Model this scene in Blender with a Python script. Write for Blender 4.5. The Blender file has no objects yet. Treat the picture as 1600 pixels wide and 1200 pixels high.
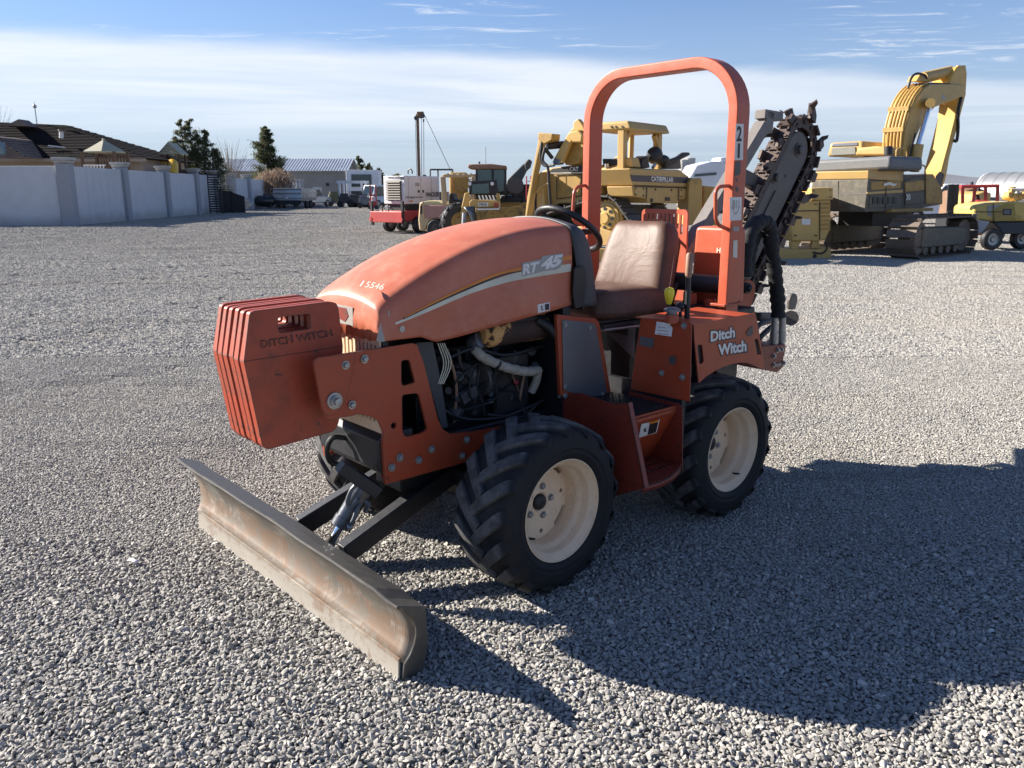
import bpy, bmesh, math, random
import numpy as np
from mathutils import Vector, Matrix

random.seed(7)
scn = bpy.context.scene
COL = scn.collection
R = math.radians

# ------------------------------------------------------------------ camera
CAM_H, CAM_PITCH, CAM_ROLL, FPX = 1.6198, 0.2322, -0.0013, 1272.83
cd = bpy.data.cameras.new('camera')
cam = bpy.data.objects.new('camera', cd)
COL.objects.link(cam)
cam.location = (0, 0, CAM_H)
cam.rotation_euler = (math.pi / 2 - CAM_PITCH, 0, 0)
cam.rotation_euler = (Matrix.Rotation(math.pi / 2 - CAM_PITCH, 3, 'X') @ Matrix.Rotation(CAM_ROLL, 3, 'Z')).to_euler()
cd.sensor_width = 36
cd.lens = 36 * FPX / 1600
cd.clip_start = 0.05
cd.clip_end = 30000
cd.dof.use_dof = True
cd.dof.focus_distance = 3.6
cd.dof.aperture_fstop = 11
scn.camera = cam

# ------------------------------------------------------------------ sky and sun
SUN_EL, SUN_AZ = R(28.0), R(161.8)          # azimuth counter-clockwise from +X
sun_dir = Vector((math.cos(SUN_EL) * math.cos(SUN_AZ), math.cos(SUN_EL) * math.sin(SUN_AZ), math.sin(SUN_EL)))
world = bpy.data.worlds.new('World')
scn.world = world
world.use_nodes = True
nt = world.node_tree
nt.nodes.clear()


class NB:
    """small helper to write node graphs"""
    def __init__(s, tree):
        s.t = tree

    def n(s, kind, **kw):
        nd = s.t.nodes.new(kind)
        for k, v in kw.items():
            if k.startswith('i_'):
                key = k[2:]
                key = int(key) if key.isdigit() else key.replace('_', ' ')
                nd.inputs[key].default_value = v
            else:
                setattr(nd, k, v)
        return nd

    def l(s, a, b):
        s.t.links.new(a, b)

    def math(s, op, a, b=None, c=None, clamp=False):
        nd = s.t.nodes.new('ShaderNodeMath')
        nd.operation = op
        nd.use_clamp = clamp
        for i, v in enumerate((a, b, c)):
            if v is None:
                continue
            if isinstance(v, (int, float)):
                nd.inputs[i].default_value = v
            else:
                s.t.links.new(v, nd.inputs[i])
        return nd.outputs[0]

    def ramp(s, fac, stops, interp='LINEAR'):
        nd = s.t.nodes.new('ShaderNodeValToRGB')
        nd.color_ramp.interpolation = interp
        e = nd.color_ramp.elements
        while len(e) > 1:
            e.remove(e[-1])
        for i, (p, c) in enumerate(stops):
            if isinstance(c, (int, float)):
                c = (c, c, c, 1)
            elif len(c) == 3:
                c = (*c, 1)
            el = e[0] if i == 0 else e.new(p)
            el.position = p
            el.color = c
        s.t.links.new(fac, nd.inputs[0])
        return nd.outputs[0]

    def smooth(s, x, a, b):
        nd = s.t.nodes.new('ShaderNodeMapRange')
        nd.interpolation_type = 'SMOOTHSTEP'
        s.t.links.new(x, nd.inputs[0])
        nd.inputs[1].default_value = a
        nd.inputs[2].default_value = b
        nd.inputs[3].default_value = 0
        nd.inputs[4].default_value = 1
        return nd.outputs[0]

    def mix(s, fac, a, b, blend='MIX'):
        nd = s.t.nodes.new('ShaderNodeMix')
        nd.data_type = 'RGBA'
        nd.blend_type = blend
        for v, i in ((fac, 0), (a, 6), (b, 7)):
            if isinstance(v, (int, float)):
                nd.inputs[i].default_value = v
            elif isinstance(v, tuple):
                nd.inputs[i].default_value = (*v[:3], 1)
            else:
                s.t.links.new(v, nd.inputs[i])
        return nd.outputs[2]


W = NB(nt)
tc = W.n('ShaderNodeTexCoord')
sky = W.n('ShaderNodeTexSky', sky_type='NISHITA', sun_disc=False)
sky.sun_elevation = SUN_EL
sky.sun_rotation = math.pi / 2 - SUN_AZ
sky.altitude = 300
sky.air_density = 1.0
sky.dust_density = 0.0
sky.ozone_density = 2.5
sep = W.n('ShaderNodeSeparateXYZ')
W.l(tc.outputs['Generated'], sep.inputs[0])
dz = W.math('MAXIMUM', sep.outputs[2], 0.02)
pxn = W.math('DIVIDE', sep.outputs[0], dz)
pyn = W.math('DIVIDE', sep.outputs[1], dz)
comb = W.n('ShaderNodeCombineXYZ')
W.l(pxn, comb.inputs[0])
W.l(pyn, comb.inputs[1])


def cloud_noise(scale, sx, sy, rot, detail, dist=0.3, rough=0.55):
    mp = W.n('ShaderNodeMapping')
    mp.inputs['Scale'].default_value = (sx, sy, 1)
    mp.inputs['Rotation'].default_value = (0, 0, rot)
    W.l(comb.outputs[0], mp.inputs[0])
    nz = W.n('ShaderNodeTexNoise', i_Scale=scale, i_Detail=detail, i_Roughness=rough, i_Distortion=dist)
    W.l(mp.outputs[0], nz.inputs['Vector'])
    return nz.outputs[0]


# a high thin cloud sheet with a straight near edge (plane coordinates at cloud height)
SHEET_NX, SHEET_NY, SHEET_D = -0.310, 0.951, 6.06
edge = W.math('ADD', W.math('MULTIPLY', pxn, SHEET_NX), W.math('MULTIPLY', pyn, SHEET_NY))
n_edge = cloud_noise(0.55, 1, 1, 0.0, 7)
n_soft = cloud_noise(0.22, 0.5, 1.0, 0.3, 8, 0.9, 0.62)
n_band = cloud_noise(0.12, 0.3, 1.0, -0.1, 4, 0.4)
e2 = W.math('ADD', W.math('SUBTRACT', edge, SHEET_D), W.math('MULTIPLY', W.math('SUBTRACT', n_edge, 0.5), 1.5))
front = W.smooth(e2, -0.25, 0.85)
back = W.math('SUBTRACT', 1.0, W.math('MULTIPLY', W.smooth(e2, 2.5, 12.0), 0.82))
sheet = W.math('MULTIPLY', W.math('MULTIPLY', front, back), W.math('ADD', 0.48, W.math('MULTIPLY', W.smooth(n_soft, 0.3, 0.62), 0.52)))
sheet = W.math('MULTIPLY', sheet, W.math('SUBTRACT', 1.0, W.math('MULTIPLY', W.smooth(pxn, -1.5, 6.0), 0.42)))
bands = W.math('MULTIPLY', W.smooth(n_band, 0.45, 0.75), W.math('MULTIPLY', W.smooth(e2, 4.0, 10.0), 0.30))
n_wisp = cloud_noise(1.5, 0.9, 2.2, 0.25, 9, 1.4, 0.68)
n_patch = cloud_noise(0.55, 1, 1, 0.9, 2)
wisp = W.math('MULTIPLY', W.smooth(n_wisp, 0.50, 0.72), W.math('MULTIPLY', W.smooth(n_patch, 0.46, 0.60), 0.8))
cl = W.math('ADD', W.math('MAXIMUM', sheet, wisp), bands, clamp=True)
cl = W.math('MULTIPLY', cl, W.smooth(sep.outputs[2], 0.0, 0.07))
SKY_STRENGTH = 0.05
CLOUD = 7.8
# pale air near the horizon, all the way round
haze = W.math('SUBTRACT', 1.0, W.smooth(sep.outputs[2], -0.02, 0.26))
skyt = W.mix(1.0, sky.outputs[0], (0.86, 0.92, 1.12), 'MULTIPLY')
skyb = W.mix(W.math('MULTIPLY', haze, 0.85), skyt, (3.45, 4.25, 5.35))
skyc = W.mix(W.math('MULTIPLY', cl, 0.85), skyb, (CLOUD * 0.95, CLOUD * 0.985, CLOUD * 1.05))
bg = W.n('ShaderNodeBackground')
W.l(skyc, bg.inputs[0])
bg.inputs[1].default_value = SKY_STRENGTH
wo = W.n('ShaderNodeOutputWorld')
W.l(bg.outputs[0], wo.inputs[0])

sl = bpy.data.lights.new('sun', 'SUN')
sl.energy = 5.0
sl.angle = R(0.53)
sl.color = (1.0, 0.925, 0.82)
so = bpy.data.objects.new('sun', sl)
COL.objects.link(so)
so.rotation_euler = (-sun_dir).to_track_quat('-Z', 'Y').to_euler()
so.location = (-20, 12, 20)

vs = scn.view_settings
vs.view_transform = 'Standard'
vs.look = 'None'
vs.exposure = 1.42
vs.gamma = 1
vs.use_curve_mapping = False
scn.cycles.max_bounces = 6

# ------------------------------------------------------------------ geometry helpers
_cp, _sp = math.cos(CAM_PITCH), math.sin(CAM_PITCH)
_cr, _sr = math.cos(CAM_ROLL), math.sin(CAM_ROLL)
_f = np.array([0, _cp, -_sp])
_u0 = np.array([0, _sp, _cp])
_r0 = np.array([1.0, 0, 0])
_r = _cr * _r0 + _sr * _u0
_u = -_sr * _r0 + _cr * _u0
_o = np.array([0, 0, CAM_H])


class Frame:
    """a place to measure in: origin on the ground, x axis turned by yaw; at() reads a measured photo point off a plane of the frame"""
    def __init__(s, ox, oy, yaw, oz=0.0):
        s.o = np.array([ox, oy, oz])
        s.yaw = yaw
        c, n = math.cos(yaw), math.sin(yaw)
        s.M = np.array([[c, n, 0], [-n, c, 0], [0, 0, 1]])

    def at(s, px, py, **k):
        d = (px - 800) / FPX * _r - (py - 600) / FPX * _u + _f
        o = s.M @ (_o - s.o)
        d = s.M @ d
        (ax, v), = k.items()
        i = 'XYZ'.index(ax)
        return o + d * (v - o[i]) / d[i]

    def poly(s, pts, **k):
        return [s.at(x, y, **k) for x, y in pts]


GROUND = Frame(0, 0, 0)


def round_poly(pts, r, n=4, skip=()):
    pts = [np.array(p, float) for p in pts]
    out = []
    m = len(pts)
    for i, p in enumerate(pts):
        if i in skip:
            out.append(p)
            continue
        a, b = pts[i - 1], pts[(i + 1) % m]
        la, lb = np.linalg.norm(a - p), np.linalg.norm(b - p)
        d = min(r, la * 0.45, lb * 0.45)
        p0, p1 = p + (a - p) / la * d, p + (b - p) / lb * d
        for k in range(n + 1):
            t = k / n
            out.append((1 - t) ** 2 * p0 + 2 * t * (1 - t) * p + t * t * p1)
    return out


def bez(pts, n=8):
    """smooth curve through points (Catmull-Rom)"""
    P = [np.array(p, float) for p in pts]
    P = [2 * P[0] - P[1]] + P + [2 * P[-1] - P[-2]]
    out = []
    for i in range(1, len(P) - 2):
        for k in range(n):
            t = k / n
            a, b, c, d = P[i - 1:i + 3]
            out.append(0.5 * (2 * b + (c - a) * t + (2 * a - 5 * b + 4 * c - d) * t * t + (3 * b - a - 3 * c + d) * t ** 3))
    out.append(P[-2])
    return out


# measuring frame of a part group -> place on the machine: p * size + offset
FIT = [None]


def fit_pts(v):
    if FIT[0] is None:
        return v
    k, o = FIT[0]
    return [(p[0] * k + o[0], p[1] * k + o[1], p[2] * k + o[2]) for p in v]


class MB:
    """collects shapes, then links them as one mesh object"""
    def __init__(s):
        s.v = []
        s.f = []
        s.sm = []

    def add(s, v, f, smooth=False):
        k = len(s.v)
        s.v += [tuple(map(float, p)) for p in v]
        s.f += [tuple(i + k for i in q) for q in f]
        s.sm += [smooth] * len(f)
        return s

    def box(s, x0, x1, y0, y1, z0, z1):
        v = [(x, y, z) for x in (x0, x1) for y in (y0, y1) for z in (z0, z1)]
        return s.add(v, [(0, 1, 3, 2), (4, 6, 7, 5), (0, 4, 5, 1), (2, 3, 7, 6), (0, 2, 6, 4), (1, 5, 7, 3)])

    def obox(s, c, size, rot=None):
        M = rot if rot is not None else Matrix.Identity(3)
        c = Vector(tuple(map(float, c)))
        v = [c + M @ Vector((a * size[0] / 2, b * size[1] / 2, d * size[2] / 2)) for a in (-1, 1) for b in (-1, 1) for d in (-1, 1)]
        return s.add(v, [(0, 1, 3, 2), (4, 6, 7, 5), (0, 4, 5, 1), (2, 3, 7, 6), (0, 2, 6, 4), (1, 5, 7, 3)])

    def beam(s, p, q, w, h, up=(0, 0, 1), w2=None, h2=None):
        p, q = np.array(p, float), np.array(q, float)
        d = (q - p) / np.linalg.norm(q - p)
        up = np.array(up, float)
        if abs(d @ up) > 0.999:
            up = np.array([1.0, 0, 0])
        side = np.cross(d, up)
        side /= np.linalg.norm(side)
        u2 = np.cross(side, d)
        v = []
        for c, ww, hh in ((p, w, h), (q, w2 or w, h2 or h)):
            for a, b in ((-1, -1), (1, -1), (1, 1), (-1, 1)):
                v.append(c + side * a * ww / 2 + u2 * b * hh / 2)
        return s.add(v, [(0, 3, 2, 1), (4, 5, 6, 7), (0, 1, 5, 4), (1, 2, 6, 5), (2, 3, 7, 6), (3, 0, 4, 7)])

    def tube(s, pts, r, n=10, closed=False, cap=True):
        P = [np.array(p, float) for p in pts]
        m = len(P)
        rr = r if hasattr(r, '__len__') else [r] * m
        T = []
        for i in range(m):
            a = P[i - 1] if (i or closed) else P[i]
            b = P[(i + 1) % m] if (i < m - 1 or closed) else P[i]
            t = b - a
            T.append(t / (np.linalg.norm(t) + 1e-12))
        ref = np.array([0, 0, 1.0]) if abs(T[0][2]) < 0.9 else np.array([1.0, 0, 0])
        x = np.cross(T[0], ref)
        x /= np.linalg.norm(x)
        v = []
        for i in range(m):
            x = x - T[i] * (x @ T[i])
            x /= np.linalg.norm(x)
            y = np.cross(T[i], x)
            for k in range(n):
                a = 2 * math.pi * k / n
                v.append(P[i] + rr[i] * (math.cos(a) * x + math.sin(a) * y))
        f = []
        for i in range(m if closed else m - 1):
            j = (i + 1) % m
            for k in range(n):
                l = (k + 1) % n
                f.append((i * n + k, j * n + k, j * n + l, i * n + l))
        s.add(v, f, True)
        if cap and not closed:
            s.add([v[k] for k in range(n)], [tuple(range(n))])
            s.add([v[(m - 1) * n + k] for k in range(n)], [tuple(reversed(range(n)))])
        return s

    def cyl(s, p, q, r, n=16, r2=None):
        return s.tube([p, q], [r, r if r2 is None else r2], n)

    def lathe(s, prof, c, axis, n=32, a0=0.0, a1=2 * math.pi):
        """prof: (along axis, radius)"""
        ax = np.array(axis, float)
        ax /= np.linalg.norm(ax)
        ref = np.array([0, 0, 1.0]) if abs(ax[2]) < 0.9 else np.array([1.0, 0, 0])
        x = np.cross(ref, ax)
        x /= np.linalg.norm(x)
        y = np.cross(ax, x)
        c = np.array(c, float)
        v = []
        full = abs(a1 - a0 - 2 * math.pi) < 1e-6
        m = n if full else n + 1
        for t, r in prof:
            for k in range(m):
                a = a0 + (a1 - a0) * k / n
                v.append(c + ax * t + r * (math.cos(a) * x + math.sin(a) * y))
        f = []
        for i in range(len(prof) - 1):
            for k in range(n):
                l = (k + 1) % m
                f.append((i * m + k, i * m + l, (i + 1) * m + l, (i + 1) * m + k))
        return s.add(v, f, True)

    def grid(s, rows, closed_u=False, smooth=True, flip=False):
        """rows[i][j] points; closed_u joins the last j to the first"""
        m, n = len(rows), len(rows[0])
        v = [p for r in rows for p in r]
        f = []
        for i in range(m - 1):
            for j in range(n if closed_u else n - 1):
                k = (j + 1) % n
                q = (i * n + j, i * n + k, (i + 1) * n + k, (i + 1) * n + j)
                f.append(q[::-1] if flip else q)
        return s.add(v, f, smooth)

    def prism(s, pts, off, holes=()):
        """planar outline (with holes) pushed by the vector off"""
        bm = bmesh.new()
        edges = []
        for loop in [pts] + list(holes):
            vs_ = [bm.verts.new(tuple(map(float, p))) for p in loop]
            for i in range(len(vs_)):
                edges.append(bm.edges.new((vs_[i - 1], vs_[i])))
        if holes:
            bmesh.ops.triangle_fill(bm, edges=edges, use_beauty=True)
        else:
            bm.faces.new(list(bm.verts))
        g = bmesh.ops.extrude_face_region(bm, geom=bm.faces[:])
        bmesh.ops.translate(bm, vec=Vector(tuple(map(float, off))), verts=[e for e in g['geom'] if isinstance(e, bmesh.types.BMVert)])
        bmesh.ops.recalc_face_normals(bm, faces=bm.faces[:])
        bm.verts.index_update()
        s.add([v.co[:] for v in bm.verts], [tuple(v.index for v in f.verts) for f in bm.faces])
        bm.free()
        return s

    def ball(s, c, r, n=12, m=8, scale=(1, 1, 1)):
        rows = []
        for i in range(m + 1):
            t = math.pi * i / m
            rows.append([(c[0] + r * scale[0] * math.sin(t) * math.cos(2 * math.pi * k / n),
                          c[1] + r * scale[1] * math.sin(t) * math.sin(2 * math.pi * k / n),
                          c[2] + r * scale[2] * math.cos(t)) for k in range(n)])
        return s.grid(rows, True, True, True)

    def build(s, name, mat, parent=None, bevel=0.0, seg=2, fix=True, sharp=35, kind=None, solid=0.0):
        me = bpy.data.meshes.new(name)
        me.from_pydata(fit_pts(s.v), [], s.f)
        if fix:
            bm = bmesh.new()
            bm.from_mesh(me)
            bmesh.ops.recalc_face_normals(bm, faces=bm.faces[:])
            bm.to_mesh(me)
            bm.free()
        me.polygons.foreach_set('use_smooth', [True] * len(me.polygons))
        me.set_sharp_from_angle(angle=R(sharp))
        if mat is not None:
            me.materials.append(mat)
        o = bpy.data.objects.new(name, me)
        COL.objects.link(o)
        if parent is not None:
            o.parent = parent
        if solid:
            md = o.modifiers.new('solid', 'SOLIDIFY')
            md.thickness = solid
            md.offset = -1
        if bevel:
            md = o.modifiers.new('bevel', 'BEVEL')
            md.width = bevel
            md.segments = seg
            md.limit_method = 'ANGLE'
            md.angle_limit = R(40)
            md = o.modifiers.new('normals', 'WEIGHTED_NORMAL')
            md.keep_sharp = True
        if kind:
            o['kind'] = kind
        return o


def thing(name, label, cat, loc=(0, 0, 0), yaw=0.0, group=None):
    o = bpy.data.objects.new(name, None)
    COL.objects.link(o)
    o.empty_display_size = 0.2
    o.location = loc
    o.rotation_euler = (0, 0, yaw)
    o['label'] = label
    o['category'] = cat
    if group:
        o['group'] = group
    return o


def tag(o, label, cat, group=None):
    o['label'] = label
    o['category'] = cat
    if group:
        o['group'] = group
    return o


def frame_thing(fr, name, label, cat, group=None):
    return thing(name, label, cat, tuple(fr.o), fr.yaw, group)


def share(name, me, parent, loc=(0, 0, 0), rot=None, mods=None):
    """another object on an existing mesh"""
    o = bpy.data.objects.new(name, me)
    COL.objects.link(o)
    o.parent = parent
    o.location = fit_pts([tuple(map(float, loc))])[0]
    if FIT[0] is not None:
        o.scale = (FIT[0][0],) * 3
    if rot is not None:
        o.rotation_euler = rot if not isinstance(rot, Matrix) else rot.to_euler()
    return o


def copy_tree(o, parent=None):
    c = o.copy()
    COL.objects.link(c)
    if parent is not None:
        c.parent = parent
    for ch in [x for x in bpy.data.objects if x.parent == o]:
        copy_tree(ch, c)
    return c


def text_verts(s, bold=0.0, space=1.0, shear=0.0):
    cu = bpy.data.curves.new('lettering', 'FONT')
    cu.body = s
    cu.offset = bold
    cu.space_character = space
    cu.shear = shear
    cu.resolution_u = 3
    o = bpy.data.objects.new('lettering', cu)
    COL.objects.link(o)
    bpy.context.view_layer.update()
    me = bpy.data.meshes.new_from_object(o.evaluated_get(bpy.context.evaluated_depsgraph_get()))
    v = np.array([p.co[:] for p in me.vertices])
    f = [tuple(p.vertices) for p in me.polygons]
    bpy.data.objects.remove(o)
    bpy.data.meshes.remove(me)
    bpy.data.curves.remove(cu)
    lo, hi = v.min(0), v.max(0)
    uv = (v - lo)[:, :2] / (hi - lo)[:2]
    return uv, f


def lettering(name, s, quad, mapper, mat, parent, bold=0.0, space=1.0, shear=0.0):
    """flat print: text stretched over quad (bottom-left, bottom-right, top-right, top-left), each point put on its surface by mapper"""
    uv, f = text_verts(s, bold, space, shear)
    q = np.array(quad, float)
    pts = []
    for a, b in uv:
        p = (1 - a) * (1 - b) * q[0] + a * (1 - b) * q[1] + a * b * q[2] + (1 - a) * b * q[3]
        pts.append(mapper(*p))
    m = MB()
    m.add(pts, f)
    return m.build(name, mat, parent, fix=False)


def sheet(name, pts, mapper, mat, parent, thick=None):
    m = MB()
    v = [mapper(*p) for p in pts]
    m.add(v, [tuple(range(len(v)))])
    return m.build(name, mat, parent, fix=False)


# ------------------------------------------------------------------ materials
MATS = {}


def new_mat(name):
    m = bpy.data.materials.new(name)
    m.use_nodes = True
    t = m.node_tree
    t.nodes.clear()
    b = NB(t)
    out = b.n('ShaderNodeOutputMaterial')
    p = b.n('ShaderNodeBsdfPrincipled')
    b.l(p.outputs[0], out.inputs[0])
    MATS[name] = m
    return m, b, p


def paint(name, col, rough=0.45, dirt=0.25, dirt_col=(0.22, 0.18, 0.14), wear=0.0, wear_col=(0.06, 0.045, 0.04), scale=6.0, metal=0.0, spec=0.5, bump=0.05, var=0.10, coat=0.0, fade=0.0, fade_col=None, edge=0.0, edge_col=(0.05, 0.035, 0.03), edge_r=0.007):
    """painted or bare surface with tone drift, dust patches and chips"""
    m, b, p = new_mat(name)
    t = b.n('ShaderNodeTexCoord')
    n1 = b.n('ShaderNodeTexNoise', i_Scale=scale * 0.35, i_Detail=5, i_Roughness=0.6)
    n2 = b.n('ShaderNodeTexNoise', i_Scale=scale * 3.0, i_Detail=8, i_Roughness=0.7)
    n3 = b.n('ShaderNodeTexNoise', i_Scale=scale * 9.0, i_Detail=6, i_Roughness=0.75, i_Distortion=0.8)
    for n in (n1, n2, n3):
        b.l(t.outputs['Object'], n.inputs['Vector'])
    lo = tuple(c * (1 - var) for c in col)
    hi = tuple(min(1, c * (1 + var)) for c in col)
    c = b.mix(b.smooth(n1.outputs[0], 0.3, 0.7), lo, hi)
    if fade:
        c = b.mix(b.math('MULTIPLY', b.smooth(n1.outputs[0], 0.35, 0.75), fade), c, fade_col)
    if dirt:
        d = b.math('MULTIPLY', b.smooth(n2.outputs[0], 0.42, 0.78), dirt)
        c = b.mix(d, c, dirt_col)
    if wear:
        w = b.smooth(b.math('ADD', n3.outputs[0], b.math('MULTIPLY', n1.outputs[0], 0.25)), 0.83 - wear * 0.16, 0.87 - wear * 0.16)
        c = b.mix(w, c, wear_col)
    if edge:
        # chipped paint along worn edges
        bv = b.n('ShaderNodeBevel', samples=4)
        bv.inputs['Radius'].default_value = edge_r
        ge = b.n('ShaderNodeNewGeometry')
        dt = b.n('ShaderNodeVectorMath', operation='DOT_PRODUCT')
        b.l(bv.outputs[0], dt.inputs[0])
        b.l(ge.outputs['Normal'], dt.inputs[1])
        k = b.math('ADD', b.math('SUBTRACT', 1.0, dt.outputs['Value']), b.math('MULTIPLY', b.math('SUBTRACT', n3.outputs[0], 0.5), 0.22))
        k = b.math('ADD', k, b.math('MULTIPLY', b.math('SUBTRACT', n1.outputs[0], 0.5), 0.15))
        c = b.mix(b.math('MULTIPLY', b.smooth(k, 0.03, 0.09), edge), c, edge_col)
    b.l(c, p.inputs['Base Color'])
    r = b.math('ADD', rough, b.math('MULTIPLY', b.math('SUBTRACT', n2.outputs[0], 0.5), 0.35), clamp=True)
    b.l(r, p.inputs['Roughness'])
    p.inputs['Metallic'].default_value = metal
    p.inputs['Specular IOR Level'].default_value = spec
    if coat:
        p.inputs['Coat Weight'].default_value = coat
        p.inputs['Coat Roughness'].default_value = 0.15
    if bump:
        bp = b.n('ShaderNodeBump', i_Strength=bump, i_Distance=0.01)
        b.l(n2.outputs[0], bp.inputs['Height'])
        b.l(bp.outputs[0], p.inputs['Normal'])
    return m


def glass(name, col=(0.03, 0.05, 0.06), rough=0.05):
    m, b, p = new_mat(name)
    p.inputs['Base Color'].default_value = (*col, 1)
    p.inputs['Roughness'].default_value = rough
    p.inputs['Specular IOR Level'].default_value = 0.7
    return m


ORANGE = paint('orange_paint', (0.36, 0.056, 0.020), 0.42, 0.35, (0.24, 0.09, 0.055), wear=0.3, wear_col=(0.10, 0.045, 0.03), scale=5, edge=0.75)  # base lowered for parts in shade; the sunlit bar has a lighter copy
ORANGE_OLD = paint('orange_cast_paint', (0.37, 0.060, 0.025), 0.5, 0.75, (0.14, 0.045, 0.028), wear=0.62, wear_col=(0.06, 0.03, 0.025), scale=3.6, bump=0.14, edge=0.9, edge_r=0.010)
ORANGE_SHADE_DIRTY = paint('orange_shaded_scuffed_paint', (0.21, 0.030, 0.016), 0.5, 0.5, (0.09, 0.03, 0.022), wear=0.7, wear_col=(0.03, 0.022, 0.02), scale=7, edge=0.8)  # scuffed orange, base darkened further to carry the deep shade at the step
HOOD_RED = paint('faded_red_plastic', (0.48, 0.130, 0.070), 0.45, 0.45, (0.56, 0.27, 0.185), scale=4, fade=0.35, fade_col=(0.58, 0.22, 0.14), bump=0.02)
BLACK = paint('black_paint', (0.014, 0.0145, 0.017), 0.5, 0.4, (0.045, 0.042, 0.04), scale=6)
BLACK_DEEP = paint('grimy_black_metal', (0.008, 0.009, 0.013), 0.5, 0.4, (0.022, 0.021, 0.02), scale=10)
NAVY_PLASTIC = paint('dark_grey_plastic', (0.045, 0.05, 0.058), 0.55, 0.35, (0.10, 0.10, 0.10), scale=5)
RUBBER, b_, p_ = new_mat('tyre_rubber')
t_ = b_.n('ShaderNodeTexCoord')
s_ = b_.n('ShaderNodeSeparateXYZ')
b_.l(t_.outputs['Object'], s_.inputs[0])
rad = b_.math('SQRT', b_.math('ADD', b_.math('MULTIPLY', s_.outputs[0], s_.outputs[0]), b_.math('MULTIPLY', s_.outputs[2], s_.outputs[2])))
n_ = b_.n('ShaderNodeTexNoise', i_Scale=16.0, i_Detail=8, i_Roughness=0.7)
b_.l(t_.outputs['Object'], n_.inputs['Vector'])
dust = b_.math('MULTIPLY', b_.smooth(rad, 0.336, 0.358), b_.math('ADD', 0.35, b_.math('MULTIPLY', b_.smooth(n_.outputs[0], 0.35, 0.65), 0.6)))
c_ = b_.mix(b_.math('MULTIPLY', b_.smooth(n_.outputs[0], 0.45, 0.75), 0.35), (0.012, 0.0125, 0.0145), (0.03, 0.03, 0.031))
c_ = b_.mix(dust, c_, (0.125, 0.123, 0.122))
b_.l(c_, p_.inputs['Base Color'])
p_.inputs['Roughness'].default_value = 0.72
p_.inputs['Specular IOR Level'].default_value = 0.3
bp2 = b_.n('ShaderNodeBump', i_Strength=0.15, i_Distance=0.01)
b_.l(n_.outputs[0], bp2.inputs['Height'])
b_.l(bp2.outputs[0], p_.inputs['Normal'])
CREAM = paint('cream_rim_paint', (0.76, 0.575, 0.395), 0.5, 0.45, (0.46, 0.35, 0.25), wear=0.35, wear_col=(0.15, 0.10, 0.08), scale=5)
STEEL = paint('bare_steel', (0.42, 0.42, 0.42), 0.32, 0.4, (0.2, 0.18, 0.16), metal=0.9, scale=14)
BOLT = paint('zinc_bolt', (0.38, 0.38, 0.37), 0.4, 0.4, (0.2, 0.18, 0.15), metal=0.6, scale=40)
CHROME = paint('chrome_rod', (0.8, 0.8, 0.82), 0.12, 0.0, metal=1.0, bump=0)
CYLSTEEL = paint('cylinder_steel', (0.10, 0.105, 0.115), 0.32, 0.3, (0.1, 0.1, 0.1), metal=0.8, scale=12)
GREYPLATE = paint('grey_alloy_plate', (0.16, 0.175, 0.20), 0.42, 0.35, (0.10, 0.11, 0.12), metal=0.5, scale=5)
DARKIRON = paint('dark_iron', (0.085, 0.08, 0.078), 0.55, 0.6, (0.16, 0.13, 0.11), wear=0.2, wear_col=(0.22, 0.12, 0.07), metal=0.3, scale=8, bump=0.15)
CHAINIRON = paint('rusty_chain_iron', (0.075, 0.055, 0.048), 0.55, 0.7, (0.15, 0.085, 0.06), wear=0.4, wear_col=(0.26, 0.23, 0.21), metal=0.35, scale=14, bump=0.3)
WHITE_PRINT = paint('white_print', (0.72, 0.70, 0.66), 0.5, 0.3, (0.5, 0.42, 0.36), scale=20, bump=0)
GREY_PRINT = paint('grey_print', (0.34, 0.33, 0.31), 0.5, 0.3, (0.3, 0.22, 0.2), scale=20, bump=0)
BLACK_PRINT = paint('black_print', (0.02, 0.02, 0.022), 0.5, 0.2, (0.1, 0.08, 0.07), scale=20, bump=0)
ORANGE_PRINT = paint('orange_print', (0.62, 0.20, 0.02), 0.45, 0.15, (0.5, 0.2, 0.1), scale=20, bump=0)
CREAM_PRINT = paint('cream_print', (0.60, 0.58, 0.47), 0.5, 0.25, (0.5, 0.4, 0.3), scale=20, bump=0)
VINYL = None
YELLOW_KNOB = paint('yellow_plastic', (0.80, 0.62, 0.03), 0.4, 0.1, scale=10, bump=0)
TAN_GRIP = paint('tan_rubber_grip', (0.28, 0.15, 0.09), 0.6, 0.3, scale=10)

# ------------------------------------------------------------------ ground
TX, TY, TYAW = 0.1901, 4.0264, 3.8663         # where the trencher stands and which way it points
rng = np.random.default_rng(5)


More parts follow.
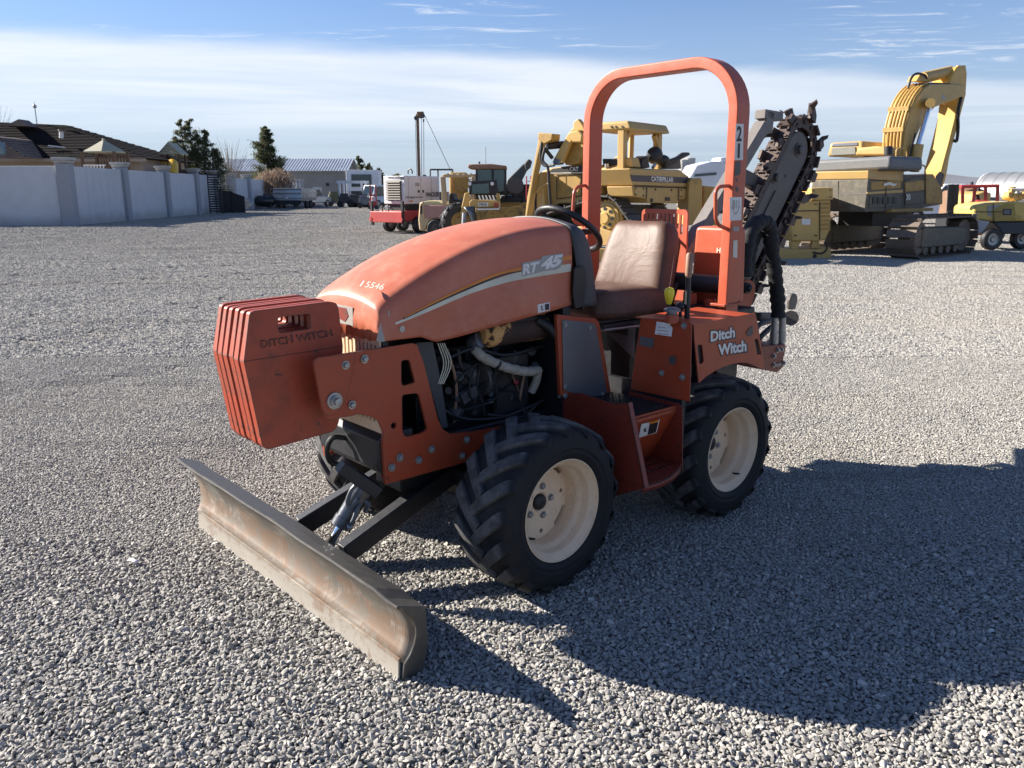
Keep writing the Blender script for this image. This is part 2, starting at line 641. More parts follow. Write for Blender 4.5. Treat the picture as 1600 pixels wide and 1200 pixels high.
def ground_z(x, y):
    """gentle unevenness and wheel ruts of the yard, flat under the machine and towards the distance"""
    x = np.asarray(x, float)
    y = np.asarray(y, float)
    d = np.hypot(x, y)
    z = 0.012 * np.sin(x * 0.9 + 1.3 * np.sin(y * 0.35)) * np.sin(y * 0.7 + 0.8)
    z = z + 0.010 * np.sin(x * 2.1 - y * 1.1) + 0.006 * np.sin(3.3 * y + 1.7 * x)
    for a, c, w, h in ((0.62, 10.5, 0.22, -0.035), (0.62, 12.2, 0.22, -0.03), (0.45, 17.0, 0.3, -0.04), (0.45, 18.9, 0.3, -0.045), (0.2, 22.0, 0.4, -0.05), (0.2, 25.0, 0.5, -0.05), (0.78, 7.6, 0.2, -0.02)):
        t = (-math.sin(a) * x + math.cos(a) * y) - c + 0.35 * np.sin(0.3 * x + c)
        left = 1 / (1 + np.exp((x + 1.0) * 1.5))
        z = z + 0.5 * left * h * (np.exp(-(t / w) ** 2) - 0.6 * np.exp(-((np.abs(t) - 1.7 * w) / w) ** 2))
    m = np.hypot(x - TX, y - TY)
    z = z * np.clip((m - 1.2) / 1.6, 0.0, 1) * np.clip((55 - d) / 25, 0, 1)
    return z


def axis_steps(a, b, fine, far, grow):
    out = list(np.arange(a, b + 1e-6, fine))
    s = fine
    while out[-1] < far:
        s *= grow
        out.append(out[-1] + s)
    s = fine
    while out[0] > -far:
        s *= grow
        out.insert(0, out[0] - s)
    return np.array(out)


gx = axis_steps(-14, 12, 0.16, 6000, 1.22)
gy = axis_steps(0, 30, 0.16, 6000, 1.22)
GX, GY = np.meshgrid(gx, gy)
GZ = ground_z(GX, GY)
nx = len(gx)
gv = np.stack([GX, GY, GZ], -1).reshape(-1, 3)
gi = np.arange(len(gv)).reshape(GX.shape)
gf = np.stack([gi[:-1, :-1], gi[:-1, 1:], gi[1:, 1:], gi[1:, :-1]], -1).reshape(-1, 4)
gme = bpy.data.meshes.new('ground')
gme.from_pydata(gv.tolist(), [], gf.tolist())
gme.polygons.foreach_set('use_smooth', [True] * len(gme.polygons))
ground = bpy.data.objects.new('ground', gme)
COL.objects.link(ground)
ground['kind'] = 'structure'

GM, gb, gp = new_mat('gravel_bed')
t = gb.n('ShaderNodeTexCoord')
vo = gb.n('ShaderNodeTexVoronoi', i_Scale=52.0, i_Randomness=1.0)
vo2 = gb.n('ShaderNodeTexVoronoi', i_Scale=21.0, i_Randomness=1.0)
vo3 = gb.n('ShaderNodeTexVoronoi', i_Scale=8.0, i_Randomness=1.0)
nl = gb.n('ShaderNodeTexNoise', i_Scale=0.22, i_Detail=6, i_Roughness=0.6)
nm = gb.n('ShaderNodeTexNoise', i_Scale=1.1, i_Detail=6, i_Roughness=0.65)
for n in (vo, vo2, vo3, nl, nm):
    gb.l(t.outputs['Object'], n.inputs['Vector'])
sp = gb.n('ShaderNodeSeparateColor')
gb.l(vo.outputs['Color'], sp.inputs[0])
sp2 = gb.n('ShaderNodeSeparateColor')
gb.l(vo2.outputs['Color'], sp2.inputs[0])
STONE_TONES = [(0.0, (0.110, 0.107, 0.103)), (0.25, (0.220, 0.211, 0.199)), (0.5, (0.315, 0.302, 0.279)), (0.75, (0.425, 0.405, 0.368)), (0.92, (0.53, 0.505, 0.458)), (1.0, (0.68, 0.652, 0.60))]
tone = gb.ramp(sp.outputs[0], STONE_TONES)
tone2 = gb.ramp(sp2.outputs[1], STONE_TONES)
c = gb.mix(0.4, tone, tone2)
c = gb.mix(gb.math('MULTIPLY', gb.smooth(nl.outputs[0], 0.48, 0.68), 0.30), c, (0.33, 0.295, 0.25))
c = gb.mix(gb.math('MULTIPLY', gb.smooth(nm.outputs[0], 0.55, 0.75), 0.22), c, (0.17, 0.165, 0.16))
c = gb.mix(1.0, c, (0.52, 0.515, 0.51), 'MULTIPLY')  # whole bed darkened in place of the shade stones throw on each other
gb.l(c, gp.inputs['Base Color'])
gp.inputs['Roughness'].default_value = 0.85
gp.inputs['Specular IOR Level'].default_value = 0.25
b1 = gb.n('ShaderNodeBump', i_Strength=0.9, i_Distance=0.02)
hgt = gb.math('ADD', gb.math('MULTIPLY', gb.math('SUBTRACT', 1.0, vo.outputs['Distance']), 0.55), gb.math('MULTIPLY', gb.math('SUBTRACT', 1.0, vo2.outputs['Distance']), 0.9))
hgt = gb.math('ADD', hgt, gb.math('MULTIPLY', gb.math('SUBTRACT', 1.0, vo3.outputs['Distance']), 1.3))
hgt = gb.math('ADD', hgt, gb.math('MULTIPLY', nm.outputs[0], 1.2))
gb.l(hgt, b1.inputs['Height'])
gb.l(b1.outputs[0], gp.inputs['Normal'])
gme.materials.append(GM)



def yard_tint(b, c):
    """dusty tyre lanes and fines: large soft patches laid over the yard"""
    g = b.n('ShaderNodeNewGeometry')
    mp = b.n('ShaderNodeMapping')
    mp.inputs['Rotation'].default_value = (0, 0, -0.55)
    mp.inputs['Scale'].default_value = (0.10, 0.55, 0.0)
    b.l(g.outputs['Position'], mp.inputs[0])
    n1 = b.n('ShaderNodeTexNoise', i_Scale=1.0, i_Detail=4, i_Roughness=0.55, i_Distortion=0.4)
    b.l(mp.outputs[0], n1.inputs['Vector'])
    n2 = b.n('ShaderNodeTexNoise', i_Scale=0.9, i_Detail=6, i_Roughness=0.65)
    b.l(g.outputs['Position'], n2.inputs['Vector'])
    f = b.smooth(b.math('ADD', b.math('MULTIPLY', n1.outputs[0], 0.75), b.math('MULTIPLY', n2.outputs[0], 0.25)), 0.50, 0.62)
    c = b.mix(b.math('MULTIPLY', f, 0.65), c, (0.36, 0.335, 0.295))
    mp2 = b.n('ShaderNodeMapping')
    mp2.inputs['Rotation'].default_value = (0, 0, -0.35)
    mp2.inputs['Scale'].default_value = (0.12, 1.9, 0.0)
    b.l(g.outputs['Position'], mp2.inputs[0])
    n3 = b.n('ShaderNodeTexNoise', i_Scale=1.0, i_Detail=3, i_Roughness=0.5, i_Distortion=0.2)
    b.l(mp2.outputs[0], n3.inputs['Vector'])
    lane = b.math('MULTIPLY', b.smooth(n3.outputs[0], 0.56, 0.66), b.smooth(n1.outputs[0], 0.40, 0.55))
    c = b.mix(b.math('MULTIPLY', lane, 0.42), c, (0.16, 0.15, 0.14))
    d = b.smooth(n2.outputs[0], 0.58, 0.72)
    return b.mix(b.math('MULTIPLY', d, 0.25), c, (0.15, 0.145, 0.14))


SM, sb, spn = new_mat('gravel_stone')
at = sb.n('ShaderNodeAttribute', attribute_name='tone')
tcs = sb.n('ShaderNodeTexCoord')
ns = sb.n('ShaderNodeTexNoise', i_Scale=160.0, i_Detail=4)
sb.l(tcs.outputs['Object'], ns.inputs['Vector'])
c = sb.ramp(at.outputs['Fac'], STONE_TONES)
c = sb.mix(sb.math('MULTIPLY', sb.smooth(ns.outputs[0], 0.4, 0.7), 0.35), c, (0.30, 0.28, 0.25))
c = yard_tint(sb, c)
sb.l(c, spn.inputs['Base Color'])
spn.inputs['Roughness'].default_value = 0.8
spn.inputs['Specular IOR Level'].default_value = 0.3


def stone_shape(r, lvl):
    bm = bmesh.new()
    if lvl:
        bmesh.ops.create_icosphere(bm, subdivisions=2 if lvl > 1 else 1, radius=1)
    else:
        bmesh.ops.create_cube(bm, size=1.3)
    v = np.array([x.co[:] for x in bm.verts])
    bm.verts.index_update()
    f = [tuple(x.index for x in q.verts) for q in bm.faces]
    bm.free()
    # cut a ball with a few random planes: broken, faceted stone
    for _ in range(11 if lvl else 0):
        n = r.normal(size=3)
        n /= np.linalg.norm(n)
        d = r.uniform(0.36, 0.78)
        k = v @ n
        v = v - np.where(k > d, (k - d), 0)[:, None] * n
    v = v * (1 + r.normal(scale=0.03 if lvl else 0.16, size=(len(v), 3)))
    v *= np.array([r.uniform(1.05, 1.65), r.uniform(0.85, 1.15), r.uniform(0.5, 0.85)])
    return v, f


def rand_rot(r):
    q = r.normal(size=4)
    q /= np.linalg.norm(q)
    w, x, y, z = q
    return np.array([[1 - 2 * (y * y + z * z), 2 * (x * y - z * w), 2 * (x * z + y * w)], [2 * (x * y + z * w), 1 - 2 * (x * x + z * z), 2 * (y * z - x * w)], [2 * (x * z - y * w), 2 * (y * z + x * w), 1 - 2 * (x * x + y * y)]])


def tilt_rot(r, amt):
    a = r.uniform(0, 2 * math.pi)
    t1, t2 = r.normal(scale=amt, size=2)
    M = Matrix.Rotation(t1, 3, 'X') @ Matrix.Rotation(t2, 3, 'Y') @ Matrix.Rotation(a, 3, 'Z')
    return np.array(M)


def stone_patch(name, size, count, rlo, rhi, lvl, seed):
    r = np.random.default_rng(seed)
    shapes = [stone_shape(r, lvl) for _ in range(24)]
    V, F, T = [], [], []
    k = 0
    # jittered grid so that the cover is even
    m = int(math.sqrt(count))
    for i in range(m):
        for j in range(m):
            v, f = shapes[r.integers(24)]
            s = rlo + (rhi - rlo) * r.beta(1.6, 2.6)
            p = (np.array([i, j]) + r.uniform(-0.15, 1.15, 2)) / m * size - size / 2
            w = (v * s) @ tilt_rot(r, 0.45 if lvl > 1 else 0.30).T + np.array([p[0], p[1], r.uniform(0.0, 0.9 if lvl > 1 else 0.6) * s])
            V.append(w)
            F += [tuple(a + k for a in q) for q in f]
            T += [float(np.clip(r.normal(0.50 if lvl > 1 else 0.56, 0.155), 0, 1))] * len(f)
            k += len(w)
    me = bpy.data.meshes.new(name)
    me.from_pydata(np.concatenate(V).tolist(), [], F)
    a = me.attributes.new('tone', 'FLOAT', 'FACE')
    a.data.foreach_set('value', T)
    me.materials.append(SM)
    if lvl > 1:
        me.polygons.foreach_set('use_smooth', [True] * len(me.polygons))
        me.set_sharp_from_angle(angle=R(16))
    return bpy.data.objects.new(name, me)      # not linked to the scene: only the scatter uses it


def scatter(name, patches, spots):
    """one object: points that carry patches of loose stones"""
    me = bpy.data.meshes.new(name)
    me.from_pydata([s[0] for s in spots], [], [])
    a = me.attributes.new('turn', 'FLOAT_VECTOR', 'POINT')
    a.data.foreach_set('vector', [c for s in spots for c in s[1]])
    a = me.attributes.new('which', 'INT', 'POINT')
    a.data.foreach_set('value', [s[2] for s in spots])
    col = bpy.data.collections.new(name + '_kinds')
    for p in patches:
        col.objects.link(p)
    o = bpy.data.objects.new(name, me)
    COL.objects.link(o)
    o['kind'] = 'stuff'
    g = bpy.data.node_groups.new(name, 'GeometryNodeTree')
    g.interface.new_socket('Geometry', in_out='INPUT', socket_type='NodeSocketGeometry')
    g.interface.new_socket('Geometry', in_out='OUTPUT', socket_type='NodeSocketGeometry')
    q = NB(g)
    gi_, go = q.n('NodeGroupInput'), q.n('NodeGroupOutput')
    m2p = q.n('GeometryNodeMeshToPoints')
    ci = q.n('GeometryNodeCollectionInfo')
    ci.inputs['Collection'].default_value = col
    ci.inputs['Separate Children'].default_value = True
    ci.inputs['Reset Children'].default_value = True
    iop = q.n('GeometryNodeInstanceOnPoints')
    iop.inputs['Pick Instance'].default_value = True
    turn = q.n('GeometryNodeInputNamedAttribute', data_type='FLOAT_VECTOR')
    turn.inputs[0].default_value = 'turn'
    which = q.n('GeometryNodeInputNamedAttribute', data_type='INT')
    which.inputs[0].default_value = 'which'
    q.l(gi_.outputs[0], m2p.inputs[0])
    q.l(m2p.outputs[0], iop.inputs['Points'])
    q.l(ci.outputs[0], iop.inputs['Instance'])
    q.l(which.outputs[0], iop.inputs['Instance Index'])
    q.l(turn.outputs[0], iop.inputs['Rotation'])
    q.l(iop.outputs[0], go.inputs[0])
    md = o.modifiers.new('scatter', 'NODES')
    md.node_group = g
    return o


def tile_spots(size, inside, pick, seed):
    r = np.random.default_rng(seed)
    out = []
    for i in range(-90, 91):
        for j in range(0, 100):
            x, y = (i + 0.5) * size, (j + 0.5) * size
            if not inside(x, y):
                continue
            e = size / 2
            sx_ = float(ground_z(x + e, y) - ground_z(x - e, y)) / size
            sy_ = float(ground_z(x, y + e) - ground_z(x, y - e)) / size
            zc = float(ground_z(x + e, y) + ground_z(x - e, y) + ground_z(x, y + e) + ground_z(x, y - e)) / 4
            N = Vector((-sx_, -sy_, 1)).normalized()
            M = Vector((0, 0, 1)).rotation_difference(N).to_matrix() @ Matrix.Rotation(int(r.integers(4)) * math.pi / 2, 3, 'Z')
            out.append(((x, y, zc), tuple(M.to_euler()), int(pick(x, y, r))))
    return out


NEAR_Y, MID_Y, FAR_Y = 3.6, 8.0, 34.0
half = lambda y: 0.70 * y + 3.2
near_spots = tile_spots(0.4, lambda x, y: 0.9 < y < NEAR_Y and abs(x) < half(y), lambda x, y, r: r.integers(6), 1)
mid_spots = tile_spots(0.4, lambda x, y: NEAR_Y <= y < MID_Y and abs(x) < half(y), lambda x, y, r: r.integers(6), 2)


def far_pick(x, y, r):
    """thinner patches the farther off"""
    f = np.clip((y - 11) / (FAR_Y - 11), 0, 0.999) + r.uniform(-0.12, 0.12)
    return int(np.clip(f, 0, 0.999) * 5) * 2 + r.integers(2)


def last_pick(x, y, r):
    f = np.clip((y - FAR_Y) / 50, 0, 0.999) + r.uniform(-0.14, 0.14)
    return int(np.clip(f, 0, 0.999) * 5) * 2 + r.integers(2)


last_spots = tile_spots(1.0, lambda x, y: FAR_Y < y < 84 and abs(x) < half(y), last_pick, 4)
far_spots = tile_spots(0.5, lambda x, y: MID_Y < y < FAR_Y and abs(x) < half(y), far_pick, 3)
scatter('gravel', [stone_patch('stones_fine', 0.4, 1350, 0.005, 0.0140, 2, 10 + k) for k in range(6)], near_spots)
scatter('gravel', [stone_patch('stones_small', 0.4, 1500, 0.005, 0.0115, 1, 20 + k) for k in range(6)], mid_spots)
scatter('gravel', [stone_patch('stones_coarse_%d' % k, 0.5, (1300, 820, 480, 250, 110)[k // 2], 0.0075, 0.0155, 0, 30 + k) for k in range(10)], far_spots)
scatter('gravel', [stone_patch('stones_sparse_%d' % k, 1.0, (330, 200, 110, 50, 16)[k // 2], 0.010, 0.022, 0, 50 + k) for k in range(10)], last_spots)

# ------------------------------------------------------------------ the trencher
T = Frame(0.2962, 3.9067, TYAW)              # measuring frame beside the machine's middle line
BODY = (1.062, (-0.1743, -0.0092, -0.1004))  # body parts: measured size to true size and place
LOW = (1.0, (0.0, 0.16, 0.0))                # parts that stand on the ground
TR = thing('trencher_tractor', 'orange ride-on trencher tractor with front dozer blade and raised digging chain', 'tractor', (TX, TY, 0), TYAW)


def dense(p, n=6):
    out = []
    for i in range(len(p)):
        a, b = np.array(p[i], float), np.array(p[(i + 1) % len(p)], float)
        for k in range(n):
            out.append(a + (b - a) * k / n)
    return out


def bolt_mesh(r=0.011, h=0.009):
    m = MB()
    m.lathe([(0, 0.0), (0, r * 1.45), (0.003, r * 1.45), (0.003, r)], (0, 0, 0), (0, 1, 0), 14)
    m.lathe([(0.003, r), (0.003 + h, r * 0.96), (0.005 + h, r * 0.7), (0.005 + h, 0)], (0, 0, 0), (0, 1, 0), 6)
    o = m.build('bolt', BOLT, None)
    me = o.data
    bpy.data.objects.remove(o)
    return me


BOLT_ME = bolt_mesh()
SCREW_ME = bolt_mesh(0.007, 0.003)
FIT[0] = BODY


def bolts(pts, parent, me=BOLT_ME, name='bolt', rot=None, loc0=(0, 0, 0)):
    for p in pts:
        share(name, me, parent, p, rot)


# ---- frame side plates
PY = 0.235
plate_px = [(490, 566), (494, 559), (556, 550), (645, 536), (652, 539), (662, 566), (684.5, 655.5), (692, 670.5), (704, 678), (740, 674), (800, 664), (880, 652)]
plate_px_low = [(890, 690), (830, 700), (737, 720), (602, 757.5), (601, 750), (598, 696), (599, 675), (592, 658), (582.5, 652), (560, 647), (550, 650), (515, 656), (507.5, 651), (504, 642)]
outer = T.poly(plate_px + plate_px_low, Y=PY)
h1 = round_poly(T.poly([(627, 563), (640, 562), (649, 598), (630, 603), (627, 598)], Y=PY), 0.012)
h2 = round_poly(T.poly([(628, 617), (654, 614), (668.5, 671), (659, 677), (634, 683), (629, 676)], Y=PY), 0.016)
hc = T.at(615, 665, Y=PY)
h3 = [hc + np.array([0.012 * math.cos(a), 0, 0.012 * math.sin(a)]) for a in np.linspace(0, 2 * math.pi, 13)[:-1]]
for sgn in (1, -1):
    m = MB()
    fl = lambda P: [np.array([p[0], p[1] * sgn, p[2]]) for p in P]
    m.prism(fl(outer), (0, -0.012 * sgn, 0), [fl(h1), fl(h2), fl(h3)])
    # folded front and bottom lips
    bl = T.at(601, 752, Y=PY)
    m.box(bl[0] - 0.02, bl[0] - 0.008, sgn * PY - sgn * 0.045 if sgn > 0 else sgn * PY, sgn * PY if sgn > 0 else sgn * PY + 0.045, bl[2] + 0.004, bl[2] + 0.012)
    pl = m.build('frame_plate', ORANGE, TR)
    if sgn == 1:
        bolts(T.poly([(540, 570.5), (569.5, 561), (550, 632.5), (612, 730.5), (624.5, 715), (654, 719), (674, 702), (729, 687), (722, 712)], Y=PY + 0.0035), pl)
    # front bracket that carries the weights
    br = T.poly([(490, 566), (494, 559), (556, 550.5), (554, 566), (545, 608), (538, 633), (527, 646), (514, 651), (507, 647), (503, 638)], Y=PY + 0.004)
    m = MB()
    m.prism(fl(round_poly(br, 0.02)), (0, -0.003 * sgn, 0))
    bk = m.build('weight_bracket', ORANGE, TR, bevel=0.0015)
    pc = T.at(522, 626, Y=PY + 0.004)
    m = MB()
    m.lathe([(0, 0), (0, 0.030), (0.008, 0.030), (0.009, 0.021), (0.02, 0.021), (0.02, 0.014), (0.034, 0.013), (0.036, 0.0)], (pc[0], sgn * pc[1], pc[2]), (0, sgn, 0), 24)
    m.build('pivot_pin', BOLT, TR)

# ---- front counterweights, six cast slabs side by side
wz = [T.at(381, 565, Y=0.133), T.at(536, 541, Y=0.133)]
low_px = [(381, 565), (536, 541), (530, 660), (523, 674), (418, 703), (410, 697)]
up_px = [(381, 565), (391, 489), (399, 486), (516, 471.5), (527, 474), (530, 482), (536, 541)]
hole_px = [(435, 496), (485, 491), (486, 514), (436, 521)]
lowp = np.array(T.poly(low_px, Y=0.133))
upp = np.array(T.poly(up_px, Y=0.133))
holep = np.array(round_poly(T.poly(hole_px, Y=0.133), 0.012))
ztop = upp[:, 2].max()


def weight_mesh():
    m = MB()
    th = 0.0345
    d = np.array([0, -0.133, 0])
    lowr = round_poly(lowp + d, 0.02, 3, skip=(0, 1))
    m.prism(lowr, (0, -th, 0))
    k = len(m.v)
    m.prism(round_poly(upp + d, 0.012, 3, skip=(0, 6)), (0, -th, 0), [holep + d])
    zr0, zr1 = lowp[0], lowp[1]
    for i in range(k, len(m.v)):
        x, y, z = m.v[i]
        zr = zr0[2] + (zr1[2] - zr0[2]) * (x - zr0[0]) / (zr1[0] - zr0[0])
        f = max(0.0, (z - zr) / (ztop - zr0[2]))
        y2 = -0.5 * th + (y + 0.5 * th) * (1 - 0.30 * f)
        m.v[i] = (x, y2, z + 0.0006)
    # boss that keeps the slabs apart
    c = lowr[0] * 0
    cx = float(lowp[:, 0].mean())
    cz = float(lowp[:, 2].mean())
    m.cyl((cx, -th, cz), (cx, -th - 0.010, cz), 0.06, 20)
    return m


wm = weight_mesh()
wo_ = wm.build('counterweight', ORANGE_OLD, TR, bevel=0.004)
wo_.location = (0, 0.133 * BODY[0], 0)
for k in range(1, 6):
    c = wo_.copy()
    COL.objects.link(c)
    c.location = (0.0015 * math.sin(k * 2.3), (0.133 - k * 0.0463) * BODY[0], 0.002 * math.sin(k * 4.1))
wmap = lambda x, y: T.at(x, y, Y=0.1345 - 0.004)
emb = MB()
uv_, f_ = text_verts('DITCH WITCH', 0.015)
q_ = np.array([(408, 544), (520, 525), (518, 514), (407, 532)], float)
pp = [T.at(*((1 - a) * (1 - b) * q_[0] + a * (1 - b) * q_[1] + a * b * q_[2] + (1 - a) * b * q_[3]), Y=0.1325) for a, b in uv_]
emb.add(pp, f_)
eo = emb.build('cast_lettering', ORANGE_OLD, wo_, fix=False)
eo.location = (0, -0.133 * BODY[0], 0)
md = eo.modifiers.new('solid', 'SOLIDIFY')
md.thickness = 0.0022
md.offset = 0
# hanger beam behind the weights
m = MB()
m.box(1.30, 1.42, -0.21, 0.21, 0.93, 1.0)
m.box(1.24, 1.31, -0.222, 0.222, 0.90, 0.99)
m.build('weight_hanger', ORANGE, TR, bevel=0.004)

# ---- radiator grille and black front box
m = MB()
GXF = 1.235
slots = []
for k in range(15):
    y = -0.19 + k * 0.027
    for z0, z1 in ((0.775, 0.86), (1.01, 1.072)):
        slots.append([(GXF, y - 0.006, z0), (GXF, y + 0.006, z0), (GXF, y + 0.006, z1), (GXF, y - 0.006, z1)])
m.prism([(GXF, -0.22, 0.735), (GXF, 0.22, 0.735), (GXF, 0.22, 1.09), (GXF, -0.22, 1.09)], (-0.006, 0, 0), slots)
m.build('grille', CREAM, TR)
m = MB()
m.box(1.20, 1.222, -0.22, 0.22, 0.74, 1.085)
m.build('radiator_core', BLACK_DEEP, TR)
m = MB()
a0 = (1.235, 0.74)
prof = [(1.238, 0.735), (1.262, 0.712), (1.262, 0.60), (1.225, 0.565), (1.10, 0.565), (1.10, 0.735)]
m.prism([(x, 0.222, z) for x, z in prof], (0, -0.444, 0))
m.build('front_box', BLACK, TR, bevel=0.006)
m = MB()
m.tube(bez([T.at(540, 684, X=1.26), T.at(520, 684, X=1.31), T.at(511, 702, X=1.33), T.at(517, 722, X=1.31), T.at(538, 726, X=1.26)], 6), 0.011, 10)
m.build('tow_loop', BLACK, TR)

# ---- hood
HX0, HX1 = 0.285, 1.246
# upper edge line of the side (x, z), lower edge line (x, z)
sh = np.array([T.at(x, y, Y=0.262)[[0, 2]] for x, y in ((604, 484), (661, 442), (747, 395), (825, 369), (886, 362))])
lo = np.array([T.at(x, y, Y=0.272)[[0, 2]] for x, y in ((592, 533), (632, 531), (660, 527), (684, 535), (780, 508), (893, 477))])
cr = np.array([T.at(x, y, Y=-0.10)[[0, 2]] for x, y in ((523, 445), (632, 396), (719, 373), (808, 355))])


def interp(tab, x):
    t = tab[np.argsort(tab[:, 0])]
    return np.interp(x, t[:, 0], t[:, 1])


shc = np.polyfit(sh[:, 0], sh[:, 1], 3)
crc = np.polyfit(cr[:, 0], cr[:, 1], 2)


def hood_half(x):
    return 0.272 - 0.016 * max(0, (x - 0.9) / 0.36) ** 2


def bulge(x, z):
    """raised lower field of the side, bounded by an arc"""
    xa, za = 0.62, 0.93
    d = math.hypot((x - xa) / 0.36, (z - za) / 0.315)
    return 0.010 * (1 - 1 / (1 + math.exp(-(d - 1) * 26)))


def hood_y(x, z):
    zs = float(np.polyval(shc, x))
    t = max(0.0, (z - (zs - 0.16)) / 0.16)
    return hood_half(x) - 0.012 * t * t + bulge(x, z) - 0.006


def hood_top(x, y):
    zs = float(np.polyval(shc, x))
    w = hood_half(x) - 0.02
    crown = 0.040
    return zs + 0.014 + crown * (1 - min(1, abs(y) / w) ** 2.2)


def hood_section(x, shrink=0.0, drop=0.0):
    pts = []
    zl, zs = float(interp(lo, x)), float(np.polyval(shc, x))
    n1 = 16
    side = []
    for k in range(n1):
        z = zl + (zs - 0.030 - zl) * k / (n1 - 1)
        side.append((hood_y(x, z) - shrink, z - drop))
    ytop = hood_y(x, zs - 0.03) - shrink
    y0, z0 = side[-1]
    y3 = ytop - 0.055
    z3 = hood_top(x, y3) - drop
    for k in range(1, 7):
        t = k / 7
        side.append(((1 - t) ** 2 * y0 + 2 * t * (1 - t) * (ytop - 0.004) + t * t * y3, (1 - t) ** 2 * z0 + 2 * t * (1 - t) * (z3 - 0.006) + t * t * z3))
    n2 = 12
    for k in range(n2 + 1):
        y = y3 * (1 - k / n2)
        side.append((y, hood_top(x, y) - drop))
    L = [(x, y, z) for y, z in side]
    return L + [(x, -y, z) for y, z in reversed(side[:-1])]


rows = []
NR = 0.075
xs = np.linspace(HX0, HX1 - NR, 40)
for x in xs:
    rows.append(hood_section(float(x)))
# rounded nose: the section shrinks while it turns down
base = np.array(hood_section(HX1 - NR))
slope = (base - np.array(hood_section(HX1 - NR - 0.02)))[:, 2] / 0.02
for k in range(1, 9):
    a = k / 8 * math.pi / 2
    sc = 1 - 0.03 * (1 - math.cos(a))
    r = base.copy()
    r[:, 0] += NR * math.sin(a)
    r[:, 1] *= sc
    zl = base[0, 2]
    r[:, 2] = zl + (base[:, 2] - zl) * (1 - 0.10 * (1 - math.cos(a))) + slope * NR * math.sin(a) * np.clip((base[:, 2] - zl) / 0.12, 0, 1)
    rows.append(r.tolist())
last = np.array(rows[-1])
for k in range(1, 4):
    f = k / 3
    r = last.copy()
    zl = last[0, 2]
    r[:, 1] = last[:, 1] * (1 - 0.008 * f)
    r[:, 2] = zl + (last[:, 2] - zl) * (1 - f * 0.5)
    r[:, 0] += 0.010 * f
    rows.append(r.tolist())
r = np.array(rows[-1])
zl = r[0, 2]
r2 = r.copy()
n = len(r)
r2[:, 2] = zl + 0.006 * np.sin(np.arange(n) * 1.9) * (np.abs(r[:, 1]) < 0.22)
rows.append(r2.tolist())
m = MB()
m.grid(rows)
hood = m.build('hood', HOOD_RED, TR, sharp=50, solid=0.006)


def on_hood(px, py, off=0.0016):
    y = 0.27
    for _ in range(8):
        p = T.at(px, py, Y=y)
        y = hood_y(p[0], p[2]) + off
    return T.at(px, py, Y=y)


def on_hood_top(px, py, off=0.004):
    z = 1.3
    for _ in range(12):
        p = T.at(px, py, Z=z)
        z = 0.5 * z + 0.5 * (hood_top(p[0], p[1]) + off)
    return T.at(px, py, Z=z)


def band(name, up, dn, mat, parent, mapper, n=26):
    """printed stripe between two photo curves"""
    U_, D_ = np.array(up, float), np.array(dn, float)

    def res(c):
        c = np.array(bez([(*p, 0) for p in c], 10))[:, :2]
        d = np.r_[0, np.cumsum(np.linalg.norm(np.diff(c, axis=0), axis=1))]
        t = np.linspace(0, d[-1], n)
        return np.stack([np.interp(t, d, c[:, 0]), np.interp(t, d, c[:, 1])], 1)
    u, d = res(U_), res(D_)
    m = MB()
    m.grid([[mapper(*p) for p in u], [mapper(*p) for p in d]])
    return m.build(name, mat, parent, fix=False)


band('cream_stripe', [(618, 504), (660, 485), (735, 450), (790, 431), (818, 424), (892, 412)], [(618, 507.5), (660, 491), (735, 459), (790, 442), (818, 436), (892, 424)], CREAM_PRINT, hood, on_hood)
band('dark_stripe', [(630, 497), (690, 468), (745, 443), (785, 428), (815, 421.5)], [(630, 499.5), (690, 471), (745, 447), (785, 431), (815, 424)], BLACK_PRINT, hood, lambda x, y: on_hood(x, y, 0.0019))
band('orange_stripe', [(632, 495), (690, 465), (745, 439), (785, 424), (815, 417)], [(632, 497), (690, 468.5), (745, 443.5), (785, 428.5), (815, 422.5)], ORANGE_PRINT, hood, lambda x, y: on_hood(x, y, 0.0022))
band('orange_stripe', [(879, 401), (886, 400), (893, 399)], [(879, 408), (886, 406.5), (893, 405.5)], ORANGE_PRINT, hood, on_hood)
sheet('badge_backing', [(815, 432), (816, 411), (845, 405), (848, 400), (880, 395.5), (879, 408), (876, 418), (866, 422), (848, 424), (838, 427)], lambda x, y: on_hood(x, y, 0.0026), GREY_PRINT, hood)
lettering('badge_lettering', 'RT', [(816.5, 430), (839, 425), (843, 408.5), (818, 413)], lambda x, y: on_hood(x, y, 0.0036), WHITE_PRINT, hood, bold=0.045)
lettering('badge_lettering', '45', [(844, 423.5), (876, 415), (880, 397), (848, 402)], lambda x, y: on_hood(x, y, 0.0036), WHITE_PRINT, hood, bold=0.055, shear=0.12)
MARKER = paint('chalky_marker', (0.66, 0.50, 0.45), 0.7, 0.8, (0.52, 0.2, 0.15), scale=25, bump=0)
for k, ch in enumerate('15546'):
    x0, y0 = 562 + k * 7.4, 447 + k * 1.22
    w_ = 3.0 if ch == '1' else 5.8
    lettering('painted_digit', ch, [(x0, y0), (x0 + w_, y0 + w_ * 0.165), (x0 + w_ + 4.5, y0 - 8.6 + w_ * 0.165), (x0 + 4.5, y0 - 8.6)], lambda x, y: on_hood_top(x, y, 0.006), MARKER, hood, bold=-0.015, shear=0.1)
sheet('warning_decal', [(840, 476), (859, 472), (859.5, 484.5), (840.5, 489.5)], lambda x, y: on_hood(x, y), WHITE_PRINT, hood)
sheet('decal_panel', [(851.5, 475.5), (858, 474), (858.5, 483.5), (852, 485)], lambda x, y: on_hood(x, y, 0.003), BLACK_PRINT, hood)
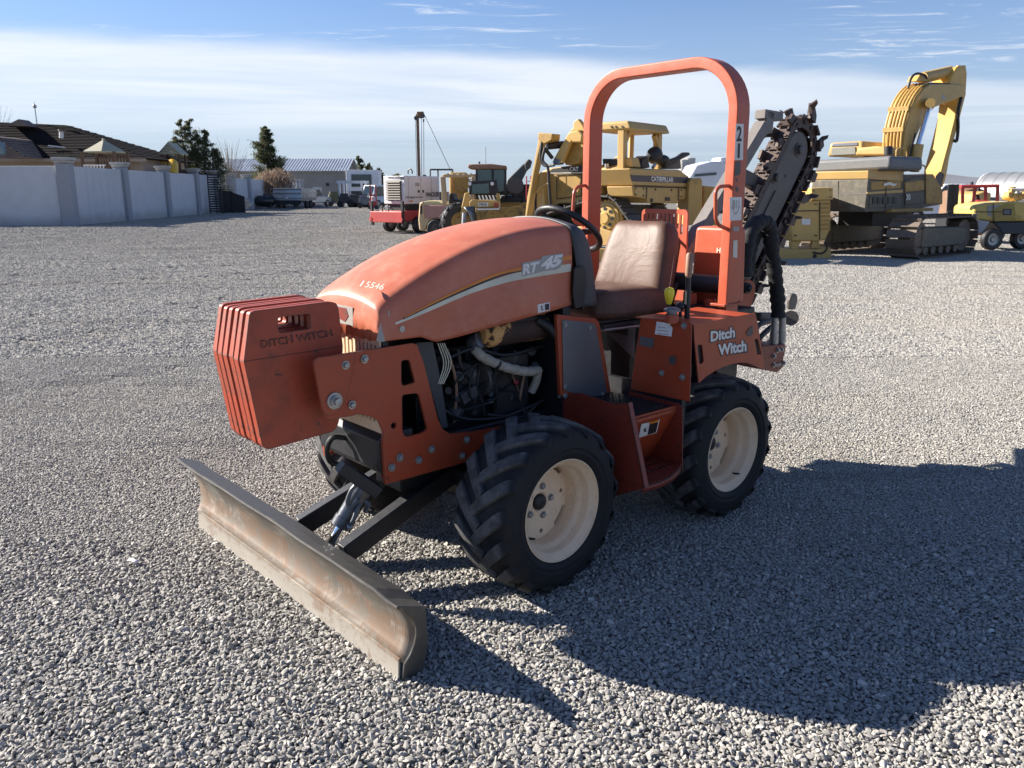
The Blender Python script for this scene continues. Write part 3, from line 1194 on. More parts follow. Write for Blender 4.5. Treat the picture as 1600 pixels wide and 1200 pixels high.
sheet('decal_figure', [(845, 478), (848, 477.5), (847, 481), (849, 484), (846.5, 485.5), (846, 482)], lambda x, y: on_hood(x, y, 0.003), BLACK_PRINT, hood)
sheet('paint_chip', [(588, 533), (590, 524), (593, 512), (595.5, 503), (597, 516), (600, 525), (602, 533), (595, 534.5)], lambda x, y: on_hood(x, y, 0.003), GREY_PRINT, hood)
sheet('paint_chip', [(606, 487), (609, 484.5), (608, 490), (611, 494), (607, 493)], lambda x, y: on_hood(x, y, 0.003), GREY_PRINT, hood)
# side fastener
m = MB()
p = on_hood(628, 514, 0.0)
m.lathe([(0, 0), (0, 0.012), (0.003, 0.012), (0.003, 0)], p, (0, 1, 0), 14)
m.build('hood_fastener', BOLT, hood)
# nose badge, half hidden by the weights
nx_ = HX1 + 0.009
slab_ = [(nx_, -0.075, 1.13), (nx_, 0.075, 1.13), (nx_ - 0.002, 0.075, 1.20), (nx_ - 0.002, -0.075, 1.20)]
m = MB()
m.prism(slab_, (0.002, 0, 0))
m.build('nose_badge', GREY_PRINT, hood)
m = MB()
m.prism([(nx_ + 0.002, -0.04, 1.15), (nx_ + 0.002, 0.02, 1.14), (nx_ + 0.002, 0.045, 1.165), (nx_ + 0.0005, 0.03, 1.192), (nx_ + 0.0005, -0.03, 1.192)], (0.001, 0, 0))
m.build('badge_emblem', ORANGE_SHADE_DIRTY, hood)

# ---- dash cowl behind the hood
m = MB()
rows = []
for x, s, zt in ((0.286, -0.004, 0), (0.262, -0.010, 0.0), (0.235, -0.010, -0.004), (0.20, -0.006, -0.02), (0.175, 0.004, -0.05), (0.165, 0.02, -0.075)):
    sec = np.array(hood_section(0.285, s, 0))
    zl = sec[0, 2]
    k = np.clip((sec[:, 2] - 1.25) / 0.2, 0, 1)
    sec[:, 2] += zt * k - 0.02 * (1 - k) + 0.006
    sec[:, 0] = x - 0.055 * (1 - np.clip((sec[:, 2] - zl) / 0.30, 0, 1))
    rows.append(sec.tolist())
m.grid(rows)
m.build('dash_cowl', NAVY_PLASTIC, TR, solid=0.01, sharp=50)
m = MB()
m.prism([(0.175, 0.18, 1.38), (0.165, 0.22, 1.1), (0.165, -0.22, 1.1), (0.175, -0.18, 1.38)], (-0.008, 0, 0))
m.build('instrument_panel', BLACK, TR)
m = MB()
m.prism(round_poly(T.poly([(898, 418), (914, 416), (917, 440), (912, 478), (899, 483), (896, 455)], Y=0.287), 0.012), (0, -0.01, 0))
m.build('cowl_vent_panel', BLACK, TR, bevel=0.002)
# ---- steering wheel
SW = np.array([0.037, -0.004, 1.447])
t_ = R(37.7)
ea, eb = np.array([math.cos(t_), 0, math.sin(t_)]), np.array([0, 1.0, 0])
en = np.array([-math.sin(t_), 0, math.cos(t_)])
sw = thing('steering_wheel', '', '', (0, 0, 0))
del sw['label'], sw['category']
sw.parent = TR
m = MB()
m.tube([SW + 0.162 * (math.cos(a) * ea + math.sin(a) * eb) for a in np.linspace(0, 2 * math.pi, 49)[:-1]], 0.0145, 12, True)
m.build('rim', BLACK, sw)
for a in (R(90), R(210), R(330)):
    m = MB()
    m.beam(SW - en * 0.03 + 0.03 * (math.cos(a) * ea + math.sin(a) * eb), SW + 0.158 * (math.cos(a) * ea + math.sin(a) * eb), 0.035, 0.010, en)
    m.build('spoke', BLACK, sw, bevel=0.003)
m = MB()
m.lathe([(-0.06, 0.03), (-0.035, 0.045), (-0.01, 0.045), (-0.002, 0.03), (-0.002, 0)], SW, en, 24)
m.build('hub', BLACK, sw)
m = MB()
m.lathe([(-0.002, 0.026), (0.004, 0.024), (0.006, 0)], SW, en, 20)
m.build('hub_cap', CREAM_PRINT, sw)
m = MB()
m.cyl(SW - en * 0.04, SW - en * 0.22, 0.022, 14)
m.build('steering_column', BLACK, TR)

# ---- engine bay
m = MB()
m.box(0.34, 1.10, -0.19, 0.02, 0.55, 0.98)
m.box(0.50, 1.00, -0.10, 0.10, 0.52, 0.82)
m.box(0.42, 0.62, -0.05, 0.14, 0.62, 0.93)
for k in range(6):
    m.box(0.52 + k * 0.075, 0.56 + k * 0.075, 0.02, 0.06, 0.80, 0.96)
m.box(0.30, 1.16, -0.21, 0.21, 0.54, 0.575)
m.build('engine_block', BLACK_DEEP, TR, bevel=0.006)
m = MB()
m.box(0.29, 0.335, -0.24, 0.262, 0.56, 1.15)
m.build('firewall', BLACK_DEEP, TR)
m = MB()
m.box(0.34, 1.16, -0.232, -0.22, 0.56, 1.12)
m.box(0.34, 1.16, -0.22, 0.20, 1.085, 1.095)
m.build('engine_light_block', BLACK_DEEP, TR)  # dark panels added to stop light leaking through the bay
m = MB()
ac = T.at(722, 590, Y=0.10)
m.lathe([(-0.09, 0.0), (-0.09, 0.05), (-0.08, 0.062), (-0.01, 0.062), (0, 0.05), (0, 0.02), (0.02, 0.02), (0.02, 0)], ac, (0.75, 0.66, 0), 24)
m.build('alternator', DARKIRON, TR)
m = MB()
pc_ = T.at(750, 590, Y=0.08)
m.lathe([(0, 0.0), (0, 0.075), (0.008, 0.08), (0.016, 0.070), (0.024, 0.08), (0.032, 0.075), (0.032, 0.03), (0.028, 0)], pc_, (1, 0.25, 0), 28)
m.build('fan_pulley', DARKIRON, TR)
for k in range(4):
    m = MB()
    a, b = T.at(684 + k * 3.3, 536, Y=0.20), T.at(685 + k * 2.6, 600, Y=0.20)
    mid = (a + b) / 2 + np.array([-0.02 - 0.003 * k, 0.01, 0])
    m.tube(bez([a, mid, b], 8), 0.0022, 6)
    m.build('guard_wire', CREAM_PRINT, TR)
m = MB()
m.prism(T.poly([(650, 536), (676, 534), (690, 600), (700, 668), (690, 668), (668, 590)], Y=0.20), (0, -0.35, 0))
m.build('fan_shroud', NAVY_PLASTIC, TR)
for k, (x, y, r) in enumerate(((705, 573, 0.014), (717, 560, 0.012), (733, 585, 0.018), (727, 612, 0.012), (700, 610, 0.02), (795, 620, 0.022), (772, 605, 0.014), (800, 560, 0.03), (830, 548, 0.026), (765, 560, 0.02))):
    m = MB()
    c = T.at(x, y, Y=0.13)
    m.lathe([(-0.05, r * 1.2), (0, r), (0.008, r * 0.8), (0.008, 0)], c, (0.3, 1, 0.1), 12)
    m.build('engine_fitting', BLACK_DEEP if k % 3 else DARKIRON, TR)
ENGN = paint('oily_engine_casting', (0.030, 0.033, 0.042), 0.4, 0.6, (0.075, 0.07, 0.065), scale=14, bump=0.3)
er = np.random.default_rng(12)
for k in range(16):
    px, py = er.uniform(700, 850), er.uniform(545, 650)
    c_ = T.at(px, py, Y=0.10 + er.uniform(-0.02, 0.05))
    m = MB()
    s_ = er.uniform(0.012, 0.034)
    if k % 3 == 0:
        m.obox(c_, (s_ * 2.6, s_ * 1.6, s_ * 1.5), Matrix.Rotation(er.uniform(-0.5, 0.5), 3, 'Y'))
    else:
        ax_ = er.normal(size=3)
        m.lathe([(-s_, 0), (-s_, s_ * 0.9), (0, s_), (s_ * 0.6, s_ * 0.7), (s_ * 0.6, s_ * 0.35), (s_, s_ * 0.35), (s_, 0)], c_, ax_ / np.linalg.norm(ax_), 12)
    m.build('engine_casting', ENGN if k % 4 else DARKIRON, TR, bevel=0.002)
for k in range(9):
    p0 = np.array([er.uniform(690, 840), er.uniform(545, 600)])
    p2 = np.array([er.uniform(690, 850), er.uniform(600, 665)])
    p1 = (p0 + p2) / 2 + er.uniform(-22, 22, 2)
    m = MB()
    m.tube(bez([T.at(*p0, Y=0.13), T.at(*p1, Y=0.16 + er.uniform(0, 0.03)), T.at(*p2, Y=0.13)], 6), er.uniform(0.003, 0.007), 7)
    m.build('engine_hose', BLACK if k % 3 else TAN_GRIP, TR)
RED_HOSE = paint('red_cap', (0.25, 0.02, 0.03), 0.5, 0.3)
m = MB()
m.ball(T.at(806, 597, Y=0.15), 0.014)
m.build('oil_filler_cap', RED_HOSE, TR)
for pts in ([(690, 640), (730, 655), (790, 650), (850, 625)], [(700, 560), (740, 545), (790, 555), (850, 540)], [(770, 585), (775, 610), (778, 640)], [(840, 630), (815, 650), (760, 648)], [(715, 545), (722, 575), (750, 620), (757, 650)]):
    m = MB()
    m.tube(bez([T.at(x, y, Y=0.155) for x, y in pts], 6), 0.008, 8)
    m.build('engine_hose', BLACK, TR)
m = MB()
m.prism(T.poly([(763, 625), (769, 623), (771, 629), (765, 631)], Y=0.16), (0, -0.01, 0))
m.build('bracket_tab', GREYPLATE, TR)
EXH = paint('wrapped_exhaust', (0.40, 0.37, 0.31), 0.85, 0.85, (0.16, 0.14, 0.12), scale=14, bump=0.35)
m = MB()
m.tube(bez([T.at(738, 538, Y=0.13), T.at(752, 556, Y=0.17), T.at(785, 572, Y=0.19), T.at(818, 580, Y=0.19), T.at(842, 579, Y=0.17)], 8), [0.021 + 0.003 * math.sin(i * 1.9) * 0.6 for i in range(33)], 14)
m.tube(bez([T.at(841, 577, Y=0.17), T.at(838, 595, Y=0.16), T.at(830, 612, Y=0.14)], 6), 0.019, 12)
m.build('exhaust_hose', EXH, TR)
m = MB()
m.lathe([(-0.02, 0.03), (0, 0.036), (0.03, 0.036), (0.034, 0.028), (0.034, 0)], T.at(741, 536, Y=0.13), (-0.25, 0.5, 0.3), 20)
m.build('exhaust_flange', GREYPLATE, TR)
m = MB()
m.tube([T.at(774, 568.5, Y=0.185), T.at(777, 571, Y=0.186)], 0.026, 16)
m.build('hose_clamp', BLACK, TR)
MUF, mb_, mp_ = new_mat('muffler_flaking')
tt = mb_.n('ShaderNodeTexCoord')
nn = mb_.n('ShaderNodeTexNoise', i_Scale=9.0, i_Detail=7, i_Roughness=0.65)
mb_.l(tt.outputs['Object'], nn.inputs['Vector'])
cc = mb_.ramp(nn.outputs[0], [(0.0, (0.03, 0.02, 0.018)), (0.45, (0.05, 0.028, 0.024)), (0.555, (0.07, 0.035, 0.025)), (0.565, (0.62, 0.34, 0.12)), (0.7, (0.66, 0.38, 0.16))])
mb_.l(cc, mp_.inputs['Base Color'])
mp_.inputs['Roughness'].default_value = 0.75
m = MB()
a, b = T.at(750, 522, Y=0.14), T.at(862, 505, Y=0.14)
d = (b - a) / np.linalg.norm(b - a)
L_ = np.linalg.norm(b - a)
m.lathe([(0, 0), (0, 0.04), (0.02, 0.062), (L_ - 0.02, 0.062), (L_, 0.04), (L_, 0)], a, d, 24)
m.build('muffler', MUF, TR)
m = MB()
m.tube(bez([T.at(840, 500, Y=0.19), T.at(858, 511, Y=0.225), T.at(868, 522, Y=0.245), T.at(873, 533, Y=0.25)], 6), 0.024, 14, cap=False)
m.tube(bez([T.at(840, 500, Y=0.19), T.at(858, 511, Y=0.225), T.at(868, 522, Y=0.245), T.at(873, 533, Y=0.25)], 6), 0.020, 14, cap=False)
m.build('tail_pipe', BLACK, TR)

# ---- side panel with grey alloy cover
m = MB()
SPY = 0.275
m.prism(round_poly(T.poly([(870, 491), (932, 498), (937, 505), (958, 633), (876, 619)], Y=SPY), 0.012), (0, -0.02, 0))
sp_ = m.build('side_panel', ORANGE, TR, bevel=0.003)
m = MB()
m.prism(round_poly(T.poly([(878, 499.5), (926, 504.5), (931, 510), (949, 620), (946, 625), (880, 610)], Y=SPY + 0.002), 0.010), (0, 0.003, 0))
cv = m.build('cover_plate', GREYPLATE, sp_, bevel=0.001)
bolts(T.poly([(883, 507.5), (921.5, 512.5), (941, 616), (882.5, 604)], Y=SPY + 0.006), sp_, SCREW_ME, 'screw')
FIT[0] = LOW
# low orange wall in front of the step, its shade put into the paint
m = MB()
SX0, SX1 = 0.17, -0.19                       # front and rear wall of the step
fw = [T.at(866, 618, X=SX0), T.at(905, 614, X=SX0), T.at(958, 631, X=SX0), T.at(981, 630, X=SX0), T.at(1007, 763, X=SX0), T.at(900, 790, X=SX0)]
m.prism(fw, (-0.006, 0, 0))
lip = [fw[3], fw[4], fw[4] + np.array([-0.03, 0, 0]), fw[3] + np.array([-0.03, 0, 0])]
m.prism(lip, (0, -0.005, 0))
stp = m.build('step_box', ORANGE_SHADE_DIRTY, TR)
bolts([T.at(876, 619, X=SX0 + 0.002), T.at(883, 618, X=SX0 + 0.002)], stp, BOLT_ME, 'bolt', Matrix.Rotation(-math.pi / 2, 3, 'Z'))
ry = T.at(1066, 637, X=SX1)
rb = T.at(1066, 737, X=SX1)
m = MB()
m.prism([(SX1, 0.2, ry[2] + 0.02), (SX1, ry[1] - 0.02, ry[2] + 0.015), (SX1, ry[1], ry[2]), (SX1, rb[1], rb[2]), (SX1, 0.2, rb[2])], (-0.006, 0, 0))
m.build('step_wall', ORANGE_SHADE_DIRTY, TR)
m = MB()
rz0, rz1 = float(ry[2]) + 0.005, float(rb[2]) - 0.01
yf, yr_, yb = float(fw[3][1]) - 0.01, float(ry[1]) - 0.015, 0.33
x0_, x1_ = SX0 - 0.006, SX1
zf = float(T.at(984, 646, X=SX0)[2])
m.prism([(x0_, yf, rz0 - 0.03), (x0_, yb, rz1), (x1_, yb, rz1), (x1_, yf, rz0 - 0.03)], (0, -0.004, -0.002))
m.prism([(x0_, yf, rz0), (x0_, yf, rz0 - 0.03), (x1_, yf, rz0 - 0.03), (x1_, yf, rz0)], (0, -0.004, 0))
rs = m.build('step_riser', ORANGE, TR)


def on_riser(px, py, off=0.004):
    # plane through the slanted riser
    p0 = np.array([x0_, yf, rz0 - 0.03])
    e1 = np.array([-1.0, 0, 0])
    e2 = np.array([0, yb - yf, rz1 - rz0 + 0.03])
    n = np.cross(e1, e2)
    n /= np.linalg.norm(n)
    if n[1] < 0:
        n = -n
    a, b = T.at(px, py, Y=0.3), T.at(px, py, Y=0.5)
    t = ((p0 + n * off - a) @ n) / ((b - a) @ n)
    return a + (b - a) * t


sheet('warning_decal', [(998, 684), (1002, 663), (1031, 655), (1026, 676)], on_riser, WHITE_PRINT, rs)
sheet('decal_panel', [(1012, 679.5), (1016, 660), (1029, 656.5), (1025, 675.5)], lambda x, y: on_riser(x, y, 0.0055), BLACK_PRINT, rs)
sheet('decal_header', [(1014.5, 663), (1015.5, 659.5), (1029.5, 655.5), (1028.5, 659.5)], lambda x, y: on_riser(x, y, 0.007), ORANGE_PRINT, rs)
sheet('decal_figure', [(1006, 671), (1010, 668), (1009, 672), (1011, 674), (1007, 675)], lambda x, y: on_riser(x, y, 0.0055), BLACK_PRINT, rs)
# tread at the bottom, toothed edge
m = MB()
zt0 = float(fw[4][2]) + 0.005
ye = float(fw[4][1]) - 0.01
yw = float(rb[1]) - 0.005
LX = SX0 - SX1
edge_y = lambda f: ye + (yw - ye) * f + 0.035 * math.sin(math.pi * f)
pts = [(SX0, yb)] + [(SX0 - LX * k / 12, edge_y(k / 12)) for k in range(13)] + [(SX1, yb)]
hl = []
for k in range(10):
    for j in range(3):
        x, y = SX0 - 0.03 - k * 0.032, yb + 0.05 + j * 0.055
        hl.append([(x - 0.010, y - 0.014, zt0), (x + 0.010, y - 0.014, zt0), (x + 0.010, y + 0.014, zt0), (x - 0.010, y + 0.014, zt0)])
m.prism([(x, y, zt0) for x, y in pts], (0, 0, -0.006), hl)
for k in range(26):
    f = (k + 0.5) / 26
    x, y = SX0 - LX * f, edge_y(f)
    m.add([(x - 0.0045, y - 0.003, zt0), (x + 0.0045, y - 0.003, zt0), (x, y - 0.003, zt0 + 0.014), (x - 0.0045, y, zt0), (x + 0.0045, y, zt0), (x, y, zt0 + 0.014)], [(0, 1, 2), (5, 4, 3), (0, 2, 5, 3), (1, 4, 5, 2)])
rimp = pts[1:-1]
m.grid([[(x, y, zt0 + 0.002) for x, y in rimp], [(x, y, zt0 - 0.03) for x, y in rimp]])
m.build('step_tread', ORANGE_SHADE_DIRTY, TR, solid=0.003)
# ---- floor
m = MB()
zfl = rz0 - 0.006
m.box(SX1, SX0 - 0.007, -0.76, yf, zfl - 0.013, zfl)
m.build('floor_plate', ORANGE_SHADE_DIRTY, TR, bevel=0.002)
m = MB()
m.box(SX1 + 0.02, SX0 - 0.03, 0.02, yf - 0.035, zfl + 0.001, zfl + 0.005)
for i in range(13):
    for j in range(20):
        m.obox((SX1 + 0.035 + i * 0.0225, 0.04 + j * 0.0215, zfl + 0.007), (0.014, 0.007, 0.004), Matrix.Rotation(R(45 if (i + j) % 2 else -45), 3, 'Z'))
m.build('floor_tread', BLACK, TR)
m = MB()
for k in range(24):
    x = SX0 - 0.03 - k * 0.0135
    m.box(x - 0.004, x + 0.004, yf - 0.022, yf - 0.012, zfl - 0.001, zfl + 0.004)
m.build('floor_edge_teeth', BLACK, TR)

# ---- console under the seat side, carries the levers
CX = -0.195
ci, co, cbo, cbi = T.at(1001, 496, X=CX), T.at(1081, 503, X=CX), T.at(1077.5, 628, X=CX), T.at(984.5, 608.5, X=CX)
m = MB()
m.prism(round_poly([ci, co, cbo, cbi], 0.02, skip=(2, 3)), (-0.006, 0, 0))
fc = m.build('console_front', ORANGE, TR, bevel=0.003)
on_con = lambda x, y: T.at(x, y, X=CX + 0.0035)
PAPER = paint('paper_label', (0.78, 0.78, 0.80), 0.7, 0.15, (0.6, 0.6, 0.6), scale=30)
sheet('paper_label', [(1023, 522), (1026, 502.5), (1048, 505), (1047, 508), (1051, 512), (1049, 526)], on_con, PAPER, fc)
for k in range(3):
    sheet('label_line', [(1028, 510.5 + k * 5), (1044 - 3 * (k == 0), 512 + k * 5), (1044 - 3 * (k == 0), 513.2 + k * 5), (1028, 511.7 + k * 5)], lambda x, y: T.at(x, y, X=CX + 0.0045), GREY_PRINT, fc)
sheet('metal_data_plate', [(998, 539), (1000, 525.5), (1022, 529), (1020, 544)], on_con, GREYPLATE, fc)
sheet('label_scrap', [(1045, 557), (1056, 556), (1056, 568), (1050, 571), (1045, 565)], on_con, DARKIRON, fc)
rb_ = Matrix.Rotation(-math.pi / 2, 3, 'Z')
bolts([T.at(1034, 583, X=CX + 0.001), T.at(1066.5, 589.5, X=CX + 0.001), T.at(1069, 509, X=CX + 0.001)], fc, BOLT_ME, 'bolt', rb_)
# ---- left fender, lettered, and its twin on the far side
FY = 0.55
fend = T.poly([(1084, 507), (1180, 489), (1183, 500), (1196, 578), (1168, 567), (1156, 566.5), (1144, 569), (1130, 573.5), (1117, 580), (1104, 588), (1092, 599), (1085, 530)], Y=FY)
for sgn in (1, -1):
    m = MB()
    P_ = [np.array([p[0], p[1] if sgn > 0 else -0.32 - p[1], p[2]]) for p in fend]
    hs = []
    if sgn == 1:
        hs = [round_poly(T.poly([(1089.5, 540), (1097, 538), (1100, 566), (1093, 570)], Y=FY), 0.012), round_poly(T.poly([(1179, 530), (1184, 529), (1190, 553), (1184, 557)], Y=FY), 0.010)]
    m.prism(P_, (0, -0.006 * sgn, 0), hs)
    # top deck
    zt_ = float(fend[0][2]) + 0.004
    m.box(-0.70, CX - 0.004, 0.22 if sgn > 0 else -0.866, FY - 0.006 if sgn > 0 else -0.54, zt_ - 0.012, zt_ - 0.004)
    fe = m.build('fender', ORANGE, TR)
    if sgn == 1:
        for hp_ in ([(1089.5, 540), (1097, 538), (1100, 566), (1093, 570)], [(1179, 530), (1184, 529), (1190, 553), (1184, 557)]):
            m = MB()
            m.prism(round_poly(T.poly(hp_, Y=FY - 0.012), 0.012), (0, -0.004, 0))
            m.build('tie_down_recess', BLACK, fe)
        on_f = lambda x, y: T.at(x, y, Y=FY + 0.003)
        on_f0 = lambda x, y: T.at(x, y, Y=FY + 0.0015)
        lettering('maker_lettering_outline', 'Ditch', [(1109.0, 536.5), (1150, 529.0), (1150, 508.5), (1109, 516.5)], on_f0, BLACK_PRINT, fe, bold=0.085)
        lettering('maker_lettering_outline', 'Witch', [(1121.0, 558), (1168.5, 551), (1168.5, 529.5), (1120.5, 537)], on_f0, BLACK_PRINT, fe, bold=0.085)
        lettering('maker_lettering', 'Ditch', [(1110.5, 534.5), (1148.5, 527), (1148.5, 510.5), (1110.5, 518)], on_f, WHITE_PRINT, fe, bold=0.04)
        lettering('maker_lettering', 'Witch', [(1122.5, 556), (1166.5, 549), (1166.5, 531), (1122, 538.5)], on_f, WHITE_PRINT, fe, bold=0.04)
        sheet('paint_scar', [(1166, 520), (1172, 512), (1176, 509), (1177, 520), (1173, 526), (1169, 525)], on_f, DARKIRON, fe)
FIT[0] = BODY
FIT[0] = LOW
m = MB()
m.box(-0.228, -0.200, 0.05, 0.515, 0.50, 0.72)
m.build('console_back', BLACK_DEEP, TR)
FIT[0] = BODY
# inner support plates that close the bay under the seat
m = MB()
m.box(-0.80, -0.27, 0.10, 0.13, 0.60, 1.02)
m.box(-0.80, -0.27, -0.30, -0.27, 0.60, 1.02)
m.build('seat_support', BLACK_DEEP, TR)
m = MB()
m.prism([(-0.235, 0.10, 0.98), (-0.235, 0.19, 1.0), (-0.235, 0.19, 0.82), (-0.235, 0.02, 0.92)], (-0.003, 0, 0))
m.build('light_plate', GREYPLATE, TR)
m = MB()
m.prism([(-0.24, -0.20, 0.66), (-0.24, 0.16, 0.66), (-0.24, 0.16, 0.99), (-0.24, -0.20, 0.99)], (-0.02, 0, 0))
m.build('seat_base_front', BLACK_DEEP, TR)
m = MB()
m.prism([(-0.05, 0.0, 0.66), (-0.05, -0.12, 0.66), (-0.05, -0.12, 1.0), (-0.05, 0.0, 0.96)], (-0.10, 0, 0))
m.build('pedal_box', ORANGE, TR, bevel=0.004)

# ---- seat
VIN, vb, vp = new_mat('brown_vinyl')
tt = vb.n('ShaderNodeTexCoord')
n1 = vb.n('ShaderNodeTexNoise', i_Scale=5.0, i_Detail=5, i_Roughness=0.6, i_Distortion=1.2)
n2 = vb.n('ShaderNodeTexNoise', i_Scale=70.0, i_Detail=3)
vr = vb.n('ShaderNodeTexVoronoi', i_Scale=9.0, feature='DISTANCE_TO_EDGE')
for n in (n1, n2, vr):
    vb.l(tt.outputs['Object'], n.inputs['Vector'])
c = vb.ramp(n1.outputs[0], [(0.25, (0.080, 0.040, 0.027)), (0.55, (0.115, 0.062, 0.043)), (0.8, (0.165, 0.098, 0.072))])
c = vb.mix(vb.math('MULTIPLY', vb.math('SUBTRACT', 1.0, vb.smooth(vr.outputs[0], 0.0, 0.012)), 0.25), c, (0.05, 0.03, 0.025))
vb.l(c, vp.inputs['Base Color'])
vp.inputs['Roughness'].default_value = 0.5
vp.inputs['Specular IOR Level'].default_value = 0.32
b1 = vb.n('ShaderNodeBump', i_Strength=0.35, i_Distance=0.012)
vb.l(vb.math('ADD', n1.outputs[0], vb.math('MULTIPLY', n2.outputs[0], 0.06)), b1.inputs['Height'])
vb.l(b1.outputs[0], vp.inputs['Normal'])
seat = thing('seat', '', '')
del seat['label'], seat['category']
seat.parent = TR
SC = -0.015


def cushion(u0, v0, n, half_w, length, thick, taper, r=0.06, curve=0.0, puff=0.02, edge=0.03):
    """upholstered pad: v0 origin at the middle of its low edge, u across = y, along = u0, n = out"""
    rows = []
    N, M = 26, 22
    for side in (1, -1):
        for i in range(N + 1):
            pass
    def pt(a, b, face):
        # a along 0..1, b across -1..1
        hw = half_w * (1 - taper * a)
        # rounded outline by superellipse squash
        s = 2 * a - 1
        ex = 2.6 if s > 0 else 6.0
        k = (1 - abs(s) ** ex) ** (1 / ex) if abs(s) < 1 else 0.0
        k = 0.60 + 0.40 * k if s > 0 else 0.84 + 0.16 * k
        h = (1 - abs(b) ** 8) * (1 - abs(s) ** 10)
        h = max(h, 0) ** 0.33
        off = thick * (0.72 if face > 0 else 0.28) * h * face + (puff * (1 - b * b) * (1 - s * s) if face > 0 else 0)
        off += curve * (b * b) * h if face > 0 else 0
        return v0 + u0 * (a * length) + np.array([0, 1.0, 0]) * (b * hw * k) + n * off
    for face in (1, -1):
        rows = [[pt(0.5 - 0.5 * math.cos(math.pi * i / N), math.sin(math.pi / 2 * (2 * j / M - 1)), face) for j in range(M + 1)] for i in range(N + 1)]
        yield rows


back_dir = np.array([-0.30, 0, 0.95])
back_dir /= np.linalg.norm(back_dir)
back_n = np.array([back_dir[2], 0, -back_dir[0]])
m = MB()
for rws in cushion(back_dir, np.array([-0.455, SC, 1.085]), back_n, 0.24, 0.395, 0.105, 0.17, curve=0.02, puff=0.012):
    m.grid(rws)
bk = m.build('backrest', VIN, seat, sharp=60)
m = MB()
sd, sn = np.array([1.0, 0, 0.03]), np.array([0, 0, 1.0])
for rws in cushion(np.array([1.0, 0, 0.03]), np.array([-0.485, SC, 1.050]), sn, 0.240, 0.51, 0.135, 0.06, puff=0.018, curve=0.015):
    m.grid(rws)
m.build('seat_cushion', VIN, seat, sharp=60)
# welt along the backrest edge and the black shell behind it
m = MB()
m.tube([np.array([-0.455, SC, 1.085]) + back_dir * 0.385 * a + np.array([0, 0.24 * (1 - 0.17 * a) * (0.60 + 0.40 * max(0, 1 - abs(2 * a - 1) ** 2.6) ** 0.385 if a > 0.5 else 0.84 + 0.16 * max(0, 1 - abs(2 * a - 1) ** 6) ** 0.167) - 0.004, 0]) + back_n * 0.018 for a in np.linspace(0.05, 0.93, 16)], 0.004, 8)
m.build('welt', CREAM_PRINT, seat)
m = MB()
m.prism(round_poly([np.array([-0.455, SC + s * w, 1.085]) + back_dir * t - back_n * 0.04 for s, w, t in ((-1, 0.20, 0.02), (-1, 0.17, 0.35), (1, 0.17, 0.35), (1, 0.20, 0.02))], 0.05), -back_n * 0.03)
m.build('seat_shell', BLACK, seat, bevel=0.006)
m = MB()
m.box(-0.47, -0.02, SC - 0.2, SC + 0.2, 0.985, 1.01)
m.box(-0.44, -0.02, SC + 0.15, SC + 0.185, 1.01, 1.03)
m.box(-0.44, -0.02, SC - 0.185, SC - 0.15, 1.01, 1.03)
m.box(-0.47, -0.23, SC - 0.16, SC + 0.16, 0.93, 0.985)
m.build('seat_frame', BLACK, seat, bevel=0.004)
m = MB()
m.tube([(0.005, SC - 0.18, 1.005), (0.01, SC + 0.05, 0.99), (-0.02, SC + 0.20, 0.985), (-0.24, SC + 0.23, 0.985)], 0.008, 8)
m.build('seat_slide_bar', STEEL, seat)

# ---- levers and bits on the console top
FIT[0] = LOW
m = MB()
p0 = T.at(1043, 488, Y=0.38)
p1 = T.at(1045.5, 468, Y=0.38)
m.cyl(p0 - np.array([0, 0, 0.05]), p1, 0.006)
lv = m.build('control_lever', BLACK, TR)
m = MB()
ax = np.array([0, 0, 1.0])
m.lathe([(-0.012, 0.010), (0.0, 0.016), (0.03, 0.023), (0.05, 0.024), (0.062, 0.018), (0.068, 0)], p1 - ax * 0.01, ax, 18)
m.build('lever_knob', YELLOW_KNOB, lv)
m = MB()
q0, q1, q2 = T.at(1074, 487, Y=0.41), T.at(1075.5, 432, Y=0.41), T.at(1078, 395, Y=0.41)
m.tube([q0 - np.array([0, 0, 0.06]), q1], 0.013, 10)
lv = m.build('control_lever', BLACK, TR)
m = MB()
m.tube([q1 - (q2 - q1) * 0.05, q1 + (q2 - q1) * 0.1, q2 - (q2 - q1) * 0.1, q2], [0.013, 0.016, 0.017, 0.011], 12)
m.build('lever_grip', TAN_GRIP, lv)
m = MB()
c = T.at(1050, 487, Y=0.45)
m.lathe([(-0.03, 0.022), (0, 0.024), (0.002, 0.038), (0.012, 0.038), (0.02, 0.022), (0.02, 0)], c, (0, 0, 1), 24)
m.build('filler_cap', GREYPLATE, TR)
m = MB()
m.lathe([(-0.05, 0.034), (-0.012, 0.03), (-0.012, 0)], c, (0, 0, 1), 20)
m.build('filler_neck', ORANGE, TR)
m = MB()
m.ball(T.at(1063, 479, Y=0.39), 0.022)
m.cyl(T.at(1063, 479, Y=0.39), T.at(1063, 495, Y=0.39), 0.008)
m.build('control_lever', BLACK, TR)
FIT[0] = BODY
for k, (y0, x0) in enumerate(((0.20, -0.47), (0.25, -0.52), (0.15, -0.55))):
    m = MB()
    m.tube(bez([(x0, y0, 1.02), (x0 - 0.02, y0 + 0.01, 1.10), (x0 - 0.10, y0 - 0.02, 1.16), (x0 - 0.22, y0 - 0.05, 1.12), (x0 - 0.26, y0 - 0.05, 1.0)], 6), 0.011, 8)
    m.build('hydraulic_hose', BLACK, TR)
m = MB()
m.cyl((-0.60, 0.02, 1.17), (-0.64, 0.42, 1.17), 0.045, 18)
m.build('hydraulic_tank', BLACK, TR)
m = MB()
m.box(-0.66, -0.50, 0.10, 0.44, 1.03, 1.065)
m.build('valve_block', BLACK_DEEP, TR, bevel=0.004)
m = MB()
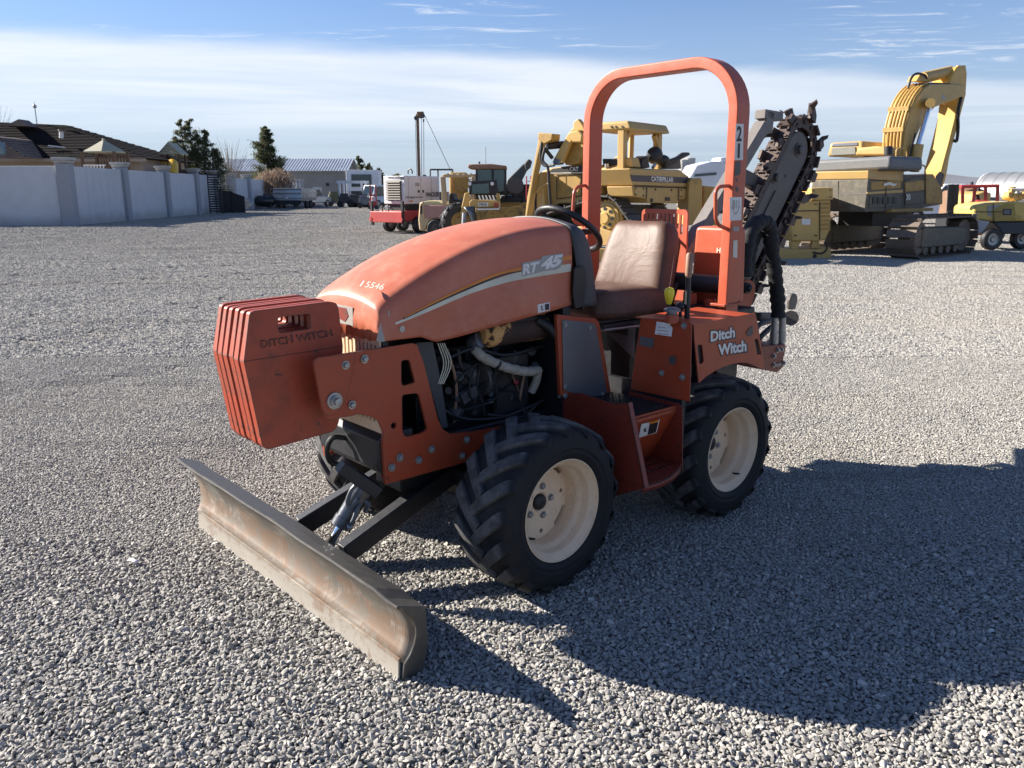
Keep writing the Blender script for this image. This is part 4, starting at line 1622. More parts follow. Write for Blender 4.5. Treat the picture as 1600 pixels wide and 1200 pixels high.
m.cyl((-0.60, 0.24, 1.05), (-0.60, 0.24, 1.12), 0.035, 16)
m.cyl((-0.60, 0.36, 1.05), (-0.60, 0.36, 1.10), 0.03, 16)
m.build('red_filter', ORANGE, TR)

# ---- roll bar: bent rectangular tube
path = []
YO, ZT, RB = 0.460, 2.212, 0.235
path.append((YO, 0.80))
path.append((YO, ZT - RB))
for k in range(1, 13):
    a = k / 12 * math.pi / 2
    path.append((YO - RB + RB * math.cos(a), ZT - RB + RB * math.sin(a)))
path += [(-y, z) for y, z in reversed(path)]
XF, XB, TH = -0.555, -0.657, 0.026
rows = []
for i, (y, z) in enumerate(path):
    a = np.array(path[max(0, i - 1)])
    b = np.array(path[min(len(path) - 1, i + 1)])
    t = (b - a) / np.linalg.norm(b - a)
    nrm = np.array([t[1], -t[0]])
    rnd = 0.006
    o_ = np.array([y, z]) + nrm * TH
    i_ = np.array([y, z]) - nrm * TH
    sec = []
    for (p, s) in ((o_, 1), (i_, -1)):
        pass
    def P3(x, q):
        return (x, q[0], q[1])
    sec = [P3(XF, o_ - nrm * rnd), P3(XF - 0.3 * rnd, o_ - nrm * 0.3 * rnd), P3(XF - rnd, o_), P3(XB + rnd, o_), P3(XB + 0.3 * rnd, o_ - nrm * 0.3 * rnd), P3(XB, o_ - nrm * rnd),
           P3(XB, i_ + nrm * rnd), P3(XB + 0.3 * rnd, i_ + nrm * 0.3 * rnd), P3(XB + rnd, i_), P3(XF - rnd, i_), P3(XF - 0.3 * rnd, i_ + nrm * 0.3 * rnd), P3(XF, i_ + nrm * rnd)]
    rows.append(sec)
m = MB()
m.grid(rows, closed_u=True)
ROPS = paint('roll_bar_paint', (0.46, 0.092, 0.042), 0.42, 0.35, (0.38, 0.14, 0.085), wear=0.3, wear_col=(0.14, 0.05, 0.035), scale=4, edge=0.5, edge_col=(0.16, 0.06, 0.04))  # lighter copy of the orange, kept for the sunlit bar
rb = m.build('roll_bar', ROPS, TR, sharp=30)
rb.modifiers.new('normals', 'WEIGHTED_NORMAL')
YS = YO + TH
on_post = lambda x, y, o=0.0015: T.at(x, y, Y=YS + o)
sheet('number_decal', [(1149.5, 193.5), (1162, 193.5), (1161, 250), (1147.5, 250)], on_post, WHITE_PRINT, rb)
lettering('stock_number', '2', [(1151, 221), (1158.8, 221), (1159.5, 197), (1152, 197)], lambda x, y: on_post(x, y, 0.003), BLACK_PRINT, rb, bold=0.03)
lettering('stock_number', '1', [(1152.5, 247), (1155.8, 247), (1156.6, 224), (1153.2, 224)], lambda x, y: on_post(x, y, 0.003), BLACK_PRINT, rb, bold=0.03)
sheet('decal_remnant', [(1148.5, 252), (1157.5, 252), (1157, 272), (1148, 276)], on_post, DARKIRON, rb)
sheet('decal_remnant', [(1149, 279), (1153, 279), (1151.5, 285)], on_post, DARKIRON, rb)
sheet('decal_remnant', [(1150, 290), (1155, 296), (1152, 301), (1149, 295)], on_post, DARKIRON, rb)
sheet('dealer_decal', [(1140, 345), (1140, 308), (1159, 308), (1158.5, 344)], on_post, WHITE_PRINT, rb)
lettering('dealer_mark', '811', [(1144.5, 327), (1155, 326), (1155.5, 312), (1145, 312.5)], lambda x, y: on_post(x, y, 0.003), GREY_PRINT, rb, bold=0.02)
band('dealer_shield', [(1143.5, 322), (1149.5, 333), (1156, 321)], [(1143.5, 324), (1149.5, 335.5), (1156, 323.5)], GREY_PRINT, rb, lambda x, y: on_post(x, y, 0.003))
sheet('serial_tag', [(1145, 361), (1145.5, 354), (1155, 354), (1154.5, 361.5)], on_post, GREY_PRINT, rb)
sheet('serial_tag', [(1145, 402), (1146, 376), (1152.5, 375), (1152, 403)], on_post, CREAM_PRINT, rb)
# grab handles, bent round bar in front of each post
for sgn, pts in ((1, [(1139, 290.5), (1124, 291.5), (1118, 299), (1118, 342), (1123, 352), (1137, 358)]), (-1, [(917, 289.5), (903, 291), (897, 299), (894.5, 336), (898, 347), (912, 352)])):
    m = MB()
    yy = 0.462 * sgn
    m.tube(round_poly(T.poly(pts, Y=yy), 0.03, 4, skip=(0, 5)), 0.009, 10)
    m.build('grab_handle', ROPS, TR)
# base gussets
for sgn in (1, -1):
    m = MB()
    m.box(-0.69, -0.53, sgn * 0.46 - 0.05, sgn * 0.46 + 0.035, 1.076, 1.090)
    m.build('roll_bar_foot', ORANGE, TR, bevel=0.003)

# ---- slotted guard and tank behind the seat
XG = -0.80
m = MB()
a, b = T.at(1003, 326, X=XG), T.at(1075, 326, X=XG)
y0, y1, zt = a[1], b[1], a[2]
hl = []
for k in range(10):
    f = (k + 0.7) / 11
    y = y0 + (y1 - y0) * f
    w = 0.008
    z0_, z1_ = (zt - 0.10, zt - 0.025) if 0 < k < 9 else (zt - 0.13, zt - 0.03)
    hl.append([(XG, y - w, z0_), (XG, y + w, z0_), (XG, y + w, z1_), (XG, y - w, z1_)])
    if 0 < k < 9:
        hl.append([(XG, y - w, zt - 0.20), (XG, y + w, zt - 0.20), (XG, y + w, zt - 0.12), (XG, y - w, zt - 0.12)])
m.prism(round_poly([(XG, y0, 1.02), (XG, y1, 1.02), (XG, y1, zt), (XG, y0, zt)], 0.03, skip=(0, 1)), (-0.012, 0, 0), hl)
m.build('rear_guard', ROPS, TR)
m = MB()
XT = -0.72
a, b = T.at(1079, 353, X=XT), T.at(1140, 353, X=XT)
m.prism(round_poly([(XT, a[1] + 0.015, 1.05), (XT, b[1] + 0.01, 1.05), (XT, b[1] - 0.005, a[2]), (XT, a[1] + 0.03, a[2])], 0.03), (-0.16, 0, 0))
tk = m.build('rear_tank', ROPS, TR, bevel=0.018, seg=4)
lettering('tank_lettering', 'H', [(1119.5, 395), (1125.5, 395), (1126, 387), (1120, 387)], lambda x, y: T.at(x, y, X=XT + 0.003), CREAM_PRINT, tk, bold=0.03)
m = MB()
m.box(-0.95, -0.60, -0.35, 0.40, 0.75, 1.03)
m.box(-1.10, -0.90, -0.22, 0.22, 0.55, 1.05)
m.build('rear_frame', BLACK_DEEP, TR, bevel=0.006)

# ---- axles and belly
FIT[0] = None
m = MB()
for x in (0.605, -0.605):
    m.cyl((x, -0.55, 0.365), (x, 0.55, 0.365), 0.055, 16)
    m.ball((x, 0, 0.365), 0.13, scale=(1, 1.1, 1))
m.build('axle', BLACK_DEEP, TR)
m = MB()
m.box(-0.95, 1.02, -0.17, 0.17, 0.46, 0.60)
m.box(0.75, 0.98, -0.10, 0.10, 0.36, 0.50)
m.build('chassis', BLACK_DEEP, TR, bevel=0.008)
m = MB()
m.box(-0.42, 0.45, -0.40, 0.40, 0.25, 0.47)
m.build('belly_pan', BLACK_DEEP, TR, bevel=0.02)

# ---- wheels
RT_, WT = 0.367, 0.285


def tyre_mesh():
    m = MB()
    h = WT / 2
    prof = [(-h + 0.02, 0.213), (-h - 0.002, 0.225), (-h - 0.010, 0.262), (-h - 0.008, 0.295), (-h - 0.001, 0.318), (-h + 0.012, 0.331), (-h + 0.035, 0.337), (-0.05, 0.342), (0, 0.343), (0.05, 0.342), (h - 0.035, 0.337), (h - 0.012, 0.331), (h + 0.001, 0.318), (h + 0.008, 0.295), (h + 0.0125, 0.264), (h + 0.010, 0.262), (h + 0.008, 0.258), (h + 0.0085, 0.247), (h + 0.010, 0.244), (h + 0.002, 0.225), (h - 0.006, 0.216), (h - 0.02, 0.208)]
    m.lathe(prof, (0, 0, 0), (0, 1, 0), 72)

    def surf(y):
        ay = abs(y)
        if ay < 0.05:
            return 0.342
        if ay < h - 0.035:
            return 0.342 - 0.005 * (ay - 0.05) / (h - 0.085)
        return 0.337 - 0.006 * min(1, (ay - (h - 0.035)) / 0.023) - max(0, ay - (h - 0.012)) * 1.0
    NL = 17
    for side in (1, -1):
        for k in range(NL):
            base = 2 * math.pi * (k + (0.5 if side < 0 else 0)) / NL
            rws = []
            for i in range(9):
                u = i / 8
                y = side * (-0.018 + (h + 0.020) * u ** 0.92)
                th = base + 0.44 * u ** 0.85
                rs_ = surf(y) - 0.004
                top = rs_ + (0.027 - 0.003 * u) if u < 0.95 else rs_ + 0.018
                if u > 0.8:
                    top = min(top, RT_ - 0.002 - 0.03 * (u - 0.8))
                wb, wt_ = 0.026 + 0.008 * u, 0.0185 + 0.006 * u
                # lug runs diagonally, offsets mostly round the tyre
                sec = []
                for off, rr in ((-wb, rs_), (-wt_, top), (wt_, top), (wb, rs_)):
                    a = th + off / 0.35
                    yy = y - side * off * 0.35
                    sec.append((rr * math.cos(a), yy, rr * math.sin(a)))
                rws.append(sec)
            m.grid(rws, smooth=False)
            m.add(rws[0], [(0, 1, 2, 3)])
            m.add(rws[-1], [(3, 2, 1, 0)])
    return m


def rim_mesh():
    m = MB()
    h = WT / 2
    # dish seen from the outside (+y)
    prof = [(-0.10, 0.19), (-0.02, 0.172), (0.050, 0.171), (0.062, 0.173), (0.072, 0.184), (0.080, 0.188), (0.108, 0.189), (0.114, 0.192), (0.121, 0.203), (0.130, 0.207), (0.137, 0.2145), (0.141, 0.217), (0.143, 0.214), (0.140, 0.208)]
    m.lathe(prof, (0, 0, 0), (0, 1, 0), 56)
    return m


def disc_mesh():
    m = MB()
    out = []
    for k in range(96):
        a = 2 * math.pi * k / 96
        f = (a * 4 / (2 * math.pi)) % 1
        r = 0.1775 if (f < 0.62) else 0.150
        out.append((r * math.cos(a), 0, r * math.sin(a)))
    hl = [[(0.036 * math.cos(a), 0, 0.036 * math.sin(a)) for a in np.linspace(0, 2 * math.pi, 21)[:-1]]]
    for k in range(4):
        a = 2 * math.pi * (k + 0.31) / 4
        hl.append([(0.135 * math.cos(a) + 0.010 * math.cos(b), 0, 0.135 * math.sin(a) + 0.010 * math.sin(b)) for b in np.linspace(0, 2 * math.pi, 11)[:-1]])
    m.prism(out, (0, -0.008, 0), hl)
    m.lathe([(0, 0.036), (0.006, 0.044), (0.0, 0.062)], (0, 0, 0), (0, 1, 0), 24)
    return m


tm = tyre_mesh().build('tyre', RUBBER, None, sharp=38)
rm = rim_mesh().build('rim', CREAM, None, sharp=50, solid=0.005)
dm = disc_mesh().build('disc', CREAM, None, sharp=40)
hm = MB()
hm.lathe([(-0.06, 0.034), (0.005, 0.034), (0.012, 0.028), (0.016, 0.02), (0.016, 0)], (0, 0, 0), (0, 1, 0), 24)
hm = hm.build('hub', BLACK, None)
vm = MB()
vm.tube([(0.186, 0.085, 0.02), (0.175, 0.115, 0.02), (0.170, 0.13, 0.02)], [0.006, 0.005, 0.004], 8)
vm = vm.build('valve_stem', BLACK, None)
protos = (tm, rm, dm, hm, vm)
for px_, sgn, turn, st in ((0.605, 1, 0.6, 0.03), (-0.605, 1, 2.2, 0), (0.605, -1, 1.4, 0.03), (-0.605, -1, 3.0, 0)):
    w = thing('wheel', '', '', (px_, sgn * 0.565, 0.357))
    del w['label'], w['category']
    w.parent = TR
    w.rotation_euler = (0, 0, (0 if sgn > 0 else math.pi) + st)
    for p in protos:
        c = p.copy()
        COL.objects.link(c)
        c.parent = w
        c.rotation_euler = (0, turn if sgn > 0 else -turn, 0)
        if p is dm:
            c.location = (0, 0.0, 0)
        if p is hm:
            c.location = (0, 0.004, 0)
        if p is tm and sgn < 0:
            c.rotation_euler = (0, 0, math.pi)
    for k in range(5):
        a = 2 * math.pi * k / 5 + turn
        share('wheel_nut', BOLT_ME, w, (0.068 * math.cos(a), 0.001, 0.068 * math.sin(a)))
for p in protos:
    bpy.data.objects.remove(p)

# ---- dozer blade
FIT[0] = LOW
BLADE, bb, bp_ = new_mat('scoured_blade_steel')
tt = bb.n('ShaderNodeTexCoord')
mpn = bb.n('ShaderNodeMapping')
mpn.inputs['Scale'].default_value = (1, 0.6, 1)
bb.l(tt.outputs['Object'], mpn.inputs[0])
n1 = bb.n('ShaderNodeTexNoise', i_Scale=4.5, i_Detail=9, i_Roughness=0.7, i_Distortion=0.6)
mp2 = bb.n('ShaderNodeMapping')
mp2.inputs['Scale'].default_value = (1, 40, 3)
mp2.inputs['Rotation'].default_value = (0.25, 0, 0)
bb.l(tt.outputs['Object'], mp2.inputs[0])
n2 = bb.n('ShaderNodeTexNoise', i_Scale=3.0, i_Detail=6, i_Roughness=0.7)
bb.l(mpn.outputs[0], n1.inputs['Vector'])
bb.l(mp2.outputs[0], n2.inputs['Vector'])
sx = bb.n('ShaderNodeSeparateXYZ')
bb.l(tt.outputs['Object'], sx.inputs[0])
zz = bb.math('ADD', sx.outputs[2], bb.math('MULTIPLY', bb.math('SUBTRACT', n1.outputs[0], 0.5), 0.10))
base_ = bb.ramp(bb.math('MULTIPLY', zz, 3.0), [(0.0, (0.42, 0.39, 0.345)), (0.22, (0.36, 0.325, 0.28)), (0.27, (0.20, 0.17, 0.14)), (0.5, (0.145, 0.132, 0.112)), (0.72, (0.115, 0.11, 0.096)), (1.0, (0.08, 0.078, 0.073))])
n3 = bb.n('ShaderNodeTexNoise', i_Scale=11.0, i_Detail=10, i_Roughness=0.78, i_Distortion=0.5)
bb.l(mpn.outputs[0], n3.inputs['Vector'])
mid = bb.math('MULTIPLY', bb.smooth(sx.outputs[2], 0.05, 0.12), bb.math('SUBTRACT', 1.0, bb.smooth(sx.outputs[2], 0.17, 0.27)))
rust = bb.smooth(bb.math('ADD', bb.math('ADD', n3.outputs[0], bb.math('MULTIPLY', n2.outputs[0], 0.30)), bb.math('MULTIPLY', mid, 0.10)), 0.66, 0.78)
c = bb.mix(bb.math('MULTIPLY', rust, 0.6), base_, (0.20, 0.115, 0.068))
pale = bb.smooth(bb.math('ADD', n1.outputs[0], bb.math('MULTIPLY', n2.outputs[0], 0.4)), 0.72, 0.86)
c = bb.mix(bb.math('MULTIPLY', pale, 0.4), c, (0.46, 0.43, 0.385))
dark = bb.smooth(n3.outputs[0], 0.44, 0.30)
c = bb.mix(bb.math('MULTIPLY', dark, 0.55), c, (0.075, 0.066, 0.055))
bb.l(c, bp_.inputs['Base Color'])
bp_.inputs['Metallic'].default_value = 0.25
bb.l(bb.math('ADD', 0.36, bb.math('MULTIPLY', n1.outputs[0], 0.3)), bp_.inputs['Roughness'])
bmp = bb.n('ShaderNodeBump', i_Strength=0.25, i_Distance=0.006)
bb.l(bb.math('ADD', n1.outputs[0], n2.outputs[0]), bmp.inputs['Height'])
bb.l(bmp.outputs[0], bp_.inputs['Normal'])
YR, YL = 0.634, -1.13
# profile (x, z) of the moldboard from the cutting edge up
prof = [(1.462, 0.075), (1.442, 0.105), (1.430, 0.14), (1.426, 0.175), (1.430, 0.21), (1.446, 0.25), (1.475, 0.292), (1.513, 0.330)]
NL_ = 34


def blade_row(f):
    y = YR + (YL - YR) * f
    wob = 0.006 * math.sin(f * 9.0) + 0.004 * math.sin(f * 23)
    out = []
    for x, z in prof:
        t = z / 0.330
        e = (0.068 * (1 - f) ** 8 - 0.135 * f ** 6) * t              # upper far corner runs out
        zz_ = z + wob * t ** 3 * 0.5 - 0.012 * t ** 4 * (1 if f < 0.04 else 0)
        out.append((x + wob * t * t, y + e, zz_))
    return out


m = MB()
m.grid([blade_row(k / NL_) for k in range(NL_ + 1)])
bl_ = m.build('dozer_blade', BLADE, TR, solid=0.010, sharp=40)
# top flange folded back
m = MB()
rows = []
for k in range(NL_ + 1):
    p = np.array(blade_row(k / NL_)[-1])
    rows.append([p, p + np.array([-0.055, 0, -0.020]), p + np.array([-0.115, 0, -0.045])])
m.grid(rows)
BL_TOP = paint('blade_top_steel', (0.085, 0.083, 0.08), 0.5, 0.45, (0.15, 0.135, 0.12), wear=0.25, wear_col=(0.25, 0.14, 0.09), metal=0.4, scale=6, bump=0.1)
tf = m.build('top_flange', BL_TOP, bl_, solid=0.008, sharp=18)
tf.data.polygons.foreach_set('use_smooth', [False] * len(tf.data.polygons))
m = MB()
rows = []
for k in range(NL_ + 1):
    f = k / NL_
    y = YR + (YL - YR) * f
    rows.append([(1.468, y, -0.012), (1.4745, y, -0.01), (1.470, y, 0.085), (1.462, y, 0.085)])
m.grid(rows, closed_u=True)
m.add(rows[0], [(0, 1, 2, 3)])
m.add(rows[-1], [(0, 1, 2, 3)])
m.build('cutting_edge', BLADE, bl_, sharp=30)
m = MB()
m.prism([(1.40, YR + 0.058, 0.283), (1.372, YR + 0.028, 0.13), (1.378, YR + 0.004, 0.015), (1.466, YR + 0.001, -0.01)] + [(x, YR + 0.001 + 0.068 * z / 0.33, z) for x, z in prof], (0, 0.010, 0.0))
m.build('end_plate', BL_TOP, bl_, bevel=0.002)
m = MB()
m.box(1.30, 1.405, -0.75, 0.25, 0.07, 0.20)
m.box(1.34, 1.40, -1.0, 0.55, 0.11, 0.17)
m.build('blade_back_beam', DARKIRON, bl_, bevel=0.006)
# push arms
for p, q in (((479, 816, 0.18), (545, 775, 0.27)), ((546, 858, 0.18), (672, 764, 0.34))):
    a, b = T.at(p[0], p[1], Z=p[2]), T.at(q[0], q[1], Z=q[2])
    d = (b - a) / np.linalg.norm(b - a)
    b2 = a + d * 0.78
    m = MB()
    m.beam(a - d * 0.03, b2, 0.062, 0.085)
    m.build('push_arm', BLACK_DEEP, TR, bevel=0.006)
m = MB()
m.box(0.62, 0.72, -0.50, 0.05, 0.33, 0.42)
m.build('arm_cross_tube', BLACK_DEEP, TR, bevel=0.006)
c0, c1, c2 = T.at(516, 852, X=1.335), T.at(535, 818, X=1.285), T.at(571, 757, X=1.19)
m = MB()
m.cyl(c1, c2, 0.040, 20)
d = (c2 - c1) / np.linalg.norm(c2 - c1)
m.cyl(c1 - d * 0.012, c1 + d * 0.03, 0.044, 20)
m.cyl(c1 + d * 0.10, c1 + d * 0.14, 0.0425, 20)
hc_ = m.build('lift_cylinder', CYLSTEEL, TR)
m = MB()
m.cyl(c0 - d * 0.02, c1, 0.019, 16)
m.build('piston_rod', CHROME, hc_)
m = MB()
m.beam(T.at(531, 728, X=1.30), T.at(590, 768, X=1.16), 0.07, 0.05)
m.build('cylinder_bracket', BLACK, TR, bevel=0.004)
HOSE_CLEAN = paint('braided_hose', (0.10, 0.11, 0.12), 0.45, 0.4, (0.2, 0.2, 0.2), scale=30)
m = MB()
m.tube(bez([T.at(557, 757, X=1.25), T.at(548, 768, X=1.27), T.at(543, 785, X=1.28), T.at(548, 793, X=1.27), T.at(560, 780, X=1.25)], 6), 0.009, 8)
m.build('hydraulic_hose', HOSE_CLEAN, hc_)
m = MB()
m.tube(bez([T.at(543, 824, X=1.28), T.at(552, 812, X=1.27), T.at(558, 795, X=1.25), T.at(566, 782, X=1.22), T.at(576, 788, X=1.20), T.at(570, 800, X=1.21)], 6), 0.009, 8)
m.build('hydraulic_hose', HOSE_CLEAN, hc_)
m = MB()
m.cyl(T.at(541, 824, X=1.29), T.at(548, 822, X=1.27), 0.014, 6)
m.build('hose_fitting', BOLT, hc_)

# ---- trencher boom
FIT[0] = BODY
BY = 0.05
BOOMSTEEL = paint('boom_steel', (0.105, 0.092, 0.084), 0.55, 0.5, (0.13, 0.11, 0.095), wear=0.15, wear_col=(0.20, 0.12, 0.08), metal=0.15, scale=4, bump=0.08)
Lx = [(1175, 327), (1231, 229)]
Rx = [(1155 + 60, 365), (1264, 243)]
tipc = T.at(1249, 219, Y=BY)
lp0, lp1 = T.at(1155, 364, Y=BY), T.at(1229.5, 230, Y=BY)
rp0, rp1 = T.at(1213, 364, Y=BY), T.at(1265.5, 238, Y=BY)
ax = (lp1 + rp1) / 2 - (lp0 + rp0) / 2
ax /= np.linalg.norm(ax)
per = np.array([ax[2], 0, -ax[0]])            # points to the rear and up side
if per[0] > 0:
    per = -per
BW = 0.5 * abs((rp1 - lp1) @ per)
cen = (lp1 + rp1) / 2
topc = cen + ax * 0.0
tipz = T.at(1251, 198, Y=BY)
end_r = min(BW, 0.135)
tip_c = cen + ax * (((tipz - cen) @ ax) - end_r)
low_c = cen - ax * 0.95
bpoly = []
for k in range(17):
    a = math.pi * k / 16
    bpoly.append(tip_c + per * BW * math.cos(a) + ax * end_r * math.sin(a))
bpoly.append(low_c - per * BW * 0.95)
bpoly.append(low_c + per * BW * 0.95)
m = MB()
m.prism(bpoly, (0, -0.10, 0))
boom = m.build('trencher_boom', BOOMSTEEL, TR, bevel=0.006)
m = MB()
m.prism([low_c + ax * 0.05 - per * 0.04, low_c + ax * 0.62 - per * 0.035, low_c + ax * 0.62 + per * 0.0, low_c + ax * 0.05 + per * 0.0], (0, 0.008, 0))
m.build('adjuster_bar', BOOMSTEEL, boom, bevel=0.002)
for px, py, r in ((1247, 234, 0.034), (1210, 277.5, 0.03)):
    c = T.at(px, py, Y=BY)
    m = MB()
    m.lathe([(0, r * 1.2), (0.006, r * 1.2), (0.006, r * 0.8), (0.026, r * 0.75), (0.03, r * 0.5), (0.03, 0)], c, (0, 1, 0), 20)
    m.build('idler_bolt', DARKIRON, boom)
m = MB()
c = T.at(1227, 275, Y=BY + 0.001)
m.lathe([(0, 0.011), (0.001, 0.011), (0.001, 0)], c, (0, 1, 0), 10)
m.build('grease_hole', BLACK_DEEP, boom)
# chain path: a stadium round the boom
CR = BW + 0.05
Ls = float((tip_c - low_c) @ ax)
per_len = 2 * Ls + 2 * math.pi * CR


def chain_at(s, lift=0.0):
    s = s % per_len
    r = CR + lift
    if s < Ls:
        return low_c + ax * s + per * r, ax, per
    s -= Ls
    if s < math.pi * CR:
        a = s / CR
        n = per * math.cos(a) + ax * math.sin(a)
        return tip_c + n * r, -per * math.sin(a) + ax * math.cos(a), n
    s -= math.pi * CR
    if s < Ls:
        return tip_c - ax * s - per * r, -ax, -per
    s -= Ls
    a = math.pi + s / CR
    n = per * math.cos(a) + ax * math.sin(a)
    return low_c + n * r, -per * math.sin(a) + ax * math.cos(a), n


FIT[0] = None


def link_proto():
    m = MB()
    p = 0.082
    for y in (-0.034, 0.022):
        out = []
        for k in range(7):
            a = -math.pi / 2 + math.pi * k / 6
            out.append((p / 2 + 0.031 * math.cos(a), y, 0.031 * math.sin(a)))
        for k in range(7):
            a = math.pi / 2 + math.pi * k / 6
            out.append((-p / 2 + 0.031 * math.cos(a), y, 0.031 * math.sin(a)))
        m.prism(out, (0, 0.009, 0))
    m.cyl((p / 2, -0.040, 0), (p / 2, 0.040, 0), 0.012, 10)
    m.cyl((-p / 2, -0.030, 0), (-p / 2, 0.031, 0), 0.010, 10)
    o = m.build('chain_link', CHAINIRON, None)
    me = o.data
    bpy.data.objects.remove(o)
    return me


def carrier_proto(flip):
    """plate bolted over a link that carries a cutter"""
    m = MB()
    s = 1 if flip else -1
    m.box(-0.034, 0.034, -0.055, 0.055, 0.024, 0.038)
    m.prism([(-0.035, s * 0.03, 0.03), (0.03, s * 0.03, 0.03), (0.045, s * 0.03, 0.075), (-0.01, s * 0.03, 0.085)], (0, s * 0.018, 0))
    for x in (-0.02, 0.02):
        for y in (-0.038, 0.038):
            m.cyl((x, y, 0.03), (x, y, 0.045), 0.009, 6)
    o = m.build('tooth_carrier', CHAINIRON, None)
    me = o.data
    bpy.data.objects.remove(o)
    return me


def tooth_proto(flip):
    m = MB()
    s = 1 if flip else -1
    pr = [(-0.04, 0.03), (0.012, 0.03), (0.035, 0.06), (0.07, 0.095), (0.082, 0.128), (0.06, 0.135), (0.015, 0.118), (-0.025, 0.08)]
    y0 = s * 0.045
    m.prism([(x, y0, z) for x, z in pr], (0, s * 0.022, 0))
    k = len(m.v)
    # cutting lip bent outwards
    m.prism([(0.03, y0 + s * 0.014, 0.085), (0.085, y0 + s * 0.012, 0.106), (0.093, y0 + s * 0.06, 0.135), (0.06, y0 + s * 0.055, 0.128)], (0.004, 0, 0.010))
    o = m.build('cutter_tooth', CHAINIRON, None)
    me = o.data
    bpy.data.objects.remove(o)
    return me


LINK, CARR, TOOTH = link_proto(), [carrier_proto(0), carrier_proto(1)], [tooth_proto(0), tooth_proto(1)]
FIT[0] = BODY
chain = thing('digging_chain', '', '')
del chain['label'], chain['category']
chain.parent = TR
NLK = int(round(per_len / 0.082))
for k in range(NLK):
    p, tdir, nrm = chain_at(k * per_len / NLK)
    p = np.array(p)
    p[1] = BY - 0.015
    M = Matrix((tuple(tdir), (0, 1, 0), tuple(nrm))).transposed()
    share('chain_link', LINK, chain, p, M)
    share('tooth_carrier', CARR[k % 2], chain, p, M)
    if k % 3 == 0:
        o = share('cutter_tooth', TOOTH[(k // 3) % 2], chain, p, M)
        o.scale = (0.9, 0.95, 0.86)
    elif k % 3 == 1:
        o = share('cutter_tooth', TOOTH[(k // 3 + 1) % 2], chain, p, M)
        o.scale = (0.62, 0.8, 0.6)
# crumber bar
m = MB()
GREYBAR = paint('weathered_grey_paint', (0.17, 0.155, 0.145), 0.55, 0.6, (0.12, 0.10, 0.085), wear=0.3, wear_col=(0.14, 0.09, 0.07), scale=7, bump=0.1)
ca, cb = T.at(1070, 398, Y=0.02), T.at(1191, 196, Y=0.02)
m.beam(ca, cb, 0.07, 0.07)
m.beam(cb - np.array([0.02, 0, 0.04]), cb + np.array([-0.03, 0, 0.075]), 0.07, 0.075)
m.beam(cb + np.array([0.03, 0, 0.06]), cb + np.array([-0.16, 0, 0.055]), 0.07, 0.05)
cb_ = m.build('crumber_bar', GREYBAR, TR, bevel=0.004)
f_ = 0.55
m = MB()
mid = ca + (cb - ca) * 0.62
m.beam(mid, mid + np.array([-0.20, 0, -0.05]), 0.05, 0.08)
m.build('crumber_bracket', DARKIRON, TR, bevel=0.004)
# lift arms, pin, boom head
for y in (0.26, 0.15):
    m = MB()
    x0 = 0
    P_ = T.poly([(1154, 488), (1155, 452), (1160, 440), (1168, 436.5), (1176, 438), (1181, 446), (1180, 460), (1171, 488)], Y=0.26)
    m.prism([np.array([p[0], y, p[2]]) for p in round_poly(P_, 0.02, 2)], (0, -0.025, 0))
    m.build('boom_arm', ORANGE, TR, bevel=0.005)
m = MB()
pc = T.at(1162, 449.5, Y=0.27)
m.cyl(pc - np.array([0, 0.22, 0]), pc + np.array([0, 0.03, 0]), 0.030, 20)
m.ball(pc + np.array([0, 0.03, 0]), 0.022)
m.build('arm_pin', BLACK, TR)
m = MB()
m.beam(low_c + ax * 0.12 + np.array([0, -0.05, 0]), np.array([-0.95, 0.0, 0.95]), 0.20, 0.16)
m.cyl((low_c[0] + 0.12, -0.16, low_c[2] - 0.02), (low_c[0] + 0.12, 0.16, low_c[2] - 0.02), 0.10, 24)
m.build('boom_head', DARKIRON, TR, bevel=0.008)
m = MB()
m.beam(T.at(1183, 495, Y=0.15), T.at(1238, 495, Y=0.10), 0.05, 0.05)
m.cyl(T.at(1236, 497, Y=0.14), T.at(1236, 497, Y=0.20), 0.045, 20)
m.prism(round_poly(T.poly([(1234, 484), (1234, 468), (1239, 458), (1245, 459), (1247, 468), (1243, 484)], Y=0.17), 0.02), (0, -0.02, 0))
m.build('bell_crank', BOOMSTEEL, TR, bevel=0.004)
for pts in ([(1180, 560), (1195, 540), (1215, 520)], [(1176, 545), (1190, 525), (1212, 505)], [(1172, 530), (1186, 508), (1208, 500)]):
    m = MB()
    m.tube(bez(T.poly(pts, Y=0.20), 6), 0.016, 10)
    m.build('rear_pipe', DARKIRON, TR)
# sleeved hoses to the rear
SLV = paint('black_hose_sleeve', (0.010, 0.011, 0.013), 0.75, 0.3, (0.03, 0.03, 0.03), scale=12, bump=0.5)
pts = [(1163, 430), (1165, 395), (1174, 360), (1190, 346), (1203, 358), (1206, 390), (1211, 430), (1215, 465), (1216, 495)]
cv_ = bez(T.poly(pts, Y=0.30), 9)
m = MB()
m.tube(cv_, [0.040 + 0.0035 * math.sin(i * 1.7) + 0.002 * math.sin(i * 0.61 + 1) for i in range(len(cv_))], 16)
m.build('hose_sleeve', SLV, TR, sharp=80)
cv2 = bez(T.poly([(1170, 432), (1172, 400), (1180, 372), (1192, 358), (1200, 370)], Y=0.24), 8)
m = MB()
m.tube(cv2, [0.032 + 0.002 * math.sin(i * 1.9) for i in range(len(cv2))], 14)
m.build('hose_sleeve', SLV, TR, sharp=80)
for px in (1209, 1221):
    m = MB()
    a, b = T.at(px, 542, Y=0.30), T.at(px + 1.5, 496, Y=0.30)
    d = b - a
    m.tube([a, a + d * 0.25, a + d * 0.25, a + d * 0.5, a + d * 0.5, b], [0.020, 0.020, 0.024, 0.024, 0.020, 0.020], 12)
    m.build('hose_coupling', BOLT, TR)
